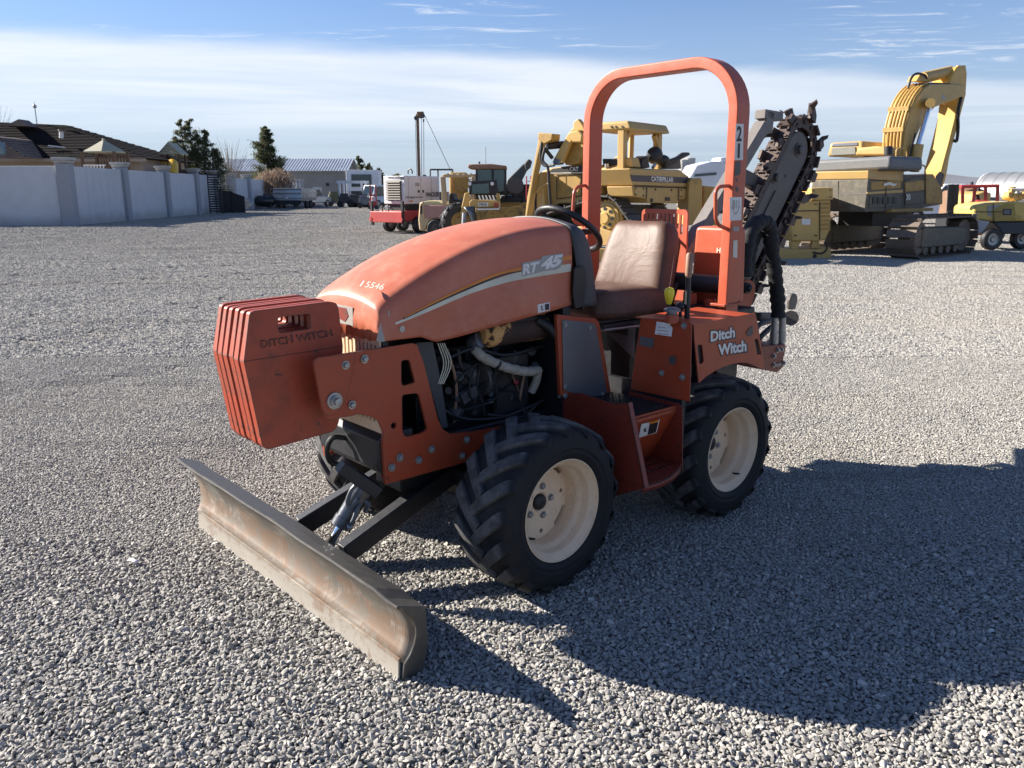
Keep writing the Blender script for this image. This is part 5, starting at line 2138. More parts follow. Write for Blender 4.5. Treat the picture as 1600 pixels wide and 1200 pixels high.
m = MB()
P_ = T.poly([(1190, 541), (1227, 538), (1228, 546), (1224, 560), (1225, 572), (1215, 582), (1196, 578), (1192, 560)], Y=0.33)
m.prism(P_, (0, -0.20, 0))
rbk = m.build('rear_bracket', ORANGE_SHADE_DIRTY, TR, bevel=0.004)
for px, py in ((1215, 547), (1221, 546), (1209, 556), (1209, 570), (1224, 567)):
    share('bracket_bolt', BOLT_ME, rbk, T.at(px, py, Y=0.331))
m = MB()
m.prism(round_poly(T.poly([(1213, 569), (1220, 566), (1221, 571), (1214, 574)], Y=0.332), 0.006), (0, 0.003, 0))
m.build('bracket_plate', GREYPLATE, rbk)

FIT[0] = None

# ------------------------------------------------------------------ walls, house, sheds, trees
def bx(parent, name, mat, x0, x1, y0, y1, z0, z1, bevel=0.0):
    m = MB()
    m.box(min(x0, x1), max(x0, x1), min(y0, y1), max(y0, y1), min(z0, z1), max(z0, z1))
    return m.build(name, mat, parent, bevel=bevel)


def slab(parent, name, mat, pts, off, bevel=0.0, holes=()):
    m = MB()
    m.prism(pts, off, holes)
    return m.build(name, mat, parent, bevel=bevel)


def pipe(parent, name, mat, pts, r, n=10):
    m = MB()
    m.tube(pts, r, n)
    return m.build(name, mat, parent)


def gp(px, py):
    p = GROUND.at(px, py, Z=0.0)
    return float(p[0]), float(p[1])


WALLM = paint('grey_rendered_wall', (0.52, 0.535, 0.56), 0.85, 0.35, (0.40, 0.40, 0.41), scale=0.8, bump=0.15, var=0.05)
def base_splash(m):
    """soil splash along the foot of the wall and faint streaks below the top"""
    b = NB(m.node_tree)
    p = [n for n in b.t.nodes if n.type == 'BSDF_PRINCIPLED'][0]
    src = p.inputs['Base Color'].links[0].from_socket
    g = b.n('ShaderNodeNewGeometry')
    sx = b.n('ShaderNodeSeparateXYZ')
    b.l(g.outputs['Position'], sx.inputs[0])
    n = b.n('ShaderNodeTexNoise', i_Scale=0.9, i_Detail=6, i_Roughness=0.65)
    b.l(g.outputs['Position'], n.inputs['Vector'])
    f = b.math('SUBTRACT', 1.0, b.smooth(b.math('ADD', sx.outputs[2], b.math('MULTIPLY', b.math('SUBTRACT', n.outputs[0], 0.5), 1.1)), 0.05, 0.75))
    c = b.mix(b.math('MULTIPLY', f, 0.5), src, (0.26, 0.235, 0.20))
    mp = b.n('ShaderNodeMapping')
    mp.inputs['Scale'].default_value = (2.2, 2.2, 0.10)
    b.l(g.outputs['Position'], mp.inputs[0])
    n2 = b.n('ShaderNodeTexNoise', i_Scale=1.0, i_Detail=5, i_Roughness=0.6)
    b.l(mp.outputs[0], n2.inputs['Vector'])
    c = b.mix(b.math('MULTIPLY', b.smooth(n2.outputs[0], 0.55, 0.75), 0.3), c, (0.30, 0.305, 0.31))
    b.l(c, p.inputs['Base Color'])


base_splash(WALLM)
WALLP = paint('grey_wall_pillar', (0.30, 0.315, 0.345), 0.85, 0.35, (0.24, 0.245, 0.26), scale=0.8, bump=0.15, var=0.05)
CAPM = paint('pale_cap_stone', (0.40, 0.39, 0.37), 0.85, 0.3, scale=2)


def wall_run(pts, label, zt, thick=0.25, name='boundary_wall', post_w=0.62, first=True, last=True):
    c = (pts[0][0] + pts[-1][0]) / 2, (pts[0][1] + pts[-1][1]) / 2
    w = thing(name, label, 'wall', (c[0], c[1], 0))
    P = [np.array([p[0] - c[0], p[1] - c[1], 0]) for p in pts]
    for i in range(len(P) - 1):
        a, b = P[i], P[i + 1]
        m = MB()
        m.beam(a + [0, 0, zt / 2 - 0.1], b + [0, 0, zt / 2 - 0.1], thick, zt + 0.2)
        m.build('wall_panel', WALLM, w, bevel=0.02)
    for i, p in enumerate(P):
        if (i == 0 and not first) or (i == len(P) - 1 and not last):
            continue
        d = P[min(i + 1, len(P) - 1)] - P[max(i - 1, 0)]
        ang = math.atan2(d[1], d[0])
        M = Matrix.Rotation(ang, 3, 'Z')
        m = MB()
        m.obox(p + [0, 0, (zt + 0.12) / 2 - 0.1], (post_w, post_w, zt + 0.32), M)
        pl = m.build('pillar', WALLP, w, bevel=0.02)
        m = MB()
        m.obox(p + [0, 0, zt + 0.20], (post_w + 0.1, post_w + 0.1, 0.12), M)
        m.obox(p + [0, 0, zt + 0.33], (post_w + 0.22, post_w + 0.22, 0.14), M)
        m.build('pillar_cap', CAPM, pl, bevel=0.02)
    return w


C0 = gp(112, 352.5)
far_pts = [C0, gp(196, 345), gp(258, 339.3), gp(305, 335.2), gp(337, 332.6)]
# straighten the run between its ends
a_, b_ = np.array(far_pts[0]), np.array(far_pts[-1])
dirw = (b_ - a_) / np.linalg.norm(b_ - a_)
run1 = [tuple(a_ + dirw * ((np.array(p) - a_) @ dirw)) for p in far_pts]
wall_run(run1, 'grey rendered boundary wall with capped pillars running away beside the dark roofed house', 2.85)
wall_run([(C0[0] - 0.4, C0[1]), (C0[0] - 7.5, C0[1] + 0.15), (C0[0] - 15, C0[1] + 0.3)], 'grey wall section facing the yard at the left edge, in front of the house', 2.85, first=False)
s0, s1 = GROUND.at(362, 300, Y=73.0), GROUND.at(470, 300, Y=112.0)
run2 = [tuple((s0 + (s1 - s0) * f)[:2]) for f in (0, 0.16, 0.40, 0.60, 0.78, 0.92, 1.0)]
wall_run(run2, 'farther grey boundary wall behind the black tank and silver trailer', 2.8, post_w=0.7)

# black gate leaf and dark screens at the gap
BLK = paint('black_coated_steel', (0.02, 0.021, 0.023), 0.5, 0.3, (0.05, 0.05, 0.05), scale=3)
SCR = paint('dark_shade_cloth', (0.035, 0.033, 0.033), 0.85, 0.5, (0.07, 0.055, 0.05), scale=2, bump=0.2)
gpos = GROUND.at(336, 300, Y=62.5)
g = thing('slatted_gate', 'open black gate of narrow horizontal slats beside the last wall pillar', 'gate', (gpos[0], gpos[1], 0), R(12))
for k in range(16):
    bx(g, 'slat', BLK, -0.42, 0.42, -0.03, 0.02, 0.15 + k * 0.175, 0.27 + k * 0.175)
for s in (-1, 1):
    bx(g, 'gate_post', BLK, s * 0.46 - 0.04, s * 0.46 + 0.04, -0.05, 0.05, 0, 3.0)
for px, lab, ang in ((352, 'dark mesh screen panel leaning by the gate, left of its twin', 6), (370, 'dark mesh screen panel with sloping top beside the boulders', -4)):
    p = GROUND.at(px, 300, Y=64.5)
    t_ = thing('screen_panel', lab, 'panel', (p[0], p[1], 0), R(ang), 'dark screens at the wall gap')
    z1, z2 = (1.72, 1.60) if px == 352 else (1.58, 1.25)
    slab(t_, 'cloth', SCR, [(-0.48, 0, 0.05), (0.52, 0, 0.05), (0.52, 0, z2), (-0.48, 0, z1)], (0, 0.03, 0))
    for x, z in ((-0.5, z1), (0.54, z2)):
        bx(t_, 'upright', BLK, x - 0.03, x + 0.03, -0.03, 0.05, 0, z)
    pipe(t_, 'top_rail', BLK, [(-0.5, 0, z1), (0.54, 0, z2)], 0.03, 6)
ROCK = paint('pale_boulder', (0.34, 0.33, 0.32), 0.9, 0.5, scale=3, bump=0.5)
rr = np.random.default_rng(3)
for k, (px, py, s, lab) in enumerate(((383, 324, 0.55, 'largest pale boulder at the foot of the far wall'), (389, 323, 0.42, 'rounded pale boulder nearest the black tank'), (386, 318.5, 0.40, 'pale boulder lying on top of the pile by the far wall'))):
    v, f = stone_shape(rr, 2)
    p = GROUND.at(px, py, Y=70)
    m = MB()
    m.add(v * s, f, True)
    o = m.build('boulder', ROCK, None)
    o.location = (p[0], p[1], max(0.2, float(p[2]) + 0.25))
    tag(o, lab, 'boulder', 'boulders by the far wall')
# black horizontal tank on feet
p = GROUND.at(413, 300, Y=82)
tk_ = thing('fuel_tank', 'black horizontal cylinder tank on saddles by the far wall', 'tank', (p[0], p[1], 0), R(15))
m = MB()
m.lathe([(-0.95, 0), (-0.92, 0.25), (-0.80, 0.45), (-0.6, 0.55), (0.6, 0.55), (0.80, 0.45), (0.92, 0.25), (0.95, 0)], (0, 0, 0.72), (1, 0, 0), 28)
m.build('shell', paint('black_tank_gloss', (0.02, 0.022, 0.025), 0.25, 0.2, (0.05, 0.05, 0.05), scale=2), tk_)
m = MB()
m.lathe([(0, 0.14), (0.12, 0.14), (0.16, 0.10), (0.16, 0)], (0, 0, 1.24), (0, 0, 1), 14)
m.build('valve_dome', BLK, tk_)
for x in (-0.5, 0.5):
    bx(tk_, 'saddle', BLK, x - 0.08, x + 0.08, -0.4, 0.4, 0, 0.35)

# ---- the dark-roofed house
TILE = paint('dark_roof_tile', (0.020, 0.017, 0.018), 0.85, 0.4, (0.034, 0.028, 0.027), scale=1.5, bump=0.2, var=0.2, spec=0.1)
TILE2 = paint('brown_roof_tile', (0.16, 0.12, 0.10), 0.8, 0.5, (0.22, 0.18, 0.16), scale=1.5, bump=0.2, var=0.2)
STUC = paint('tan_stucco', (0.36, 0.28, 0.22), 0.9, 0.3, scale=1)
TRIM = paint('white_trim', (0.70, 0.68, 0.65), 0.6, 0.2, scale=3)
HD = 56.0


def hp(px, py, d):
    return GROUND.at(px, py, Y=d)


hc0 = hp(90, 300, HD)
house = thing('dark_roofed_house', 'low house with dark tiled hip roof behind the grey wall', 'house', (hc0[0], hc0[1], 0))
off_ = np.array([hc0[0], hc0[1], 0])


def tiled(name, mat, e0, e1, r0, r1, n, parent):
    """roof slope: eave e0-e1 up to ridge r0-r1 as n overlapping courses"""
    m = MB()
    e0, e1, r0, r1 = (np.array(q, float) for q in (e0, e1, r0, r1))
    nn = np.cross(e1 - e0, r0 - e0)
    nn /= np.linalg.norm(nn)
    if nn[2] < 0:
        nn = -nn
    for k in range(n):
        f0, f1 = k / n, (k + 1.15) / n
        f1 = min(f1, 1)
        a, b = e0 + (r0 - e0) * f0, e1 + (r1 - e1) * f0
        c, d = e1 + (r1 - e1) * f1, e0 + (r0 - e0) * f1
        m.add([a + nn * 0.07, b + nn * 0.07, c + nn * 0.01, d + nn * 0.01], [(0, 1, 2, 3)])
        m.add([a, b, b + nn * 0.07, a + nn * 0.07], [(0, 1, 2, 3)])
    o = m.build(name, mat, parent, sharp=10)
    return o


R1, R2 = hp(27, 186, HD + 3) - off_, hp(101, 195.5, HD + 3) - off_
R1l = R1 + np.array([-6.0, 0, 0])
ER = hp(228, 248, HD - 1) - off_
EL = np.array([R1l[0] - 3, ER[1], ER[2]])
EB = np.array([ER[0], ER[1] + 9, ER[2]])
EBl = np.array([EL[0], EL[1] + 9, EL[2]])
tiled('roof', TILE, EL, ER, R1l, R2, 22, house)
tiled('roof', TILE, ER, EB, R2, R2 + np.array([0.05, 0.05, 0]), 18, house)
tiled('roof', TILE, EBl, EB, R1l, R2, 12, house)
bx(house, 'wall', STUC, EL[0] + 0.6, ER[0] - 0.6, ER[1] + 0.6, EB[1] - 0.6, 0, ER[2])
m = MB()
m.beam(EL + [0, 0.02, -0.08], ER + [0, 0.02, -0.08], 0.08, 0.2)
m.build('fascia', STUC, house)
# small louvred dormer and the lower front gable with brown tiles
dm_ = [hp(8, 196.5, HD + 1.2) - off_, hp(44, 197, HD + 1.2) - off_, hp(29, 186, HD + 1.2) - off_]
slab(house, 'dormer', TILE2, dm_, (0, 1.2, 0))
ga, gb_, gc = hp(-60, 249, HD - 3) - off_, hp(40, 247, HD - 3) - off_, hp(-10, 212, HD - 3) - off_
tiled('porch_roof', TILE2, gb_, gb_ + np.array([0, 3, 0]), gc, gc + np.array([0, 4, 0]), 9, house)
tiled('porch_roof', TILE2, ga, gb_, gc - np.array([0.1, 0, 0]), gc, 12, house)
pipe(house, 'roof_vent', TRIM, [hp(96, 216, HD + 0.3) - off_, hp(96, 204, HD + 0.3) - off_], 0.14, 12)
pipe(house, 'roof_vent', TILE2, [hp(96.5, 205.5, HD + 0.3) - off_, hp(96.5, 202.8, HD + 0.3) - off_], 0.22, 12)
slab(house, 'skylight', GREYPLATE, [hp(74, 229.5, HD - 0.2) - off_, hp(103, 232.5, HD - 0.25) - off_, hp(101, 230.5, HD - 0.1) - off_, hp(76, 227.8, HD - 0.05) - off_], (0, 0, 0.05))
slab(house, 'skylight', GREYPLATE, [hp(196, 247, HD - 0.9) - off_, hp(222, 252, HD - 0.95) - off_, hp(214, 247, HD - 0.7) - off_, hp(198, 243.5, HD - 0.7) - off_], (0, 0, 0.05))
p = hp(57, 188, HD + 3)
an = thing('weather_vane', 'thin pole with a small vane standing above the dark roof', 'weather vane', (p[0], p[1], 0))
pipe(an, 'pole', BOLT, [(0, 0, 3.0), (0, 0, hp(57, 165, HD + 3)[2])], 0.035, 8)
zt_ = hp(57, 165, HD + 3)[2]
m = MB()
m.ball((0, 0, zt_ - 0.05), 0.13, 10, 6)
m.cyl((0, 0, zt_), (0, 0, zt_ + 0.28), 0.03, 8, 0.01)
m.build('finial', BOLT, an)
p = hp(2, 238, HD - 6)
ub = thing('blue_utility_box', 'blue grey round lidded unit at the left edge above the wall', 'tank', (p[0] - 0.35, p[1], 0))
m = MB()
m.lathe([(3.75, 0.0), (3.78, 0.5), (4.0, 0.56), (4.35, 0.56), (4.5, 0.48), (4.52, 0)], (0, 0, 0), (0, 0, 1), 20)
m.build('shell', paint('blue_grey_plastic', (0.10, 0.17, 0.22), 0.5, 0.3, scale=3), ub)
pipe(ub, 'stand', BLK, [(0, 0, 0), (0, 0, 3.78)], 0.08, 8)

# ---- playground towers behind the wall
WOOD = paint('dark_stained_wood', (0.10, 0.062, 0.042), 0.8, 0.4, (0.16, 0.10, 0.07), scale=4)
TANROOF = paint('sage_metal_roof', (0.36, 0.34, 0.24), 0.55, 0.3, scale=2)
PD = 50.5


def play_tower(px0, px1, ye, xa, ya, d, label, gable):
    a, b, c = hp(px0, ye, d), hp(px1, ye, d), hp(xa, ya, d + 1.2)
    w = (b[0] - a[0]) / 2
    t_ = thing('play_tower', label, 'play tower', ((a[0] + b[0]) / 2, d + w, 0))
    ze, za = a[2], c[2]
    if gable:
        for s in (1, -1):
            slab(t_, 'roof_panel', TANROOF, [(s * w, -w, ze), (0, -w, za), (0, w, za), (s * w, w, ze)], (0, 0, 0.05))
        for k in range(4):
            f = k / 4
            slab(t_, 'gable_board', TANROOF, [(-w * (1 - f) * 0.92, -w + 0.05, ze + (za - ze) * f), (w * (1 - f) * 0.92, -w + 0.05, ze + (za - ze) * f), (w * (0.8 - f) * 0.92, -w + 0.05, ze + (za - ze) * (f + 0.2)), (-w * (0.8 - f) * 0.92, -w + 0.05, ze + (za - ze) * (f + 0.2))], (0, 0.04, 0))
    else:
        n = 6
        R_ = [(w * 1.0 * math.cos(math.pi * (2 * k + 1) / n + 0.3), w * math.sin(math.pi * (2 * k + 1) / n + 0.3)) for k in range(n)]
        for k in range(n):
            q0, q1 = R_[k], R_[(k + 1) % n]
            slab(t_, 'roof_panel', TANROOF, [(q0[0], q0[1], ze), (q1[0], q1[1], ze), (0, 0, za)], (0, 0, 0.06))
        m = MB()
        m.ball((0, 0, za + 0.03), 0.10, 8, 6)
        m.build('finial', TANROOF, t_)
    for sx in (-1, 1):
        for sy in (-1, 1):
            bx(t_, 'post', WOOD, sx * w * 0.78 - 0.07, sx * w * 0.78 + 0.07, sy * w * 0.7 - 0.07, sy * w * 0.7 + 0.07, 0, ze + 0.05)
    bx(t_, 'deck', WOOD, -w * 0.85, w * 0.85, -w * 0.8, w * 0.8, 1.9, 2.0)
    for k in range(11):
        x = -w * 0.7 + 1.4 * w * k / 10
        bx(t_, 'rail_slat', WOOD, x - 0.045, x + 0.045, w * 0.68, w * 0.72, 2.0, 3.9 if not gable else 3.2)
    for k in range(7):
        x = -w * 0.7 + 0.9 * w * k / 6
        bx(t_, 'baluster', TRIM if not gable else WOOD, x - 0.025, x + 0.025, -w * 0.74, -w * 0.7, 2.0, 3.15)
    bx(t_, 'hand_rail', TRIM if not gable else WOOD, -w * 0.75, w * 0.3, -w * 0.76, -w * 0.68, 3.15, 3.22)
    return t_


play_tower(115, 181, 237.5, 146, 219.5, PD, 'timber play tower with a pointed sage roof between the first two wall pillars', False)
t2 = play_tower(246, 281, 241, 272, 225, PD + 9, 'timber play tower with a gabled sage roof and yellow slide beside the evergreen', True)
YEL = paint('yellow_slide_plastic', (0.75, 0.42, 0.02), 0.4, 0.1, scale=2)
m = MB()
pp_ = [hp(270, 256, PD + 8.2) - np.array(t2.location), hp(270, 262, PD + 7.6) - np.array(t2.location), hp(270, 275, PD + 7.0) - np.array(t2.location)]
m.tube(pp_, 0.36, 14)
m.build('slide', YEL, t2)
m = MB()
cc_ = hp(251, 258, PD + 8.3) - np.array(t2.location)
m.tube([cc_ + np.array([0.36 * math.cos(a), 0, 0.22 * math.sin(a)]) for a in np.linspace(0, math.pi, 9)], 0.06, 8)
m.build('entrance_arch', YEL, t2)
fa, fb = hp(176, 253, PD + 4), hp(240, 258, PD + 8)
fn = thing('timber_fence', 'dark timber slat fence seen over the wall between the two play towers', 'fence', (fa[0], fa[1], 0), math.atan2(fb[1] - fa[1], fb[0] - fa[0]))
Lf = float(np.hypot(fb[0] - fa[0], fb[1] - fa[1]))
for k in range(22):
    x = Lf * k / 22
    bx(fn, 'fence_slat', WOOD, x, x + Lf / 22 * 0.72, -0.03, 0.03, 0, 3.45 + 0.04 * (k % 3))
for z in (1.0, 3.0):
    bx(fn, 'fence_rail', WOOD, 0, Lf, 0.03, 0.09, z, z + 0.1)
a, b = hp(227, 253, 66), hp(249, 238, 66)
sh_ = thing('grey_shed', 'small flat grey shed between dark roof end and gabled play tower', 'shed', ((a[0] + b[0]) / 2, 67, 0))
w = (b[0] - a[0]) / 2
bx(sh_, 'wall', GREYPLATE, -w, w, -0.8, 1.5, 0, b[2] - 0.1)
bx(sh_, 'roof', NAVY_PLASTIC, -w - 0.1, w + 0.1, -0.9, 1.6, b[2] - 0.1, b[2])

# ---- long metal-roofed building
METR = paint('pale_metal_roof', (0.50, 0.53, 0.57), 0.4, 0.2, (0.4, 0.4, 0.4), metal=0.3, scale=1)
SIDING = paint('beige_siding', (0.30, 0.28, 0.26), 0.8, 0.3, scale=1)
LD = 118.0
la, lb = hp(345, 270, LD), hp(538, 270, LD)
lbd = thing('metal_roofed_barn', 'long low barn with pale ribbed metal roof behind the far wall', 'barn', ((la[0] + lb[0]) / 2, LD, 0))
hw = (lb[0] - la[0]) / 2
ze, zr = hp(500, 266, LD)[2], hp(500, 249, LD + 5)[2]
m = MB()
m.box(-hw, hw, 0, 9, 0, ze)
for k in range(9):
    m.box(-hw - 0.01, hw + 0.03, -0.04 - 0.01, 0.0, 0.25 + k * (ze - 0.3) / 9, 0.25 + (k + 0.86) * (ze - 0.3) / 9)
m.build('siding', SIDING, lbd)
for s, y0, y1 in ((1, -0.5, 4.5), (-1, 9.5, 4.5)):
    m = MB()
    m.prism([(-hw - 0.3, y0, ze - 0.15), (hw + 0.6, y0, ze - 0.15), (hw + 0.6, y1, zr), (-hw - 0.3, y1, zr)], (0, 0, 0.06))
    if s == 1:
        for k in range(46):
            x = -hw - 0.2 + (2 * hw + 0.7) * k / 45
            m.prism([(x, y0, ze - 0.09), (x + 0.10, y0, ze - 0.09), (x + 0.10, y1, zr + 0.06), (x, y1, zr + 0.06)], (0, 0, 0.07))
    m.build('roof', METR, lbd)
slab(lbd, 'gable', SIDING, [(hw + 0.02, 0, ze - 0.1), (hw + 0.02, 9, ze - 0.1), (hw + 0.02, 4.5, zr - 0.05)], (-0.2, 0, 0))
bx(lbd, 'door', TRIM, hw - 4.5, hw - 3.3, -0.12, -0.05, 0, 2.2)
bx(lbd, 'wall_lamp', BLK, hw - 2.6, hw - 2.2, -0.25, -0.05, 2.4, 2.8)

# ---- white gateway / container row in the distance
WHITE = paint('white_paint', (0.74, 0.75, 0.77), 0.5, 0.25, (0.5, 0.48, 0.45), scale=1.5)
bt = thing('box_truck', 'white box truck body with dark cab window far off by the yard end', 'truck', tuple(hp(567, 300, 105)[:2]) + (0,), R(4))
bx(bt, 'cargo_box', WHITE, -2.0, 2.0, 0, 4.5, 0.9, 4.25, 0.05)
bx(bt, 'windscreen', glass('dark_glass'), -1.35, 1.15, -0.12, 0.02, 2.2, 3.7, 0.05)
bx(bt, 'bumper', BLK, -1.9, 1.9, -0.2, 0.1, 0.5, 0.9)
for x in (-1.5, 1.5):
    m = MB()
    m.cyl((x - 0.18, 0.8, 0.45), (x + 0.18, 0.8, 0.45), 0.45, 16)
    m.build('wheel', BLACK, bt)
fr_ = thing('white_frame_rack', 'white steel frame rack standing among parked machinery far down the yard', 'rack', tuple(hp(548, 300, 92)[:2]) + (0,), R(-6))
for x in (-1.25, 1.25):
    for y in (0, 1.6):
        bx(fr_, 'post', WHITE, x - 0.09, x + 0.09, y - 0.09, y + 0.09, 0, 2.5)
bx(fr_, 'top_beam', WHITE, -1.5, 1.6, -0.12, 0.12, 2.5, 2.78)
bx(fr_, 'top_beam', WHITE, -1.5, 1.6, 1.5, 1.7, 2.5, 2.78)


def clutter_engine(px, d, s, label, seed, mat=None):
    r = np.random.default_rng(seed)
    p = hp(px, 300, d)
    t_ = thing('machine_unit', label, 'machine', (p[0], p[1], 0), r.uniform(-0.5, 0.5), 'old machine units far down the yard')
    m = MB()
    m.box(-0.6 * s, 0.6 * s, -0.4 * s, 0.4 * s, 0.35 * s, 1.0 * s)
    m.box(-0.5 * s, 0.2 * s, -0.3 * s, 0.3 * s, 1.0 * s, 1.25 * s)
    m.build('housing', mat or DARKIRON, t_, bevel=0.03)
    for x in (-0.5, 0.5):
        m = MB()
        m.cyl((x * s, -0.5 * s, 0.28 * s), (x * s, 0.5 * s, 0.28 * s), 0.28 * s, 14)
        m.build('wheel_pair', BLACK, t_)
    pipe(t_, 'exhaust_stack', BOLT, [(0.35 * s, 0.1, 1.0 * s), (0.35 * s, 0.1, 1.5 * s)], 0.06 * s, 8)
    m = MB()
    m.beam((0.6 * s, 0, 0.45 * s), (1.3 * s, 0.1, 0.3 * s), 0.1 * s, 0.1 * s)
    m.build('drawbar', DARKIRON, t_)


clutter_engine(540, 90, 1.15, 'dark engine unit on wheels left inside the white rack', 1)
clutter_engine(560, 88, 1.35, 'dark engine unit on wheels at the right of the white rack', 2)
clutter_engine(524, 96, 1.3, 'olive machine unit at the left of the white rack', 5, paint('olive_drab', (0.10, 0.11, 0.06), 0.7, 0.5, scale=2))
clutter_engine(570, 83, 1.0, 'grey machine unit beside the red lift', 7, GREYPLATE)
REDP = paint('red_machine_paint', (0.42, 0.04, 0.035), 0.5, 0.35, (0.2, 0.06, 0.05), scale=3)
rl = thing('red_lift', 'small red upright lift parked in front of the white truck', 'lift', tuple(hp(583, 300, 78)[:2]) + (0,))
bx(rl, 'base', REDP, -0.35, 0.35, -0.4, 0.4, 0.15, 0.75, 0.03)
for x in (-0.26, 0.26):
    bx(rl, 'mast_rail', REDP, x - 0.06, x + 0.06, -0.06, 0.06, 0.7, 2.2)
bx(rl, 'platform', REDP, -0.3, 0.3, -0.35, 0.1, 1.2, 1.35)
for x in (-0.3, 0.3):
    m = MB()
    m.cyl((x, -0.45, 0.2), (x, 0.45, 0.2), 0.2, 12)
    m.build('wheel_pair', BLACK, rl)


def road_vehicle(name, label, cat, loc, yaw, mat, L=5.2, W_=1.95, H=1.85, pickup=True, tilt=0):
    """pickup or car seen from far away: body, cabin, glass, wheels"""
    t_ = thing(name, label, cat, loc, yaw)
    h = L / 2
    prof = [(-h, 0.45), (h, 0.45), (h, 0.85), (h * 0.92, 1.05), (h * 0.36, 1.12), (-h * 0.98, 1.12), (-h, 1.05)]
    slab(t_, 'body', mat, [(x, -W_ / 2, z) for x, z in prof], (0, W_, 0), 0.06)
    cab = [(h * 0.38, 1.10), (h * 0.16, H), (-h * 0.22, H), (-h * (0.30 if pickup else 0.85), 1.10)] if pickup else [(h * 0.38, 1.10), (h * 0.08, H), (-h * 0.75, H), (-h * 0.97, 1.10)]
    slab(t_, 'cabin', mat, [(x, -W_ / 2 + 0.1, z) for x, z in cab], (0, W_ - 0.2, 0), 0.05)
    gl = MATS['dark_glass']
    for s in (-1, 1):
        q = [(x * 0.88 + 0.02, s * (W_ / 2 - 0.09), 1.14 + (z - 1.10) * 0.84) for x, z in cab]
        slab(t_, 'side_window', gl, q, (0, s * 0.01, 0))
    x0, x1 = cab[3][0], cab[2][0]
    slab(t_, 'rear_window', gl, [(x0 - 0.02 + (x1 - x0) * 0.12, -W_ / 2 + 0.25, 1.2), (x0 - 0.02 + (x1 - x0) * 0.12, W_ / 2 - 0.25, 1.2), (x1 - 0.02 - (x1 - x0) * 0.15, W_ / 2 - 0.3, H - 0.1), (x1 - 0.02 - (x1 - x0) * 0.15, -W_ / 2 + 0.3, H - 0.1)], (-0.01, 0, 0.005))
    for sx in (-0.62, 0.62):
        for s in (-1, 1):
            m = MB()
            m.cyl((sx * h, s * (W_ / 2 - 0.22), 0.38), (sx * h, s * (W_ / 2 + 0.01), 0.38), 0.38, 18)
            wl = m.build('wheel', BLACK, t_)
            m = MB()
            m.cyl((sx * h, s * (W_ / 2), 0.38), (sx * h, s * (W_ / 2 + 0.02), 0.38), 0.2, 12)
            m.build('hub_cap', BOLT, wl)
    for s in (-1, 1):
        bx(t_, 'tail_light', REDP, -h - 0.015, -h + 0.05, s * (W_ / 2 - 0.12) - 0.08, s * (W_ / 2 - 0.12) + 0.08, 0.75, 1.05)
    bx(t_, 'bumper', BOLT, -h - 0.1, -h + 0.02, -W_ / 2 + 0.05, W_ / 2 - 0.05, 0.5, 0.68, 0.02)
    return t_


SILV = paint('silver_car_paint', (0.42, 0.43, 0.45), 0.3, 0.2, metal=0.6, scale=2)
pk = hp(483, 300, 93)
road_vehicle('pickup_truck', 'pickup truck in dark and silver paint parked ahead of the silver dump trailer', 'pickup', (pk[0] + 0.2, pk[1], 0), R(72), SILV, 5.6, 2.0, 1.95)
tr_ = hp(460, 300, 84)
ut = thing('dump_trailer', 'silver dump trailer with sloping box parked behind the pickup', 'trailer', (tr_[0], tr_[1], 0), R(80))
ALU = paint('brushed_aluminium_sheet', (0.45, 0.46, 0.47), 0.3, 0.25, (0.25, 0.24, 0.23), metal=0.7, scale=2)
slab(ut, 'box', ALU, [(-1.9, -1.5, 0.75), (1.9, -1.5, 0.75), (1.9, -1.55, 1.95), (-1.7, -1.55, 1.95)], (0, 3.0, 0), 0.03)
for z in (0.95, 1.45, 1.85):
    bx(ut, 'side_rail', BOLT, -1.95, 1.95, -1.62, 1.58, z, z + 0.08)
bx(ut, 'tail_frame', BLK, -1.98, -1.90, -1.5, 1.5, 0.4, 0.8)
for s in (-1, 1):
    for x in (-0.4, 0.5):
        m = MB()
        m.cyl((x, s * 1.30, 0.36), (x, s * 1.52, 0.36), 0.36, 16)
        m.build('wheel', BLACK, ut)
bx(ut, 'number_plate', WHITE, -2.0, -1.98, -0.25, 0.05, 0.95, 1.15)
wv = hp(468, 300, 122)
road_vehicle('white_van', 'white van seen above the far wall end', 'van', (wv[0], wv[1], 0), R(60), WHITE, 5.4, 2.0, 2.6, False)
wc = hp(594, 300, 92)
road_vehicle('white_car', 'white vehicle parked just left of the white generator', 'car', (wc[0], wc[1], 0), R(60), WHITE, 4.6, 1.8, 2.3, False)

# ---- vegetation
def leaf_mat(name, cols, trans=0.0):
    m, b, p = new_mat(name)
    g_ = b.n('ShaderNodeAttribute', attribute_name='tone')
    b.l(b.ramp(g_.outputs['Fac'], cols), p.inputs['Base Color'])
    p.inputs['Roughness'].default_value = 0.7
    p.inputs['Specular IOR Level'].default_value = 0.25
    tr = b.n('ShaderNodeBsdfTranslucent')
    b.l(b.ramp(g_.outputs['Fac'], cols), tr.inputs[0])
    mx = b.n('ShaderNodeMixShader', i_0=0.4)
    b.l(p.outputs[0], mx.inputs[1])
    b.l(tr.outputs[0], mx.inputs[2])
    b.l(mx.outputs[0], [n for n in b.t.nodes if n.type == 'OUTPUT_MATERIAL'][0].inputs[0])
    return m


NEEDLE = leaf_mat('evergreen_needles', [(0, (0.05, 0.062, 0.032)), (0.5, (0.105, 0.12, 0.06)), (0.85, (0.16, 0.16, 0.085)), (1, (0.22, 0.19, 0.11))])
TWIG = leaf_mat('dry_twigs', [(0, (0.16, 0.11, 0.08)), (0.5, (0.26, 0.19, 0.14)), (1, (0.38, 0.29, 0.22))])
BARK = paint('bark', (0.10, 0.075, 0.055), 0.9, 0.4, scale=5)


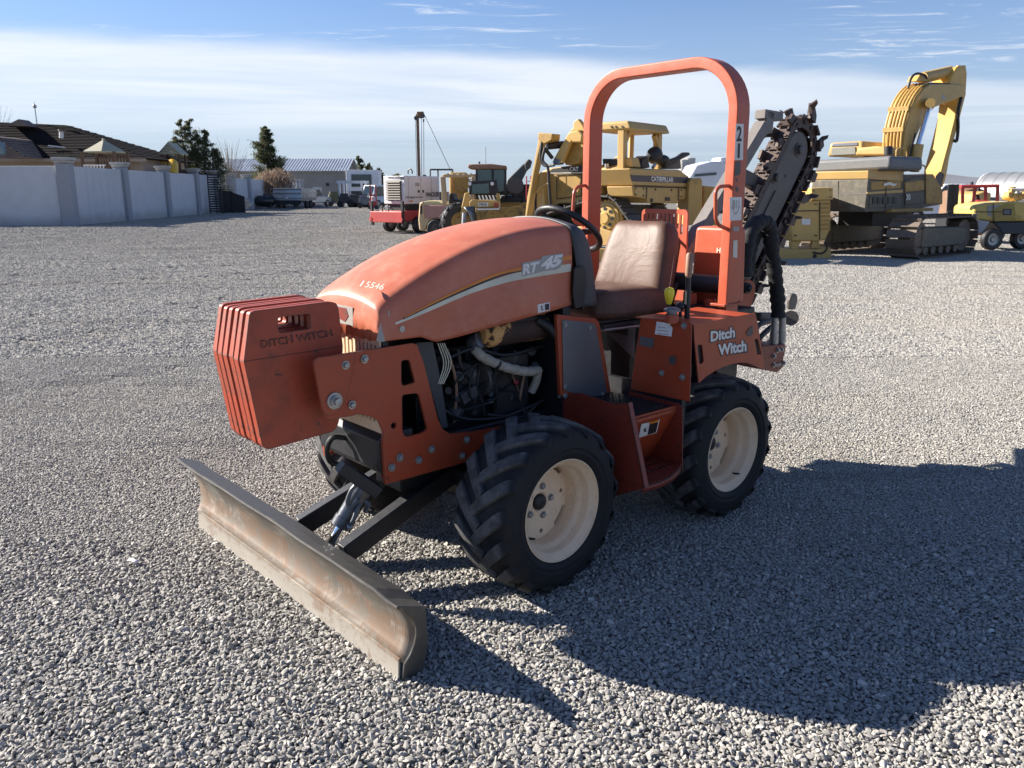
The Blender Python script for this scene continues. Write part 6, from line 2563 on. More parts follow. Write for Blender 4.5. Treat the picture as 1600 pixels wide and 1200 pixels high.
def leaf_cloud(name, pts, size, mat, parent, seed, long=2.2, up=0.0):
    r = np.random.default_rng(seed)
    n = len(pts)
    d = r.normal(size=(n, 3)) + np.array([0, 0, up])
    d /= np.linalg.norm(d, axis=1)[:, None]
    e = np.cross(d, r.normal(size=(n, 3)))
    e /= np.linalg.norm(e, axis=1)[:, None]
    s = size * r.uniform(0.6, 1.4, n)[:, None]
    a, b = pts - d * s * long * 0.5 - e * s * 0.35, pts - d * s * long * 0.5 + e * s * 0.35
    c, dd = pts + d * s * long * 0.5 + e * s * 0.12, pts + d * s * long * 0.5 - e * s * 0.12
    V = np.stack([a, b, c, dd], 1).reshape(-1, 3)
    me = bpy.data.meshes.new(name)
    F = np.arange(4 * n).reshape(-1, 4)
    me.from_pydata(V.tolist(), [], F.tolist())
    at_ = me.attributes.new('tone', 'FLOAT', 'FACE')
    at_.data.foreach_set('value', np.clip(r.normal(0.45, 0.25, n), 0, 1).tolist())
    me.materials.append(mat)
    o = bpy.data.objects.new(name, me)
    COL.objects.link(o)
    o.parent = parent
    return o


def conifer(name, label, base, tops, spread, n, leaf, seed, trunk_r=0.14, ragged=0.25, dens=1.0):
    """several leaders, whorled sprays around each; gaps stay open"""
    r = np.random.default_rng(seed)
    t_ = thing(name, label, 'tree', (base[0], base[1], 0))
    P = []
    m = MB()
    for (dx, dy, h, w) in tops:
        m.tube([(dx * 0.3, dy * 0.3, 0), (dx * 0.8, dy * 0.8, h * 0.5), (dx, dy, h * 0.97)], [trunk_r, trunk_r * 0.6, 0.02], 8)
        nb = int(46 * dens)
        for k in range(nb):
            z = h * (0.12 + 0.88 * (k + r.uniform(0, 1)) / nb)
            f = z / h
            rad = w * (1 - f) ** 0.7 * r.uniform(0.5, 1.05 + ragged) + 0.08
            a = r.uniform(0, 2 * math.pi)
            tip = np.array([dx + rad * math.cos(a), dy + rad * math.sin(a), z + rad * r.uniform(-0.25, 0.55)])
            root = np.array([dx * (0.5 + 0.5 * f), dy * (0.5 + 0.5 * f), z - 0.1])
            m.tube([root, tip], [0.025, 0.008], 4, cap=False)
            q = max(6, int(n / nb / len(tops)))
            u = r.uniform(0.15, 1.05, q) ** 0.7
            c = root + (tip - root) * u[:, None] + r.normal(scale=0.06 + 0.13 * rad, size=(q, 3)) * np.array([1, 1, 0.6])
            P.append(c)
    m.build('trunk', BARK, t_)
    leaf_cloud('crown', np.concatenate(P), leaf, NEEDLE, t_, seed, 2.2, 0.5)
    return t_


b_ = hp(305, 300, 66)
conifer('evergreen_tree', 'broad ragged evergreen with several tops beside the gabled play tower', b_, [(-0.75, 0.2, 7.0, 1.6), (-0.15, 0.5, 7.15, 1.6), (0.55, 0, 5.9, 1.7), (1.05, 0.3, 6.3, 1.4), (1.75, 0.2, 4.9, 1.5), (-1.2, -0.2, 5.7, 1.2), (0.3, -0.5, 5.0, 1.7)], 1, 42000, 0.062, 4)
b_ = hp(421, 300, 92)
conifer('fir_tree', 'single pointed dark fir standing behind the drooping bare tree', b_, [(0, 0, 8.5, 2.7), (0.2, 0.1, 7.4, 2.7)], 1, 26000, 0.09, 9, 0.18)


def bare_tree(label, base, h, w, n, seed, weep, name='bare_tree', mat=TWIG):
    r = np.random.default_rng(seed)
    t_ = thing(name, label, 'tree', (base[0], base[1], 0))
    m = MB()
    m.tube([(0, 0, 0), (0.05, 0, h * 0.3), (0, 0.05, h * 0.55)], [0.16, 0.12, 0.05], 8)
    m.build('trunk', BARK, t_)
    m = MB()
    for k in range(n):
        a = r.uniform(0, 2 * math.pi)
        rad = w * math.sqrt(r.uniform(0.02, 1))
        z1 = h * (r.uniform(0.8, 1.0) - 0.28 * (rad / w) ** 2)
        p0 = np.array([0, 0, h * r.uniform(0.25, 0.5)])
        p1 = np.array([rad * 0.7 * math.cos(a), rad * 0.7 * math.sin(a), z1])
        if weep:
            p2 = np.array([rad * 1.05 * math.cos(a), rad * 1.05 * math.sin(a), z1 - h * r.uniform(0.3, 0.7)])
        else:
            p2 = p1 + np.array([rad * 0.35 * math.cos(a), rad * 0.35 * math.sin(a), h * r.uniform(0.05, 0.25)])
        m.tube(bez([p0, p1, p2], 3), [k_ * (1.0 if weep else 0.55) for k_ in (0.03, 0.028, 0.025, 0.02, 0.016, 0.012, 0.01)], 4, cap=False)
    m.build('branches', BARK if not weep else paint('straw_twig_%d' % seed, (0.30, 0.21, 0.15), 0.9, 0.3, scale=3), t_)
    if weep:
        q = n * 16
        a = r.uniform(0, 2 * math.pi, q)
        rad = w * np.sqrt(r.uniform(0.05, 1.1, q))
        z = h * (r.uniform(0.25, 0.98, q) - 0.25 * (rad / w) ** 2)
        leaf_cloud('twigs', np.stack([rad * np.cos(a), rad * np.sin(a), z], 1), 0.075, mat, t_, seed, 4.5, 1.5)
    return t_


bare_tree('straw brown weeping bare tree drooping over the far wall', hp(431, 300, 88), 4.25, 2.0, 150, 5, True, 'weeping_tree')
bare_tree('thin leafless tree with fine branches right of the ragged evergreen', hp(362, 300, 82), 6.0, 2.3, 70, 6, False)
for k, (px, d, h, w, lab) in enumerate(((563, 190, 9.5, 2.1, 'distant pointed conifer above the white box truck'), (578, 200, 8.0, 2.6, 'distant rounded conifer right of the box truck'), (593, 170, 6.2, 1.6, 'distant low conifer just left of the generator'), (541, 210, 6.4, 2.2, 'distant low tree at the barn end'), (620, 230, 6.2, 4.0, 'distant low spreading tree behind the generator'))):
    p = hp(px, 300, d)
    conifer('distant_conifer', lab, p, [(0, 0, h, w), (w * 0.3, 0, h * 0.75, w)], 1, 1500, 0.35, 20 + k, 0.2, dens=0.6)
# bare twigs poking in at the far left
bare_tree('leafless branches rising behind the house ridge at the left edge', hp(-8, 300, 64), 7.6, 3.0, 60, 15, False)

# ---- hills and the arched hangar at the right
HILL = paint('far_hazy_hill', (0.16, 0.17, 0.19), 0.95, 0.3, scale=0.002)  # blue grey of distant haze put into the base colour
m = MB()
rows = []
N_ = 90
for j, (dist, hs) in enumerate(((5200, 0.0), (6000, 0.55), (6800, 1.0), (7800, 0.8), (9000, 0.0))):
    row = []
    for i in range(N_ + 1):
        a = R(24 + 40 * i / N_)          # bearing to the right of the view axis
        f = i / N_
        hh = 105 * (0.9 + 0.35 * math.sin(f * 17 + 0.6) * math.sin(f * 5.3 + 1) + 0.12 * math.sin(f * 41)) * min(1, f * 12 + 0.35)
        row.append((dist * math.sin(a), dist * math.cos(a), hs * hh - 4))
    rows.append(row)
m.grid(rows)
m.build('hills', HILL, None, sharp=80, kind='structure')
QD = 140.0
qa, qb = hp(1526, 290, QD), hp(1561, 290, QD)
qr = (qb[0] - qa[0]) / 2
q = thing('arched_hangar', 'arched hangar with white end wall and grey ribbed roof at the right edge', 'hangar', ((qa[0] + qb[0]) / 2, QD, 0), R(-62))
zq = hp(1543, 270, QD)[2]
m = MB()
arc = [(qr * 1.9 * math.cos(a), 0, 0.6 + (zq - 0.6) * math.sin(a)) for a in np.linspace(0, math.pi, 25)]
m.grid([[(0, p[0], p[2]) for p in arc], [(22, p[0], p[2]) for p in arc]])
for k in range(12):
    x = 0.5 + k * 1.8
    m.grid([[(x, p[0] * 1.015, p[2] * 1.01) for p in arc], [(x + 0.35, p[0] * 1.015, p[2] * 1.01) for p in arc]])
m.build('roof', paint('grey_arch_sheet', (0.22, 0.23, 0.25), 0.5, 0.3, metal=0.3, scale=1), q)
slab(q, 'end_wall', WHITE, [(-0.02, p[0], p[2]) for p in arc] + [(-0.02, -qr * 1.9, 0), (-0.02, qr * 1.9, 0)], (-0.1, 0, 0))

# ------------------------------------------------------------------ parked machines behind the trencher
CATY = paint('dusty_machine_yellow', (0.50, 0.32, 0.105), 0.5, 0.5, (0.36, 0.27, 0.16), wear=0.25, wear_col=(0.16, 0.10, 0.06), scale=2.2)
CATY2 = paint('clean_machine_yellow', (0.54, 0.345, 0.10), 0.5, 0.45, (0.38, 0.28, 0.15), scale=2)
CATY_OLD = paint('worn_machine_yellow', (0.42, 0.25, 0.06), 0.6, 0.7, (0.14, 0.10, 0.06), wear=0.55, wear_col=(0.08, 0.055, 0.04), scale=2.2)
TRACKM = paint('track_steel', (0.10, 0.095, 0.09), 0.5, 0.6, (0.19, 0.17, 0.15), metal=0.4, scale=3)
TRACKB = paint('track_brown_steel', (0.14, 0.11, 0.085), 0.7, 0.8, (0.23, 0.185, 0.145), metal=0.2, scale=3)
NAVY = paint('navy_decal', (0.018, 0.022, 0.05), 0.4, 0.2, scale=4, bump=0)
DGLASS = MATS['dark_glass']
TEALG = glass('tinted_glass', (0.05, 0.10, 0.10), 0.06)


def idx_shoes(parent, path, width_y0, width_y1, pitch, thick, mat, name='track_shoe', drop=0.012):
    """track belt: one shoe object after another along a closed side profile (x, z)"""
    P = [np.array(p, float) for p in path]
    seg = [np.linalg.norm(P[(i + 1) % len(P)] - P[i]) for i in range(len(P))]
    tot = sum(seg)
    n = int(tot / pitch)
    m = MB()
    w0, w1 = width_y0, width_y1
    m.box(-pitch * 0.47, pitch * 0.47, w0, w1, 0, thick)
    m.box(-pitch * 0.47, -pitch * 0.36, w0, w1, thick, thick + 0.05)
    proto = m.build(name, mat, None)
    me = proto.data
    bpy.data.objects.remove(proto)
    s = 0.0
    for k in range(n):
        d = (k + 0.5) * tot / n
        i = 0
        while d > seg[i]:
            d -= seg[i]
            i += 1
        a, b = P[i], P[(i + 1) % len(P)]
        t = (b - a) / seg[i]
        c = a + t * d
        nrm = np.array([t[1], -t[0]])
        M = Matrix(((-t[0], 0, nrm[0]), (0, 1, 0), (-t[1], 0, nrm[1])))
        share(name, me, parent, (c[0], 0, c[1]), M)


def stadium(cs, n=8):
    """convex belt round circles (x, z, r), given clockwise seen from +y... as a closed outline"""
    pts = []
    for (x, z, r) in cs:
        for k in range(28):
            a = 2 * math.pi * k / 28
            pts.append((x + r * math.cos(a), z + r * math.sin(a)))
    pts = sorted(set(pts))

    def cross(o, a, b):
        return (a[0] - o[0]) * (b[1] - o[1]) - (a[1] - o[1]) * (b[0] - o[0])
    lo_, up_ = [], []
    for p in pts:
        while len(lo_) >= 2 and cross(lo_[-2], lo_[-1], p) <= 0:
            lo_.pop()
        lo_.append(p)
    for p in reversed(pts):
        while len(up_) >= 2 and cross(up_[-2], up_[-1], p) <= 0:
            up_.pop()
        up_.append(p)
    return lo_[:-1] + up_[:-1]          # counter-clockwise: normals (t.z, -t.x) point out


def wheel(parent, c, r, w, ax=(0, 1, 0), rim=BOLT, tyre=BLACK, lugs=0, name='wheel', rim_r=0.55):
    ax = np.array(ax, float)
    c = np.array(c, float)
    m = MB()
    m.lathe([(-w / 2, r * rim_r), (-w / 2, r * 0.9), (-w * 0.36, r * 0.985), (0, r), (w * 0.36, r * 0.985), (w / 2, r * 0.9), (w / 2, r * rim_r)], c, ax, 28)
    if lugs:
        ref = np.array([0, 0, 1.0])
        x = np.cross(ref, ax)
        for k in range(lugs):
            a = 2 * math.pi * k / lugs
            for s in (-1, 1):
                d = math.cos(a) * x + math.sin(a) * ref
                t = -math.sin(a) * x + math.cos(a) * ref
                m.beam(c + d * r * 0.99 + ax * s * 0.05 * w, c + (d + t * 0.22) / np.linalg.norm(d + t * 0.22) * r * 0.99 + ax * s * 0.5 * w, w * 0.14, r * 0.09, d)
    wl = m.build(name, tyre, parent)
    m = MB()
    s_ = 1
    m.lathe([(-w * 0.42, 0), (-w * 0.42, r * 0.2), (-w * 0.25, r * 0.3), (-w * 0.30, r * rim_r * 0.9), (-w * 0.5, r * rim_r), (w * 0.5, r * rim_r), (w * 0.30, r * rim_r * 0.9), (w * 0.25, r * 0.3), (w * 0.42, r * 0.2), (w * 0.42, 0)], c, ax, 20)
    m.build('rim', rim, wl)
    return wl


# ---- crawler dozer, seen from behind its left corner
dx_, dy_ = 2.92, 19.6
D = Frame(dx_, dy_, R(141))
dz = frame_thing(D, 'crawler_dozer', 'yellow crawler dozer with open canopy and oval tracks behind the roll bar', 'bulldozer')
dS = lambda pts, y=0.0: D.poly(pts, Y=y)
dR = lambda pts, x=0.0: D.poly(pts, X=x)
WD = 1.75                                    # width of the upper body
# rear tank
tank = dR([(984, 263), (1063, 265.5), (1076, 275), (1082, 288), (1083, 293), (990, 290)])
slab(dz, 'rear_tank', CATY, [np.array(p) for p in tank], (0.9, 0, 0), 0.03)
low = dR([(988, 291), (1084, 294), (1083, 311), (1060, 312), (1060, 318), (1012, 317), (1010, 311), (990, 307)])
slab(dz, 'tank_lower', CATY, low, (0.7, 0, 0), 0.02)
band_ = dR([(984.5, 273.2), (1080.5, 277.5), (1081.5, 286.5), (987, 283.5)], -0.012)
slab(dz, 'name_band', NAVY, band_, (0.006, 0, 0))
lettering('name_lettering', 'CATERPILLAR', [(1018, 283.2), (1052.5, 285), (1052, 277), (1017.5, 275.3)], lambda x, y: D.at(x, y, X=-0.02), WHITE_PRINT, dz, bold=0.03)
for poly in ([(991, 292), (1008, 292.6), (1008, 307), (992, 306)], [(1062, 295), (1082, 295.5), (1081.5, 309), (1062, 309)]):
    slab(dz, 'access_panel', CATY, dR(poly, -0.015), (0.01, 0, 0), 0.004)
slab(dz, 'grille_patch', BLACK, dR([(1040, 308), (1047, 308.2), (1047, 314), (1040, 313.8)], -0.02), (0.01, 0, 0))
slab(dz, 'tow_shackle', BLACK, dR([(1017, 310), (1020.5, 310.2), (1020.5, 316), (1017, 315.8)], -0.02), (0.01, 0, 0))
# fender and engine side
side = dS([(940, 262), (985, 262.5), (990, 290), (990, 308), (978, 300), (965, 294), (940, 290)])
slab(dz, 'fender', CATY, side, (0, -WD, 0), 0.02)
deck = dS([(944, 270), (958, 262), (968, 259.5), (985, 262.5), (988, 284), (940, 284)], 0.02)
slab(dz, 'side_cover', CATY, deck, (0, -0.05, 0), 0.01)
slab(dz, 'model_band', GREYPLATE, dS([(938, 273.5), (964, 273.3), (965.5, 284.5), (938, 285)], 0.03), (0, -0.01, 0))
slab(dz, 'model_band', GREYPLATE, dS([(966.5, 273.3), (980.5, 273), (985, 284), (967, 284.5)], 0.03), (0, -0.01, 0))
lettering('model_lettering', 'D6R', [(936.5, 283), (948, 282.8), (948, 274.5), (936.5, 274.8)], lambda x, y: D.at(x, y, Y=0.045), WHITE_PRINT, dz, bold=0.03)
hood_ = dS([(842, 270), (857, 263), (912, 256), (940, 258), (940, 318), (874, 318), (842, 337), (838, 330)], -0.25)
slab(dz, 'engine_hood', CATY, hood_, (0, -1.25, 0), 0.03)
slab(dz, 'hood_band', BLACK_PRINT, dS([(857, 269.5), (863, 263.5), (913, 257.5), (913, 268.5)], -0.235), (0, -0.01, 0))
slab(dz, 'band_edge', WHITE_PRINT, dS([(857, 270.3), (913, 269.0), (913, 270.2), (857, 271.2)], -0.232), (0, -0.01, 0))
lettering('make_lettering', 'CAT', [(890, 268), (904, 267.4), (904, 260.3), (890, 261)], lambda x, y: D.at(x, y, Y=-0.222), WHITE_PRINT, dz, bold=0.03)
slab(dz, 'engine_side_panel', CATY_OLD, dS([(871, 274), (884, 274), (884, 311), (871, 311)], -0.235), (0, -0.01, 0))
slab(dz, 'engine_side_panel', CATY_OLD, dS([(886, 274), (908, 273), (908, 306), (886, 310)], -0.235), (0, -0.01, 0))
slab(dz, 'warning_decal', WHITE_PRINT, dS([(844, 301), (854, 298), (854, 307.5), (845, 309)], -0.235), (0, -0.01, 0))
# left mast, lift cylinder and tilted arm of the blade gear
slab(dz, 'lift_mast', CATY, dS([(843, 207.5), (849, 208), (835, 268), (828, 310), (823, 340), (820, 343), (824, 306), (833, 262)], 0.35), (0, -0.22, 0), 0.015)
slab(dz, 'mast_head', CATY_OLD, dS([(841, 207), (863, 209), (862, 219), (850, 225), (840, 217)], 0.42), (0, -0.34, 0), 0.02)
for k in range(3):
    o = 0.15 - 0.16 * k
    slab(dz, 'tilt_arm', CATY2, dS([(864 + k, 250), (888, 208), (898, 206), (878, 254), (868, 255)], o), (0, -0.12, 0), 0.015)
    slab(dz, 'arm_shoe', GREYPLATE, dS([(863 + k, 253), (867 + k, 247), (876 + k, 250), (874 + k, 257), (866 + k, 258)], o + 0.01), (0, -0.13, 0), 0.01)
slab(dz, 'arm_web', CATY_OLD, dS([(880, 252), (899, 206), (913, 198), (913, 236), (902, 256), (884, 258)], -0.1), (0, -0.3, 0), 0.02)
slab(dz, 'arm_head', CATY2, dS([(885, 212), (889, 206), (902, 203), (910, 210), (908, 223), (894, 222)], 0.22), (0, -0.55, 0), 0.03)
slab(dz, 'arm_hook', CATY2, dS([(889, 206), (895, 200), (896, 190), (903, 185.5), (911, 196), (914, 206), (905, 204)], 0.1), (0, -0.15, 0), 0.02)
pipe(dz, 'brace_rod', BLACK, [D.at(852, 233, Y=0.3), D.at(863, 247, Y=0.1)], 0.05, 8)
pipe(dz, 'lift_cylinder', BLACK, [D.at(856, 228, Y=0.3), D.at(880, 226, Y=-0.1)], 0.09, 12)
pipe(dz, 'hose', BLACK, bez(dS([(852, 230), (848, 250), (856, 262), (858, 290), (860, 320)], 0.4), 5), 0.035, 8)
pipe(dz, 'hose', BLACK, bez(dS([(847, 222), (845, 245), (850, 258), (866, 258)], 0.38), 5), 0.035, 8)
pipe(dz, 'exhaust_stack', BLACK, [D.at(898, 258, Y=-0.8), D.at(898, 246, Y=-0.8)], 0.17, 14)
slab(dz, 'radiator_guard', CATY, dS([(838, 272), (846, 268), (852, 336), (838, 338)], 0.12), (0, -1.9, 0), 0.03)
pipe(dz, 'hand_rail', CATY, bez(dS([(838, 300), (848, 290), (858, 286)], 0.2), 5), 0.025, 8)
# canopy
zc = D.at(970, 204, Y=-0.02)[2]
roof = [D.at(936, 190.5, Y=0.05), D.at(990, 188, Y=0.05), D.at(988, 205, Y=0.05), D.at(970, 204, Y=0.05), D.at(936, 207, Y=0.05)]
rear_edge_x = float(D.at(990, 188, Y=0.05)[0])
zr0, zr1 = float(D.at(990, 188, Y=0.05)[2]), float(D.at(988, 205, Y=0.05)[2])
m = MB()
xl, xr = rear_edge_x + 1.15, rear_edge_x
m.prism([(xl, 0.1, zr1 + 0.03), (xr, 0.1, zr1 + 0.03), (xr + 0.12, 0.1, zr0), (xl - 0.12, 0.1, zr0)], (0, -1.85, 0))
m.build('canopy_roof', CATY, dz, bevel=0.05)
for (x, y, w) in ((xr + 0.30, 0.04, 0.17), (xr + 0.30, -1.62, 0.17)):
    m = MB()
    zb = float(D.at(976, 258, Y=0.0)[2])
    m.beam((x, y - 0.05, zb - 0.2), (x + 0.02, y - 0.05, zr1 + 0.05), w, w)
    m.beam((x, y - 0.05 - 0.22 * (1 if y > -0.5 else -1), zr1 + 0.0), (x, y - 0.05, zr1 - 0.30), 0.10, 0.12, (1, 0, 0))
    m.build('canopy_post', CATY, dz, bevel=0.015)
for y in (-0.06, -1.6):
    pipe(dz, 'canopy_post', CATY, [(xl - 0.12, y, zr1 - 1.35), (xl - 0.12, y, zr1 + 0.05)], 0.07, 8)
bx(dz, 'work_lamp', BLACK, xl - 0.12, xl - 0.02, -0.2, -0.02, zr1 - 0.22, zr1 - 0.05)
# seat, torn covers and rear gear heaped on the deck
SEATB = paint('torn_black_vinyl', (0.014, 0.014, 0.016), 0.6, 0.4, (0.04, 0.04, 0.04), scale=4, bump=0.4)
zd = float(D.at(1030, 265, X=0.3)[2])
m = MB()
rows = []
for px, py, r in ((1010, 243, 0.10), (1014, 238, 0.22), (1020, 236, 0.27), (1030, 240, 0.25), (1038, 250, 0.18), (1044, 258, 0.12)):
    pass
m.ball(D.at(1023, 243, X=0.35), 0.25, 14, 10, (0.7, 1.15, 0.85))
m.ball(D.at(1034, 250, X=0.32), 0.22, 12, 8, (0.8, 1.3, 0.6))
m.build('operator_seat', SEATB, dz)
slab(dz, 'torn_seat_back', SEATB, D.poly([(1040, 252), (1060, 245), (1070, 238), (1078, 238), (1079, 242), (1066, 249), (1052, 258), (1040, 262)], X=0.2), (0.12, 0, 0), 0.03)
slab(dz, 'control_box', BLACK_DEEP, D.poly([(1003, 250), (1012, 243), (1016, 262), (1003, 264)], X=0.3), (0.3, 0, 0), 0.02)
slab(dz, 'deck_box', CATY, D.poly([(987, 246), (998, 247), (1002, 262), (988, 261)], X=0.15), (0.35, 0, 0), 0.02)
slab(dz, 'deck_clutter', DARKIRON, D.poly([(1042, 252), (1064, 250), (1065, 264), (1042, 264)], X=0.25), (0.3, 0, 0), 0.03)
pipe(dz, 'deck_pin', BOLT, [D.at(1020, 262, X=0.1), D.at(1024, 256, X=0.1)], 0.04, 8)
slab(dz, 'instrument_box', BLACK, dS([(941, 248), (955, 248), (956, 258), (942, 259)], -0.3), (0, -0.3, 0), 0.02)
pipe(dz, 'grab_rail', CATY, bez(dS([(961, 247), (968, 245.5), (974, 248), (974.5, 254)], 0.02), 5), 0.025, 8)
pipe(dz, 'deck_pin', BOLT, [D.at(948, 262, Y=0.0), D.at(948, 256, Y=0.0)], 0.05, 8)
# left track: high sprocket, oval belt
TYO = 0.18
spc = D.at(941, 341, Y=TYO)
rid = D.at(972, 384, Y=TYO)
zrr = 0.46
fidx = spc[0] + 2.05
belt = stadium([(spc[0], spc[2], 0.50), (rid[0] + 0.05, zrr + 0.08, 0.40), (fidx, zrr + 0.08, 0.40)])
idx_shoes(dz, belt, TYO - 0.62, TYO, 0.205, 0.035, TRACKM)
m = MB()
tooth = []
for k in range(50):
    a = 2 * math.pi * k / 50
    rr_ = 0.44 if k % 2 else 0.405
    tooth.append((spc[0] + rr_ * math.cos(a), TYO - 0.22, spc[2] + rr_ * math.sin(a)))
m.prism(tooth, (0, -0.10, 0))
m.build('sprocket', CATY2, dz)
m = MB()
m.lathe([(0, 0.36), (0.05, 0.36), (0.06, 0.30), (0.10, 0.28), (0.12, 0.14), (0.16, 0.12), (0.16, 0)], (spc[0], TYO - 0.22, spc[2]), (0, 1, 0), 28)
sc_ = m.build('sprocket_hub', CATY2, dz)
for k in range(8):
    a = 2 * math.pi * k / 8
    m = MB()
    m.cyl((spc[0] + 0.22 * math.cos(a), TYO - 0.12, spc[2] + 0.22 * math.sin(a)), (spc[0] + 0.22 * math.cos(a), TYO - 0.10, spc[2] + 0.22 * math.sin(a)), 0.045, 8)
    m.build('hub_hole', BLACK, sc_)
for k, (x, r) in enumerate(((rid[0] + 0.05, 0.36), (fidx, 0.36))):
    m = MB()
    m.lathe([(-0.12, 0), (-0.12, r), (0.1, r), (0.1, r * 0.7), (0.04, r * 0.6), (0.04, 0.1), (0.1, 0.08), (0.1, 0)], (x, TYO - 0.3, zrr + 0.08), (0, 1, 0), 24)
    m.build('idler', CATY, dz)
slab(dz, 'track_frame', CATY, [(rid[0] + 0.3, TYO - 0.06, 0.33), (fidx - 0.3, TYO - 0.06, 0.33), (fidx - 0.4, TYO - 0.06, 0.72), (spc[0] + 0.3, TYO - 0.06, 0.80), (rid[0] + 0.25, TYO - 0.06, 0.66)], (0, -0.45, 0), 0.02)
bx(dz, 'belly', BLACK_DEEP, 0.4, fidx + 0.2, -1.6, TYO - 0.65, 0.5, spc[2] + 0.3)
# right track, mostly hidden
idx_shoes(dz, belt, -WD - TYO - 0.1, -WD - TYO + 0.5, 0.205, 0.035, TRACKM)
slab(dz, 'rear_drawbar', CATY, [(-0.1, -0.6, 0.55), (-0.1, -1.2, 0.55), (-0.1, -1.2, 0.95), (-0.1, -0.6, 0.95)], (0.6, 0, 0), 0.03)
# yellow ground blade lying by the dozer
gb2 = hp(952, 385, 18.9)
lie = thing('loose_blade_part', 'yellow and grey steel attachment lying on the gravel behind the steering wheel', 'attachment', (gb2[0], gb2[1], 0), R(12))
slab(lie, 'plate', CATY2, [(-0.35, 0, 0.0), (0.35, 0, 0.0), (0.35, 0, 0.30), (-0.35, 0, 0.34)], (0, 0.35, 0), 0.02)
slab(lie, 'wear_plate', GREYPLATE, [(0.02, -0.03, 0.03), (0.34, -0.03, 0.03), (0.34, -0.03, 0.24), (0.16, -0.03, 0.20)], (0, 0.02, 0), 0.004)

# ---- yellow upright frame part behind the seat
K = Frame(*[float(v) for v in hp(1092, 300, 21.5)[:2]], R(20))
kt = frame_thing(K, 'yellow_loader_frame', 'tall yellow box section frame part standing behind the trencher seat', 'frame')
slab(kt, 'column', CATY2, K.poly([(1077, 285), (1080, 279), (1096, 278), (1098, 283), (1096, 352), (1074, 352)], Y=0.0), (0, 0.55, 0), 0.03)
slab(kt, 'column', CATY_OLD, K.poly([(1099, 290), (1118, 292), (1122, 352), (1099, 352)], Y=0.25), (0, 0.4, 0), 0.03)
m = MB()
m.cyl(K.at(1086, 283, Y=-0.03), K.at(1086, 283, Y=0.02), 0.07, 14)
m.build('pin_boss', CATY2, kt)
bx(kt, 'foot', CATY_OLD, -0.5, 0.7, 0.0, 0.6, 0, 0.35, 0.02)

# ---- white tank and beige silo far behind
wt = hp(1108, 300, 62)
wk = thing('white_tank_truck', 'white vehicle hood and cab roof seen over the dozer, behind the roll bar post', 'truck', (wt[0], wt[1], 0), R(10))
Kf = Frame(wt[0], wt[1], R(10))
slab(wk, 'body', WHITE, Kf.poly([(1078, 276), (1088, 258), (1112, 252), (1132, 252), (1140, 268), (1140, 320), (1080, 320)], Y=0), (0, 2.2, 0), 0.12)
slab(wk, 'cab', WHITE, Kf.poly([(1124, 254), (1126, 246), (1150, 244), (1152, 256)], Y=0.3), (0, 1.6, 0), 0.1)
slab(wk, 'window_band', DGLASS, Kf.poly([(1086, 272), (1120, 269), (1119, 273.5), (1085, 276)], Y=-0.04), (0, 0.02, 0))
for px in (1090, 1128):
    c = Kf.at(px, 325, Y=0.2)
    wheel(wk, (c[0], c[1], 0.5), 0.5, 0.3, lugs=0)
si = hp(1071, 300, 95)
so_ = thing('ribbed_silos', 'pair of pale ribbed bins in the distance beside the dozer canopy', 'silo', (si[0], si[1], 0))
for k, (px, w, top) in enumerate(((1066, 0.52, 250), (1076, 0.62, 247))):
    c = hp(px, 300, 95) - np.array([si[0], si[1], 0])
    zt3 = float(hp(px, top, 95)[2])
    m = MB()
    prof_ = []
    for i in range(24):
        prof_.append((zt3 * i / 23, w + 0.03 * (i % 2)))
    m.lathe([(0, 0)] + prof_ + [(zt3 + 0.2, 0)], (c[0], c[1] + k * 0.2, 0), (0, 0, 1), 20)
    m.build('bin', paint('pale_ribbed_sheet_%d' % k, (0.50, 0.49, 0.46), 0.5, 0.3, scale=1), so_)

# ---- tracked excavator, seen from behind its right corner
ex, ey = float(hp(1356, 300, 20.2)[0]), 20.2
X = Frame(ex, ey, R(38))
xv = frame_thing(X, 'tracked_excavator', 'large worn yellow tracked excavator with raised boom and hanging stick', 'excavator')
xr_ = lambda pts, x=0.0: X.poly(pts, X=x)
xs_ = lambda pts, y=0.0: X.poly(pts, Y=y)
PEEL, pb, pp3 = new_mat('peeling_yellow_paint')
tt = pb.n('ShaderNodeTexCoord')
n1 = pb.n('ShaderNodeTexNoise', i_Scale=2.4, i_Detail=9, i_Roughness=0.7, i_Distortion=0.7)
n2 = pb.n('ShaderNodeTexNoise', i_Scale=7.0, i_Detail=6, i_Roughness=0.7)
for n in (n1, n2):
    pb.l(tt.outputs['Object'], n.inputs['Vector'])
c = pb.ramp(n1.outputs[0], [(0.38, (0.16, 0.155, 0.15)), (0.44, (0.36, 0.35, 0.33)), (0.47, (0.62, 0.60, 0.57)), (0.565, (0.60, 0.57, 0.52)), (0.58, (0.46, 0.30, 0.10)), (0.7, (0.50, 0.33, 0.11))])
c = pb.mix(pb.math('MULTIPLY', pb.smooth(n2.outputs[0], 0.58, 0.66), 0.6), c, (0.13, 0.10, 0.07))
pb.l(c, pp3.inputs['Base Color'])
pp3.inputs['Roughness'].default_value = 0.6
DUSTD = paint('dusty_dark_panel', (0.09, 0.08, 0.06), 0.6, 0.8, (0.22, 0.18, 0.12), wear=0.3, wear_col=(0.25, 0.16, 0.06), scale=3)
XW = float(X.at(1266, 300, X=0.0)[1])
slab(xv, 'counterweight', PEEL, xr_([(1264, 285), (1357, 279), (1354, 321), (1299, 322), (1264, 318)]), (0.8, 0, 0), 0.06)
slab(xv, 'counterweight_top', CATY, xr_([(1264, 275), (1270, 271), (1357, 266.5), (1357, 279.5), (1264, 285.5)]), (0.8, 0, 0), 0.04)
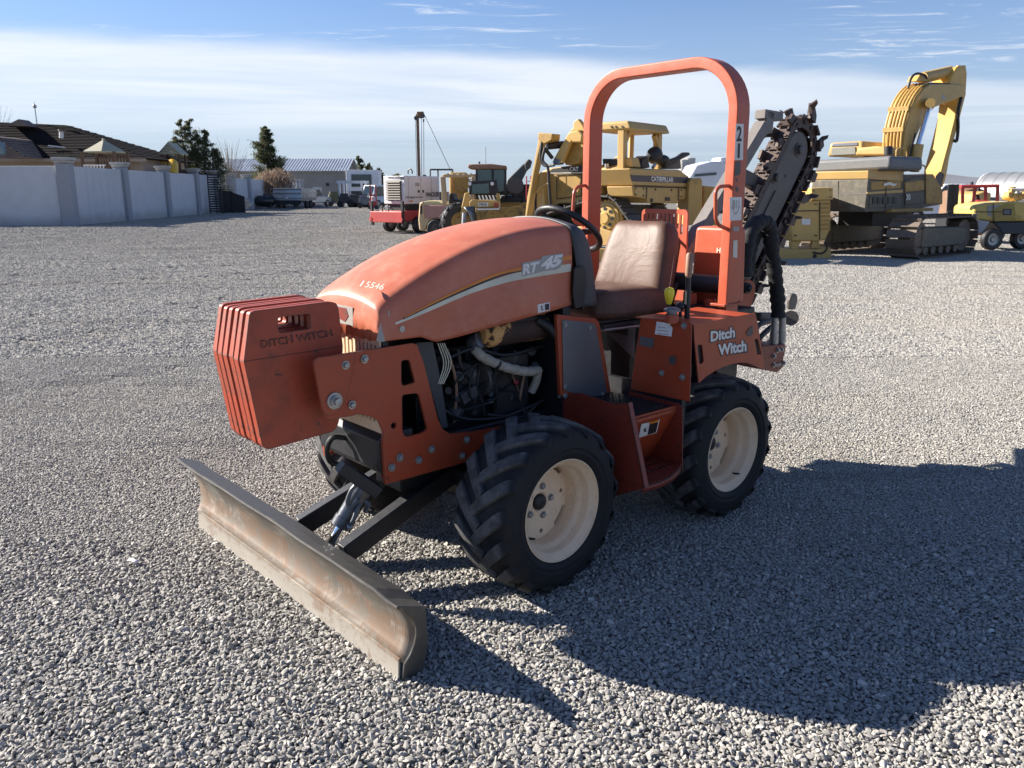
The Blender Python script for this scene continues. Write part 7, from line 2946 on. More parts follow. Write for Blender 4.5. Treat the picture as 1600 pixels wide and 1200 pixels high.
slab(xv, 'rear_lower_edge', CATY_OLD, xr_([(1299, 322), (1354, 320.5), (1351.5, 331.5), (1299, 328)], -0.01), (0.7, 0, 0), 0.03)
slab(xv, 'side_house', CATY, xs_([(1357, 266.5), (1412, 266.5), (1412, 284), (1357, 280)]), (0, XW * 0.98, 0), 0.02)
slab(xv, 'side_house_lower', DUSTD, xs_([(1357, 280), (1412, 284), (1446, 272), (1473, 297), (1473, 319), (1414, 330), (1351.5, 331.5)]), (0, XW * 0.97, 0), 0.02)
slab(xv, 'side_door', CATY, xs_([(1356, 300), (1411, 296), (1411, 301), (1356, 304)], -0.02), (0, 0.05, 0), 0.01)
slab(xv, 'side_door', CATY_OLD, xs_([(1362, 284), (1408, 282), (1408, 294), (1362, 297)], -0.015), (0, 0.05, 0), 0.01)
slab(xv, 'side_door', DUSTD, xs_([(1360, 305), (1404, 301), (1404, 322), (1358, 326)], -0.02), (0, 0.05, 0), 0.01)
slab(xv, 'side_door', CATY_OLD, xs_([(1415, 285), (1444, 281), (1444, 297), (1415, 300)], -0.02), (0, 0.05, 0), 0.01)
slab(xv, 'side_door', DUSTD, xs_([(1415, 302), (1444, 299), (1444, 318), (1415, 321)], -0.02), (0, 0.05, 0), 0.01)
slab(xv, 'storage_box', CATY_OLD, xs_([(1447, 272), (1459, 272), (1473, 296), (1473, 318), (1447, 319)], -0.03), (0, 0.9, 0), 0.03)
band('maker_scrawl', [(1381, 287), (1390, 284.5), (1396, 287), (1401, 286.5)], [(1381, 291), (1390, 289), (1396, 291), (1401, 288.5)], WHITE_PRINT, xv, lambda x, y: X.at(x, y, Y=-0.04))
lettering('size_lettering', '30', [(1416, 313), (1422.5, 312.4), (1422.5, 302.8), (1416, 303.4)], lambda x, y: X.at(x, y, Y=-0.05), WHITE_PRINT, xv, bold=0.03)
slab(xv, 'engine_hood', paint('grey_dusty_hood', (0.13, 0.135, 0.14), 0.6, 0.5, (0.2, 0.19, 0.17), scale=2), xr_([(1272, 271), (1274, 250), (1392, 243), (1392, 265)], 0.35), (1.6, 0, 0), 0.08)
slab(xv, 'engine_hood_side', DUSTD, xs_([(1392, 244), (1416, 249), (1416, 264.5), (1390, 266)], 0.15), (0, XW * 0.5, 0), 0.05)
# cab on the far side
CY = XW * 0.75
slab(xv, 'cab', CATY, X.poly([(1292, 245), (1297, 223), (1343, 220), (1349, 222), (1349, 245)], X=1.6), (1.5, 0, 0), 0.06)
slab(xv, 'cab_rear_window', paint('dusty_window', (0.20, 0.20, 0.17), 0.4, 0.3, scale=2), X.poly([(1298, 243), (1300, 231), (1336, 229), (1337, 241)], X=1.57), (0.02, 0, 0), 0.03)
slab(xv, 'cab_top_grille', GREYPLATE, X.poly([(1299, 229), (1301, 224.5), (1340, 222), (1340, 227.5)], X=1.58), (0.02, 0, 0), 0.01)
slab(xv, 'valve_cover', CATY, X.poly([(1335, 243), (1340, 231), (1368, 228), (1384, 229), (1388, 243)], X=1.5), (1.0, 0, 0), 0.05)
pipe(xv, 'exhaust_pipe', BLACK, [X.at(1388, 242, X=1.0), X.at(1388, 229, X=1.0)], 0.10, 14)
# boom and stick in the machine's middle plane
BYP = XW * 0.42
boom_px = [(1411, 266), (1413, 236), (1416, 203), (1425, 170), (1434, 151), (1445, 137), (1455, 131), (1490, 131), (1504, 132), (1509, 140), (1506, 150), (1490, 157), (1462, 167), (1450, 178), (1440, 196), (1430, 220), (1419, 252), (1416, 268)]
slab(xv, 'boom', CATY2, xs_(boom_px, BYP - 0.32), (0, 0.62, 0), 0.03)
slab(xv, 'boom_foot', CATY_OLD, xs_([(1386, 246), (1412, 244), (1420, 268), (1392, 270)], BYP - 0.45), (0, 0.9, 0), 0.03)
stick_px = [(1484, 129), (1491, 112), (1497, 104), (1509, 103.5), (1511, 120), (1509.5, 148), (1496, 200), (1484, 245), (1479, 275), (1474, 293), (1470, 290), (1472, 266), (1483, 225), (1493, 185), (1496, 160)]
STK = paint('stick_yellow_rust', (0.60, 0.37, 0.08), 0.5, 0.5, (0.48, 0.24, 0.06), wear=0.35, wear_col=(0.22, 0.10, 0.05), scale=1.6)
slab(xv, 'stick', STK, xs_(stick_px, BYP - 0.25), (0, 0.50, 0), 0.03)
slab(xv, 'stick_fork', BLACK, xs_([(1463, 275), (1469, 268), (1476, 272), (1470, 296), (1464, 296)], BYP - 0.26), (0, 0.02, 0))
for s in (-0.16, 0.16):
    slab(xv, 'stick_ear', CATY2, xs_([(1490, 118), (1498, 102), (1509, 102), (1511, 118)], BYP + s), (0, 0.07, 0), 0.01)
pipe(xv, 'stick_cylinder', CATY2, [X.at(1441, 122, Y=BYP), X.at(1484, 112, Y=BYP)], 0.15, 16)
pipe(xv, 'stick_rod', CHROME, [X.at(1484, 112, Y=BYP), X.at(1504, 106, Y=BYP)], 0.06, 12)
slab(xv, 'cylinder_mount', CATY2, xs_([(1432, 127), (1438, 117), (1448, 118), (1450, 127)], BYP - 0.14), (0, 0.28, 0), 0.02)
for y, k in ((BYP - 0.50, 0), (BYP + 0.50, 1)):
    pipe(xv, 'boom_cylinder', CATY2, [X.at(1428, 268, Y=y), X.at(1435, 226, Y=y)], 0.13, 14)
    pipe(xv, 'boom_cylinder_rod', CHROME, [X.at(1435, 226, Y=y), X.at(1453, 163, Y=y)], 0.065, 12)
    m = MB()
    m.cyl(X.at(1453.5, 161, Y=y - 0.12), X.at(1453.5, 161, Y=y + 0.12), 0.12, 12)
    m.build('rod_pin', CATY2, xv)
for k in range(6):
    o = BYP - 0.23 + k * 0.09
    pts = [(1411, 262), (1412, 236), (1415, 202), (1423.5, 169), (1432.5, 149.5), (1443.5, 135.5), (1454, 129)]
    P_ = [np.array([p[0], o, p[2]]) for p in xs_(pts, BYP - 0.32)]
    pipe(xv, 'boom_pipe', CATY2, bez(P_, 5), 0.028, 8)
for f in ((1415.5, 202), (1424, 169)):
    p = X.at(*f, Y=BYP - 0.32)
    m = MB()
    m.box(p[0] - 0.06, p[0] + 0.05, BYP - 0.27, BYP + 0.27, p[2] - 0.05, p[2] + 0.06)
    m.build('pipe_clamp', CATY_OLD, xv)
for pts in ([(1419, 138), (1424, 122), (1432, 115), (1444, 117), (1448, 122)], [(1440, 132), (1452, 131), (1468, 131), (1490, 132)]):
    pipe(xv, 'hydraulic_hose', BLACK, bez(xs_(pts, BYP - 0.2), 5), 0.03, 8)
pipe(xv, 'stick_hose', BLACK, bez(xs_([(1502, 152), (1497, 175), (1497, 200), (1495, 219), (1491, 220)], BYP - 0.28), 5), 0.045, 8)
slab(xv, 'maker_decal', paint('blue_grey_decal', (0.16, 0.22, 0.30), 0.5, 0.2, scale=4, bump=0), xs_([(1468, 144), (1478, 145), (1484, 151), (1478, 158), (1470, 159.5)], BYP - 0.315), (0, 0.01, 0))
slab(xv, 'decal_glyph', GREY_PRINT, xs_([(1472, 148), (1477, 149), (1476, 155), (1472, 156)], BYP - 0.325), (0, 0.008, 0))
# undercarriage
bx(xv, 'swing_base', BLACK_DEEP, 0.9, 2.9, XW * 0.2, XW * 0.8, 0.75, float(X.at(1352, 331, X=0)[2]) + 0.1)
bx(xv, 'catwalk', CATY_OLD, 1.0, 3.2, -0.1, 0.4, float(X.at(1414, 327, Y=0)[2]) - 0.06, float(X.at(1414, 327, Y=0)[2]) + 0.02)
ta, tb = X.at(1371, 404, Z=0.0), X.at(1427, 407, Z=0.0)
TXF = Frame(float((tb + 0)[0] * math.cos(X.yaw) - tb[1] * math.sin(X.yaw) + ex), float(tb[0] * math.sin(X.yaw) + tb[1] * math.cos(X.yaw) + ey), R(38))
tyo = float(tb[1])
txo = float(tb[0])
TH_ = 1.02
tlen = 3.35
belt = stadium([(txo + 0.46, 0.50, 0.46), (txo + tlen - 0.5, 0.50, 0.46)])
for y0 in (tyo, tyo + 2.35):
    idx_shoes(xv, belt, y0, y0 + 0.72, 0.215, 0.035, TRACKB)
    slab(xv, 'track_frame', DUSTD, [(txo + 0.55, y0 + 0.10, 0.26), (txo + tlen - 0.6, y0 + 0.10, 0.26), (txo + tlen - 0.6, y0 + 0.10, 0.72), (txo + 0.55, y0 + 0.10, 0.76)], (0, 0.5, 0), 0.03)
    for x in (txo + 0.46, txo + tlen - 0.5):
        m = MB()
        m.lathe([(0, 0), (0, 0.40), (0.3, 0.40), (0.3, 0)], (x, y0 + 0.16, 0.50), (0, 1, 0), 22)
        m.lathe([(-0.03, 0), (-0.03, 0.2), (0.0, 0.24)], (x, y0 + 0.16, 0.50), (0, 1, 0), 18)
        m.build('track_idler', TRACKB, xv)
    for k in range(5):
        x = txo + 0.85 + k * 0.40
        m = MB()
        m.cyl((x, y0 + 0.14, 0.2), (x, y0 + 0.55, 0.2), 0.12, 12)
        m.build('track_roller', TRACKB, xv)

# ---- yellow generator on its skid
gx_, gy_ = [float(v) for v in GROUND.at(1262, 405, Z=0)[:2]]
GN = Frame(gx_, gy_, R(8))
gt = frame_thing(GN, 'yellow_power_unit', 'yellow skid mounted power unit standing left of the excavator', 'generator')
slab(gt, 'housing', CATY2, GN.poly([(1240, 316), (1270, 313), (1298, 312), (1297, 360), (1290, 375), (1276, 377), (1238, 377), (1234, 345)], Y=0.1), (0, 0.9, 0), 0.03)
slab(gt, 'cooling_box', CATY2, GN.poly([(1268, 294), (1302, 293), (1302, 312), (1268, 313)], Y=0.05), (0, 0.9, 0), 0.02)
for k in range(7):
    y = 317 + k * 6.5
    slab(gt, 'louver', CATY_OLD, GN.poly([(1282, y), (1298, y - 0.5), (1298, y + 3), (1282, y + 3.5)], Y=0.07), (0, 0.05, 0), 0.006)
slab(gt, 'data_label', WHITE_PRINT, GN.poly([(1253, 342), (1266, 342), (1266, 351), (1253, 351)], Y=0.085), (0, 0.01, 0))
slab(gt, 'leg', CATY2, GN.poly([(1236, 377), (1252, 377), (1246, 390), (1236, 390)], Y=0.15), (0, 0.12, 0), 0.01)
slab(gt, 'leg', CATY2, GN.poly([(1270, 377), (1280, 377), (1282, 388), (1268, 388)], Y=0.15), (0, 0.12, 0), 0.01)
slab(gt, 'skid_beam', CATY2, GN.poly([(1214, 389), (1276, 390), (1298, 386), (1300, 403), (1276, 407), (1214, 405)], Y=0.0), (0, 1.1, 0), 0.02)
m = MB()
m.cyl(GN.at(1273, 400, Y=-0.02), GN.at(1273, 400, Y=0.02), 0.05, 12)
m.build('tie_hole', BLACK, gt)

# ---- wheel loader, bucket towards us
lx, ly = float(hp(775, 300, 28.5)[0]), 28.5
L = Frame(lx, ly, 0.0)
ld = frame_thing(L, 'wheel_loader', 'yellow wheel loader with rust brown roof and its wide bucket turned to the camera', 'loader')
lp_ = lambda pts, y: L.poly(pts, Y=y)
BKT = paint('scraped_bucket_yellow', (0.30, 0.19, 0.045), 0.6, 0.95, (0.045, 0.035, 0.025), wear=0.8, wear_col=(0.04, 0.032, 0.025), scale=0.9)
slab(ld, 'bucket_back', BKT, lp_([(743, 325), (812, 322), (832, 324), (836, 364), (806, 370), (745, 372)], -1.0), (0, 0.12, 0), 0.03)
m = MB()
pts = lp_([(726, 323), (733, 331), (739, 345), (741, 360), (738, 372)], -1.35)
pts2 = lp_([(742, 322), (744, 335), (745, 350), (745, 362), (744, 373)], -1.0)
m.grid([[p for p in pts], [p for p in pts2]])
m.build('bucket_side', GREYPLATE, ld, solid=0.05)
slab(ld, 'bucket_rim', CATY2, lp_([(733, 316), (737, 312), (776, 313), (782, 316), (781, 322), (744, 325), (733, 324)], -0.9), (0, 0.25, 0), 0.02)
slab(ld, 'spill_guard', WHITE, lp_([(745, 326), (779, 325.5), (782, 318), (780, 327.5), (746, 328.5)], -1.05), (0, 0.03, 0))
slab(ld, 'name_plate', WHITE_PRINT, lp_([(747, 316.5), (763, 316.5), (763, 322.5), (747, 322.5)], -0.92), (0, 0.01, 0))
lettering('plate_lettering', 'CATERPILLAR', [(748, 321.3), (760.5, 321.3), (760.5, 317.8), (748, 317.8)], lambda x, y: L.at(x, y, Y=-0.935), BLACK_PRINT, ld, bold=0.02)
slab(ld, 'red_reflector', REDP, lp_([(772, 317), (779, 317), (779, 323), (772, 323)], -0.92), (0, 0.01, 0))
slab(ld, 'lift_arm', CATY2, lp_([(726, 302), (733, 300), (734, 316), (727, 338), (720, 341), (719, 334)], -0.6), (0, 0.25, 0), 0.02)
slab(ld, 'lift_arm', CATY2, lp_([(775, 302), (781, 302), (782, 318), (776, 318)], -0.6), (0, 0.25, 0), 0.02)
pipe(ld, 'tilt_cylinder', GREYPLATE, [L.at(726, 333, Y=-0.8), L.at(724, 362, Y=-1.0)], 0.08, 10)
wheel(ld, L.at(717.5, 356, Y=-0.3) * np.array([1, 1, 0]) + np.array([0, 0, 0.62]), 0.62, 0.42, (0.35, -0.94, 0), CATY, BLACK, 14)
wheel(ld, L.at(800, 330, Y=0.8) * np.array([1, 1, 0]) + np.array([0, 0, 0.75]), 0.75, 0.5, (0.2, -0.98, 0), CATY, BLACK, 14)
slab(ld, 'chassis', CATY_OLD, lp_([(735, 316), (835, 316), (838, 360), (735, 360)], 0.2), (0, 1.6, 0), 0.05)
m = MB()
c = L.at(800, 318, Y=-0.2)
m.lathe([(-0.25, 0.36), (0.25, 0.36), (0.25, 0.30), (-0.25, 0.30)], c, (0, 1, 0), 20, 0, math.pi)
m.build('rear_fender', GREYPLATE, ld)
# cab
slab(ld, 'cab_roof', paint('rust_brown_roof', (0.25, 0.13, 0.075), 0.6, 0.6, (0.40, 0.27, 0.17), scale=2), lp_([(731, 257), (738, 256.5), (768, 256), (792, 259), (792, 264), (745, 264.5), (731, 263)], -0.1), (0, 1.5, 0), 0.04)
slab(ld, 'front_glass', TEALG, lp_([(746, 265), (768, 265), (769, 300), (744, 300)], -0.02), (0, 0.03, 0))
slab(ld, 'side_glass', TEALG, lp_([(771, 265), (788, 265), (790, 298), (777, 300), (772, 285)], 0.0), (0, 0.03, 0))
slab(ld, 'cab_core', BLACK_DEEP, lp_([(744, 264), (790, 264), (791, 305), (742, 305)], 0.35), (0, 1.0, 0), 0.02)
for px0, px1 in ((742.5, 746), (768.5, 771.5), (788, 791.5)):
    slab(ld, 'cab_pillar', BLACK, lp_([(px0 + 0.8, 264), (px1, 264), (px1, 303), (px0 - 0.8, 303)], -0.06), (0, 0.12, 0), 0.01)
slab(ld, 'guard_screen_frame', BLACK, lp_([(732, 283), (776, 281), (778, 303), (733, 304)], -0.5), (0, 0.06, 0), 0.02)
slab(ld, 'guard_glass', TEALG, lp_([(738, 288), (763, 286.5), (765, 302), (737, 303)], -0.53), (0, 0.02, 0))
for px in (734, 769):
    m = MB()
    m.cyl(L.at(px, 287, Y=-0.6), L.at(px, 287, Y=-0.5), 0.06, 12)
    m.build('head_lamp', WHITE, ld)
pipe(ld, 'antenna', BOLT, [L.at(759, 256, Y=0.3), L.at(759, 229, Y=0.3)], 0.012, 6)
pipe(ld, 'beacon', BLACK, [L.at(749, 256, Y=0.2), L.at(749, 252.5, Y=0.2)], 0.03, 8)
for k in range(6):
    slab(ld, 'front_grille_bar', BLACK, lp_([(743 + k * 5.5, 303), (746 + k * 5.5, 303), (749 + k * 5.5, 312), (746 + k * 5.5, 312)], -0.3), (0, 0.1, 0))
# red ladder and dark conveyor arm right of the loader cab
cvx = hp(812, 300, 34)
CV = Frame(float(cvx[0]), 34.0, 0)
cv3 = frame_thing(CV, 'conveyor_arm', 'dark green grey conveyor arm rising between the loader cab and dozer mast', 'conveyor')
SLATE = paint('slate_green_steel', (0.055, 0.07, 0.07), 0.5, 0.4, (0.12, 0.12, 0.11), scale=2)
slab(cv3, 'arm', SLATE, CV.poly([(792, 281), (812, 261), (825, 249), (831, 252), (826, 262), (815, 284), (812, 300), (792, 300)], Y=0), (0, 0.8, 0), 0.05)
slab(cv3, 'head', DARKIRON, CV.poly([(819, 255), (826, 248), (832, 252), (829, 262), (822, 268)], Y=-0.15), (0, 1.0, 0), 0.05)
m = MB()
m.lathe([(-0.35, 0), (-0.35, 0.34), (0.35, 0.34), (0.35, 0)], CV.at(805, 290, Y=-0.2), (0, 1, 0), 18)
m.build('drum', DARKIRON, cv3)
bx(cv3, 'base', BLACK_DEEP, -0.6, 0.8, 0.0, 1.6, 0, 1.9, 0.05)
rdx = hp(826, 300, 31)
rd = thing('red_ladder', 'slim red ladder standing just left of the dozer mast', 'ladder', (rdx[0], rdx[1], 0))
for x in (-0.08, 0.08):
    pipe(rd, 'rail', REDP, [(x, 0, 0), (x, 0, float(hp(826, 275, 31)[2]))], 0.025, 6)
for k in range(7):
    pipe(rd, 'rung', REDP, [(-0.08, 0, 0.3 + k * 0.28), (0.08, 0, 0.3 + k * 0.28)], 0.015, 6)

# ---- beige forklift
fx, fy = [float(v) for v in hp(700, 300, 30.0)[:2]]
FL = Frame(fx, fy, R(-14))
fl_ = frame_thing(FL, 'forklift_truck', 'faded beige and pink forklift with overhead guard beside the white generator', 'forklift')
BEIGE = paint('faded_beige_paint', (0.56, 0.42, 0.24), 0.55, 0.4, (0.40, 0.28, 0.2), scale=2)
PINK = paint('faded_pink_red_paint', (0.42, 0.22, 0.19), 0.55, 0.45, (0.5, 0.36, 0.26), scale=2)
f_ = lambda pts, y=-0.55: FL.poly(pts, Y=y)
slab(fl_, 'counterweight', BEIGE, f_([(655, 317), (662, 314), (664, 341), (661, 361), (655, 360), (653, 344)]), (0, 1.15, 0), 0.05)
slab(fl_, 'counterweight_slot', BLACK, f_([(656.2, 322), (659.5, 321), (659.5, 334), (656.2, 334.5)], -0.565), (0, 0.02, 0))
slab(fl_, 'side_panel', PINK, f_([(662, 320), (697, 321), (697, 340), (664, 341)]), (0, 1.1, 0), 0.03)
slab(fl_, 'hood', paint('pale_yellow_hood', (0.58, 0.50, 0.27), 0.5, 0.3, scale=2), f_([(659, 316), (668, 313.5), (684, 314), (697, 320), (697, 322), (661, 321)], -0.52), (0, 1.05, 0), 0.05)
slab(fl_, 'front_body', BEIGE, f_([(697, 320), (712, 321), (722, 326), (722, 351), (697, 346)]), (0, 1.1, 0), 0.03)
slab(fl_, 'step_body', BEIGE, f_([(664, 341), (697, 340), (722, 343), (722, 352), (700, 352), (694, 344), (683, 342), (671, 344), (665, 354), (661, 361), (662, 345)]), (0, 1.1, 0), 0.02)
slab(fl_, 'logo_mark', BLACK_PRINT, f_([(703, 328), (706, 331), (711, 331.5), (714, 328.5), (711, 332.5), (714, 336.5), (709, 333), (704, 333)], -0.565), (0, 0.01, 0))
lettering('maker_lettering', 'HYSTER', [(696, 345), (710.5, 345.6), (710.5, 342.4), (696, 341.8)], lambda x, y: FL.at(x, y, Y=-0.57), BLACK_PRINT, fl_, bold=0.03)
for a, b in (((695, 318), (692, 276)), ((738, 318), (741, 276))):
    m = MB()
    m.beam(FL.at(*a, Y=-0.48), FL.at(*b, Y=-0.48), 0.13, 0.16)
    m.build('guard_post', BEIGE, fl_, bevel=0.01)
    m = MB()
    m.beam(FL.at(*a, Y=0.45), FL.at(*b, Y=0.45), 0.13, 0.13)
    m.build('guard_post', BEIGE, fl_, bevel=0.01)
slab(fl_, 'guard_roof', BEIGE, f_([(690, 273.5), (696, 271.5), (741, 272), (742, 276.5), (691, 277)], -0.5), (0, 1.0, 0), 0.02)
for k in range(5):
    m = MB()
    m.beam(FL.at(700 + k * 9, 272.5, Y=-0.5), FL.at(700 + k * 9, 272.5, Y=0.5), 0.05, 0.08)
    m.build('guard_bar', BEIGE, fl_)
slab(fl_, 'operator_seat', BLACK, f_([(700, 318), (701, 302), (707, 302), (709, 312), (720, 313), (720, 320)], -0.2), (0, 0.5, 0), 0.04)
wheel(fl_, FL.at(682, 357, Y=-0.5) * np.array([1, 1, 0]) + np.array([0, 0, 0.33]), 0.33, 0.26, (0, -1, 0), DARKIRON, BLACK, 0)
wheel(fl_, FL.at(682, 357, Y=0.5) * np.array([1, 1, 0]) + np.array([0, 0, 0.33]), 0.33, 0.26, (0, -1, 0), DARKIRON, BLACK, 0)
wheel(fl_, FL.at(728, 352, Y=-0.5) * np.array([1, 1, 0]) + np.array([0, 0, 0.42]), 0.42, 0.3, (0, -1, 0), DARKIRON, BLACK, 0)
slab(fl_, 'mud_flap', BLACK, f_([(699, 351), (710, 351), (710, 373), (699, 373)], -0.62), (0, 0.04, 0))
slab(fl_, 'flap_edge', BEIGE, f_([(697, 350), (699, 350), (699, 374), (697, 374)], -0.63), (0, 0.05, 0))
for px in (741, 744.5):
    m = MB()
    m.beam(FL.at(px, 352, Y=-0.1 + (px - 741) * 0.12), FL.at(px, 285, Y=-0.1 + (px - 741) * 0.12), 0.07, 0.12)
    m.build('mast_rail', DARKIRON, fl_)
# frame rack behind the forklift and jumble of yellow engine behind it
fr2 = thing('tube_frame', 'tall thin brown tube frame standing behind the forklift guard', 'frame', tuple(hp(690, 300, 36)[:2]) + (0,))
zt4 = float(hp(690, 265, 36)[2])
for px in (673, 685, 708):
    x = float(hp(px, 300, 36)[0] - hp(690, 300, 36)[0])
    pipe(fr2, 'post', DARKIRON, [(x, 0, 0), (x, 0, zt4)], 0.035, 6)
x0_, x1_ = float(hp(673, 300, 36)[0] - hp(690, 300, 36)[0]), float(hp(708, 300, 36)[0] - hp(690, 300, 36)[0])
pipe(fr2, 'top_rail', DARKIRON, [(x0_, 0, zt4), (x1_, 0, zt4)], 0.04, 6)
ye = thing('yellow_engine_unit', 'yellow engine and pump unit glimpsed through the forklift guard', 'machine', tuple(hp(718, 300, 33)[:2]) + (0,))
bx(ye, 'housing', CATY_OLD, -0.4, 0.3, 0, 0.9, 0.7, 2.35, 0.08)
m = MB()
m.lathe([(-0.3, 0), (-0.3, 0.32), (0.3, 0.32), (0.3, 0)], (0.1, -0.1, 1.95), (0, 1, 0), 18)
m.build('flywheel', CATY_OLD, ye)
for k in range(7):
    bx(ye, 'cooling_fin', BOLT, 0.42, 0.60, -0.1, 0.1, 1.5 + k * 0.11, 1.55 + k * 0.11)
bx(ye, 'base', BLACK_DEEP, -0.5, 0.6, 0, 1.0, 0, 0.7)
slab(ye, 'tilted_panel', GREYPLATE, [(0.0, -0.2, 1.25), (0.22, -0.2, 0.95), (0.32, -0.2, 1.05), (0.1, -0.2, 1.4)], (0, 0.05, 0))

# ---- white generator on its red trailer
wx, wy = [float(v) for v in hp(632, 300, 33.0)[:2]]
PHI = R(52)
WK = Frame(wx, wy, PHI)
wg = frame_thing(WK, 'generator_trailer', 'white boxy generator with black WACKER lettering on a red tandem trailer', 'generator')
GENW = paint('off_white_enclosure', (0.66, 0.65, 0.68), 0.45, 0.25, (0.5, 0.48, 0.47), scale=1.5)
fz0, fz1 = float(WK.at(632, 319, X=0)[2]), float(WK.at(632, 274.5, X=0)[2])
fw_ = float(WK.at(599.5, 300, X=0)[1])
sl_ = float(WK.at(687, 300, Y=0)[0])
bx(wg, 'enclosure', GENW, 0, sl_, 0, fw_, fz0, fz1, 0.03)
# louvred intake in its frame
a, b = WK.at(604.5, 283, X=-0.01), WK.at(627.5, 313.5, X=-0.01)
bx(wg, 'intake_frame', BLACK, -0.02, 0.02, a[1], b[1], b[2], a[2])
for k in range(8):
    z = b[2] + (a[2] - b[2]) * (k + 0.25) / 8
    m = MB()
    m.prism([(-0.09, b[1], z), (-0.02, b[1], z + 0.09), (-0.02, b[1], z + 0.105), (-0.10, b[1], z + 0.012)], (0, a[1] - b[1], 0))
    m.build('louver', paint('louver_taupe', (0.13, 0.115, 0.095), 0.6, 0.3, scale=3) if k == 0 else MATS['louver_taupe'], wg)
lettering('maker_lettering', 'WACKER', [(605.5, 279.2), (626, 279.7), (626, 275.3), (605.5, 275.2)], lambda x, y: WK.at(x, y, X=-0.012), BLACK_PRINT, wg, bold=0.03)
slab(wg, 'blue_badge', NAVY, WK.poly([(625, 276), (631, 276), (631, 280.5), (625, 280.5)], X=-0.015), (0.01, 0, 0))
lettering('maker_lettering', 'WACKER', [(665, 308), (686.5, 307), (686.5, 300), (665, 300.5)], lambda x, y: WK.at(x, y, Y=-0.012), BLACK_PRINT, wg, bold=0.03)
for x in (638, 657.5, 674):
    slab(wg, 'door_seam', GREY_PRINT, WK.poly([(x, 277), (x + 0.5, 277), (x + 0.5, 315), (x, 315)], Y=-0.006), (0, 0.004, 0))
slab(wg, 'side_vent', GREY_PRINT, WK.poly([(649, 285.5), (655.5, 285.5), (655.5, 291), (649, 291)], Y=-0.01), (0, 0.006, 0))
for x in (653.5, 660.5):
    slab(wg, 'door_latch', BLACK, WK.poly([(x, 297), (x + 2.2, 297), (x + 2.2, 301), (x, 301)], Y=-0.02), (0, 0.02, 0))
slab(wg, 'lower_band', BLACK_PRINT, WK.poly([(634, 307.5), (661, 307.5), (661, 308.6), (634, 308.8)], Y=-0.01), (0, 0.006, 0))
lettering('small_lettering', 'RENTAL', [(641, 311), (647.5, 311), (647.5, 309.2), (641, 309.2)], lambda x, y: WK.at(x, y, Y=-0.012), BLACK_PRINT, wg)
slab(wg, 'warning_decal', ORANGE_PRINT, WK.poly([(640, 313.2), (645, 313.2), (645, 315.6), (640, 315.6)], Y=-0.01), (0, 0.006, 0))
bx(wg, 'skirt', BLACK_DEEP, 0.1, sl_ - 0.1, 0.1, fw_ - 0.1, fz0 - 0.45, fz0)
m = MB()
pc3 = WK.at(641, 273, X=0.5)
m.tube([pc3 + np.array([0, 0.12 * math.cos(t), 0.10 + 0.12 * math.sin(t)]) for t in np.linspace(-0.6, math.pi + 0.6, 10)], 0.025, 8)
m.build('lifting_eye', BLACK, wg)
pipe(wg, 'exhaust_cap', BLACK, [WK.at(663, 277, X=1.3), WK.at(663, 273, X=1.3)], 0.08, 10)
z0, z1 = float(WK.at(620, 355, X=-0.3)[2]) + 0.3, float(WK.at(620, 330, X=-0.3)[2])
bx(wg, 'trailer_bed', REDP, -0.35, sl_ + 0.3, -0.15, fw_ + 0.15, 0.48, 0.88, 0.03)
bx(wg, 'rear_bumper', REDP, -0.5, -0.36, -0.3, fw_ + 0.3, 0.42, 0.85, 0.02)
for y in (-0.28, fw_ + 0.28):
    bx(wg, 'stake', BLACK, -0.46, -0.36, y - 0.05, y + 0.05, 0.3, 1.25)
    m = MB()
    m.cyl((-0.52, y, 0.55), (-0.5, y, 0.55), 0.08, 12)
    m.build('tail_light', REDP, wg)
for x in (0.5, 1.25):
    for y in (-0.25, fw_ + 0.25):
        wheel(wg, (x, y, 0.33), 0.33, 0.22, (0, -1, 0), BOLT, BLACK, 0)
for k in range(3):
    pipe(wg, 'cable_loop', WHITE if k == 1 else BLACK, bez([(-0.45, 0.2 + 0.2 * k, 0.9), (-0.5, 0.35 + 0.2 * k, 1.05), (-0.45, 0.5 + 0.15 * k, 0.8)], 5), 0.02, 6)

# ---- drilling mast with sheaves and guy cable
mx = hp(655.5, 300, 42)
MS = Frame(float(mx[0]), 42.0, 0)
ms = frame_thing(MS, 'drill_mast', 'tall rust brown mast with pulley head and cables behind the white generator', 'mast')
RUSTY = paint('rust_brown_steel', (0.19, 0.10, 0.055), 0.75, 0.5, (0.28, 0.19, 0.12), scale=2)
m = MB()
m.beam((0, 0, 0), (0, 0, float(MS.at(655, 178, Y=0)[2])), 0.13, 0.13)
m.build('mast_tube', RUSTY, ms)
slab(ms, 'crown_block', RUSTY, MS.poly([(651, 174.5), (661, 174), (663, 180), (658, 185), (652, 183)], Y=-0.15), (0, 0.3, 0), 0.02)
for px, py in ((650.5, 184.5), (660.5, 181)):
    m = MB()
    m.lathe([(-0.06, 0), (-0.06, 0.11), (0, 0.09), (0.06, 0.11), (0.06, 0)], MS.at(px, py, Y=-0.12), (0, 1, 0), 16)
    m.build('sheave', DARKIRON, ms)
slab(ms, 'hook_block', BLACK, MS.poly([(660.8, 186), (663, 186), (662.5, 191), (661, 191)], Y=-0.1), (0, 0.08, 0))
for pts in ([(648.8, 188), (652, 290)], [(658.7, 180), (658.7, 290)], [(662, 190), (662.5, 290)], [(664, 181), (705, 268), (716, 292)]):
    pipe(ms, 'cable', BLACK, MS.poly(pts, Y=-0.1), 0.013, 5)
bx(ms, 'base_unit', DARKIRON, -1.2, 1.4, -0.3, 1.2, 0, 1.6, 0.05)

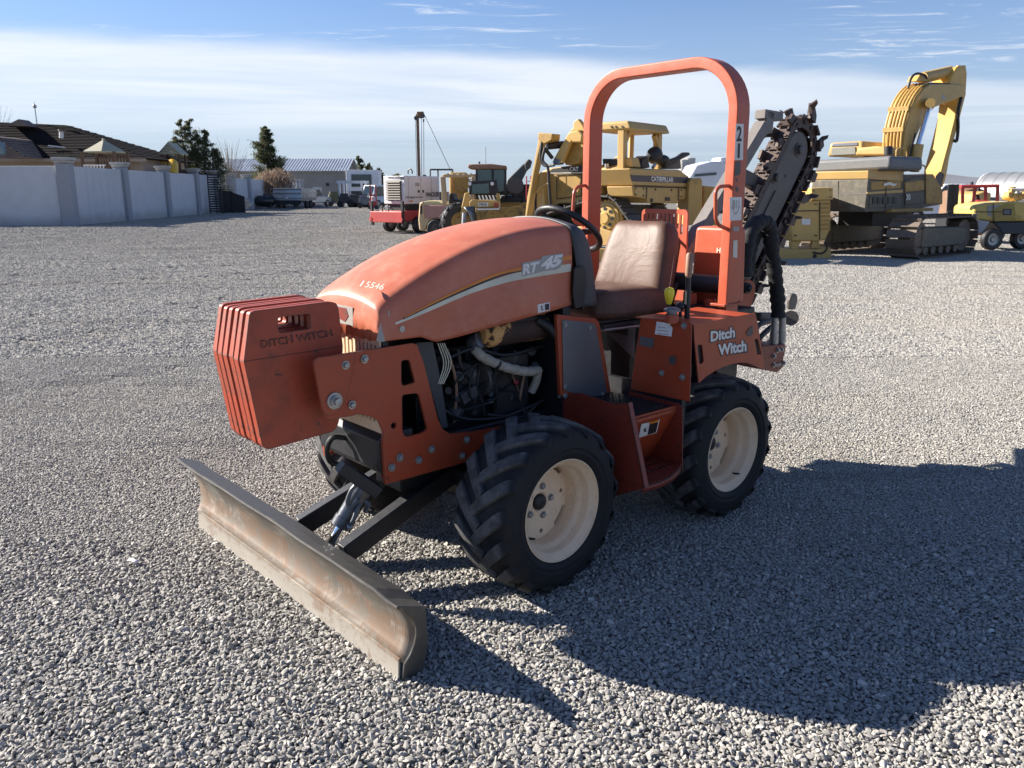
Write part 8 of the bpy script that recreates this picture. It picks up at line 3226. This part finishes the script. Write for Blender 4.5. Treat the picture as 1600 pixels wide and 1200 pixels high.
# ---- yellow towed compressor at the right edge
cx_, cy_ = [float(v) for v in GROUND.at(1549, 391, Z=0)[:2]]
CP = Frame(cx_, cy_ + 0.15, R(-6))
cp = frame_thing(CP, 'towed_compressor', 'yellow and silver towed air compressor with spare parts on top at the right edge', 'compressor')
BRY = paint('bright_compressor_yellow', (0.62, 0.45, 0.12), 0.4, 0.2, (0.6, 0.5, 0.3), scale=2)
c_ = lambda pts, y=-0.05: CP.poly(pts, Y=y)
slab(cp, 'canopy', BRY, c_([(1521, 326), (1524, 321), (1545, 317), (1580, 315), (1605, 316), (1640, 318), (1650, 330), (1650, 346), (1560, 346), (1523, 344), (1520.5, 336)]), (0, 1.35, 0), 0.06)
slab(cp, 'front_skirt', paint('silver_grey_skirt', (0.42, 0.43, 0.45), 0.45, 0.3, scale=2), c_([(1519.5, 343), (1548, 346), (1541, 356), (1535, 365), (1523, 364), (1520, 356)], -0.07), (0, 1.35, 0), 0.03)
slab(cp, 'lower_skirt', NAVY_PLASTIC, c_([(1553, 347), (1650, 347), (1650, 366), (1566, 366), (1563, 358), (1556, 353)], -0.07), (0, 1.35, 0), 0.03)
slab(cp, 'grey_decal', GREY_PRINT, c_([(1543, 322), (1563, 320), (1563, 326), (1549, 328), (1549, 338), (1544, 338)], -0.062), (0, 0.008, 0))
slab(cp, 'maker_panel', paint('ochre_panel', (0.40, 0.28, 0.06), 0.5, 0.3, scale=2), c_([(1554, 326), (1572, 318), (1585, 318), (1588, 344), (1554, 346)], -0.064), (0, 0.008, 0))
slab(cp, 'maker_plate', NAVY, c_([(1567.5, 326.5), (1581, 326.5), (1580, 336), (1567, 336)], -0.075), (0, 0.01, 0))
slab(cp, 'plate_glyph', GREY_PRINT, c_([(1569, 329), (1578.5, 329), (1578.5, 330.5), (1569, 330.5)], -0.085), (0, 0.008, 0))
slab(cp, 'plate_glyph', GREY_PRINT, c_([(1569.5, 332), (1577.5, 332), (1577.5, 333.6), (1569.5, 333.6)], -0.085), (0, 0.008, 0))
slab(cp, 'tail_light', GREYPLATE, c_([(1520, 334), (1526.5, 334), (1526.5, 346), (1520, 345)], -0.08), (0, 0.03, 0), 0.01)
slab(cp, 'red_lens', REDP, c_([(1521, 341), (1525.5, 341), (1525.5, 344.5), (1521, 344)], -0.09), (0, 0.02, 0))
for px in (1588, 1594):
    m = MB()
    m.cyl(CP.at(px, 338 + (px - 1588) * 0.3, Y=-0.09), CP.at(px, 338 + (px - 1588) * 0.3, Y=-0.05), 0.05, 12)
    m.build('round_cap', BRY, cp)
c = CP.at(1549, 374, Y=-0.1)
wheel(cp, (c[0], c[1], 0.30), 0.30, 0.2, (0.25, -0.97, 0), BOLT, BLACK, 0, rim_r=0.6)
c = CP.at(1594, 376, Y=0.5)
wheel(cp, (c[0], c[1], 0.30), 0.30, 0.2, (0.25, -0.97, 0), BOLT, BLACK, 0, rim_r=0.6)
for px, py, r in ((1575, 306, 0.10), (1583, 309, 0.11), (1592, 308, 0.09), (1578, 300, 0.07), (1598, 305, 0.10)):
    m = MB()
    q_ = CP.at(px, py, Y=0.4)
    m.lathe([(-0.12, 0), (-0.12, r), (0.12, r), (0.12, 0)], q_, (0.3, -0.9, 0.2), 14)
    m.build('manifold_part', CATY2, cp)
pipe(cp, 'lifting_bail', TRIM, CP.poly([(1574, 297), (1610, 296)], Y=0.4), 0.05, 8)
pipe(cp, 'bail_leg', TRIM, CP.poly([(1577, 297), (1580, 315)], Y=0.4), 0.04, 8)
pipe(cp, 'bail_leg', TRIM, CP.poly([(1592, 297), (1590, 315)], Y=0.4), 0.04, 8)
slab(cp, 'top_yoke', CATY2, c_([(1578, 293), (1588, 291), (1589, 294), (1579, 296)], 0.4), (0, 0.2, 0), 0.02)

# ---- red forklift with black mast, left of the compressor
rx, ry_ = [float(v) for v in hp(1510, 300, 26.5)[:2]]
RF = Frame(rx, ry_, R(-20))
rf = frame_thing(RF, 'red_forklift', 'dark red forklift with tall black mast between excavator and compressor', 'forklift')
q_ = lambda pts, y=0.0: RF.poly(pts, Y=y)
slab(rf, 'body', REDP, q_([(1497, 345), (1503, 330), (1514, 322), (1528, 316), (1560, 316), (1562, 366), (1522, 368), (1505, 362)], 0.0), (0, 1.2, 0), 0.06)
for px in (1486, 1494):
    m = MB()
    m.beam(RF.at(px - 4, 352, Y=-0.1), RF.at(px, 288, Y=-0.1), 0.12, 0.16)
    m.build('mast_rail', BLACK, rf)
slab(rf, 'carriage', BLACK, q_([(1480, 330), (1496, 328), (1496, 342), (1479, 344)], -0.2), (0, 0.1, 0), 0.02)
for a, b in (((1504, 336), (1504, 292)), ((1520, 322), (1524, 290)), ((1540, 320), (1540, 292)), ((1558, 320), (1559, 292))):
    m = MB()
    m.beam(RF.at(*a, Y=0.05), RF.at(*b, Y=0.05), 0.07, 0.09)
    m.build('guard_post', REDP, rf)
slab(rf, 'guard_roof', REDP, q_([(1502, 289), (1562, 288), (1562, 293), (1502, 294)], 0.0), (0, 1.1, 0), 0.02)
slab(rf, 'hood', paint('bright_red_hood', (0.5, 0.05, 0.06), 0.4, 0.2, scale=2), q_([(1519, 318), (1530, 312.5), (1545, 313), (1552, 318)], -0.02), (0, 1.1, 0), 0.04)
slab(rf, 'operator_seat', BLACK, q_([(1524, 316), (1525, 304), (1530, 304), (1532, 312), (1540, 316)], 0.4), (0, 0.45, 0), 0.03)
c = RF.at(1506, 366, Y=-0.05)
wheel(rf, (c[0], c[1], 0.36), 0.36, 0.25, (0, -1, 0), BOLT, BLACK, 0)
c = RF.at(1552, 366, Y=-0.05)
wheel(rf, (c[0], c[1], 0.32), 0.32, 0.25, (0, -1, 0), BOLT, BLACK, 0)
wpk = hp(1480, 300, 42)
road_vehicle('white_pickup', 'white pickup roof seen between the excavator stick and red forklift mast', 'pickup', (wpk[0], wpk[1], 0), R(170), WHITE, 5.2, 1.9, 1.95)
for k, (px, d, w, z, lab) in enumerate(((1521, 36, 0.55, 1.75, 'rusty red machine body behind the red forklift cage'), (1536, 33, 0.4, 1.6, 'yellow machine body seen through the red forklift cage'))):
    p = hp(px, 300, d)
    t_ = thing('parked_machine', lab, 'machine', (p[0], p[1], 0), R(10))
    mt_ = RUSTY if k == 0 else CATY2
    slab(t_, 'housing', mt_, [(-w, 0, 0.5), (w, 0, 0.5), (w, 0, z * 0.95), (w * 0.3, 0, z), (-w * 0.8, 0, z * 0.92)], (0, 1.4, 0), 0.06)
    bx(t_, 'base', BLACK_DEEP, -w * 1.1, w * 1.1, 0.1, 1.4, 0, 0.5)
    pipe(t_, 'exhaust_stack', BLACK, [(w * 0.5, 0.5, z * 0.9), (w * 0.5, 0.5, z + 0.25)], 0.06, 8)

# ---- a scrap of paper on the gravel
pp4 = GROUND.at(209, 877, Z=0.02)
m = MB()
m.grid([[(-0.03, -0.012, 0.0), (0.0, -0.014, 0.006), (0.03, -0.010, 0.002)], [(-0.028, 0.014, 0.004), (0.002, 0.012, 0.0), (0.032, 0.013, 0.008)]])
o = m.build('paper_scrap', PAPER, None, solid=0.0008)
o.location = (float(pp4[0]), float(pp4[1]), float(ground_z(pp4[0], pp4[1])) + 0.022)
o.rotation_euler = (0, 0, -0.5)
tag(o, 'small white scrap of paper lying on the gravel left of the blade', 'paper scrap')

# ---- small fittings on the far machines
GRIME = paint('oily_grime', (0.03, 0.025, 0.02), 0.6, 0.5, (0.08, 0.06, 0.045), scale=6)


def trace_seam(fr, parent, pts, w=0.012, mat=GRIME, **k):
    m = MB()
    P = [fr.at(x, y, **k) for x, y in pts]
    for a, b in zip(P[:-1], P[1:]):
        m.beam(a, b, w, 0.02, (0.3, 0.3, 0.9))
    return m.build('panel_seam', mat, parent)


trace_seam(D, dz, [(990, 291), (1083, 294)], X=-0.02)
trace_seam(D, dz, [(1011, 292), (1010, 311)], X=-0.02)
trace_seam(D, dz, [(1060, 294), (1060, 312)], X=-0.02)
trace_seam(D, dz, [(940, 290), (989, 290.5)], Y=0.03)
trace_seam(D, dz, [(965.5, 262), (966, 289)], Y=0.03)
trace_seam(D, dz, [(870, 274), (909, 272.5), (909, 306), (870, 311), (870, 274)], Y=-0.22)
for px, py in ((994, 294), (1006, 294.5), (994, 304), (1006, 305.5), (1065, 297), (1079, 297.5), (1065, 307), (1079, 307.5), (1025, 296), (1050, 297)):
    m = MB()
    c = D.at(px, py, X=-0.03)
    m.cyl(c, c + np.array([0.02, 0, 0]), 0.022, 8)
    m.build('panel_bolt', GRIME, dz)
for px in (955, 962, 972):
    m = MB()
    c = D.at(px, 198, Y=0.12)
    m.cyl(c, c - np.array([0, 0.03, 0]), 0.025, 8)
    m.build('roof_bolt', GRIME, dz)
trace_seam(X, xv, [(1412, 267), (1413, 329)], Y=-0.03)
trace_seam(X, xv, [(1446, 273), (1446, 318)], Y=-0.03)
trace_seam(X, xv, [(1385, 281), (1384, 326)], Y=-0.03)
trace_seam(X, xv, [(1310, 283), (1310, 321)], X=-0.03)
trace_seam(X, xv, [(1268, 304), (1355, 303)], X=-0.03)
pipe(xv, 'hand_rail', CATY2, bez(X.poly([(1400, 244), (1402, 233), (1415, 233), (1417, 247)], Y=0.1), 5), 0.02, 6)
pipe(xv, 'hand_rail', CATY2, bez(X.poly([(1422, 268), (1423, 258), (1444, 259), (1445, 271)], Y=0.0), 5), 0.02, 6)
for pts in ([(1425, 262), (1432, 240), (1438, 215), (1444, 190)], [(1418, 262), (1424, 235), (1430, 208)]):
    pipe(xv, 'hydraulic_hose', BLACK, bez(X.poly(pts, Y=BYP - 0.42), 5), 0.022, 6)
for k in range(5):
    slab(xv, 'side_grille_bar', BLACK, X.poly([(1364 + k * 8, 308), (1369 + k * 8, 307.6), (1369 + k * 8, 318), (1364 + k * 8, 318.6)], Y=-0.04), (0, 0.02, 0))
trace_seam(GN, gt, [(1238, 330), (1281, 329)], Y=0.08)
trace_seam(GN, gt, [(1281, 316), (1281, 374)], Y=0.08)
for px, py in ((1244, 320), (1276, 319), (1244, 368), (1276, 368), (1272, 298), (1298, 297), (1272, 308), (1298, 308)):
    m = MB()
    c = GN.at(px, py, Y=0.03)
    m.cyl(c, c + np.array([0, 0.08, 0]), 0.016, 8)
    m.build('panel_bolt', GRIME, gt)
pipe(gt, 'cable', BLACK, bez(GN.poly([(1288, 378), (1292, 388), (1284, 396), (1270, 394)], Y=-0.02), 5), 0.02, 6)
trace_seam(CP, cp, [(1522, 331), (1566, 331)], Y=-0.07, w=0.008)
trace_seam(CP, cp, [(1552, 317), (1552, 346)], Y=-0.07, w=0.008)
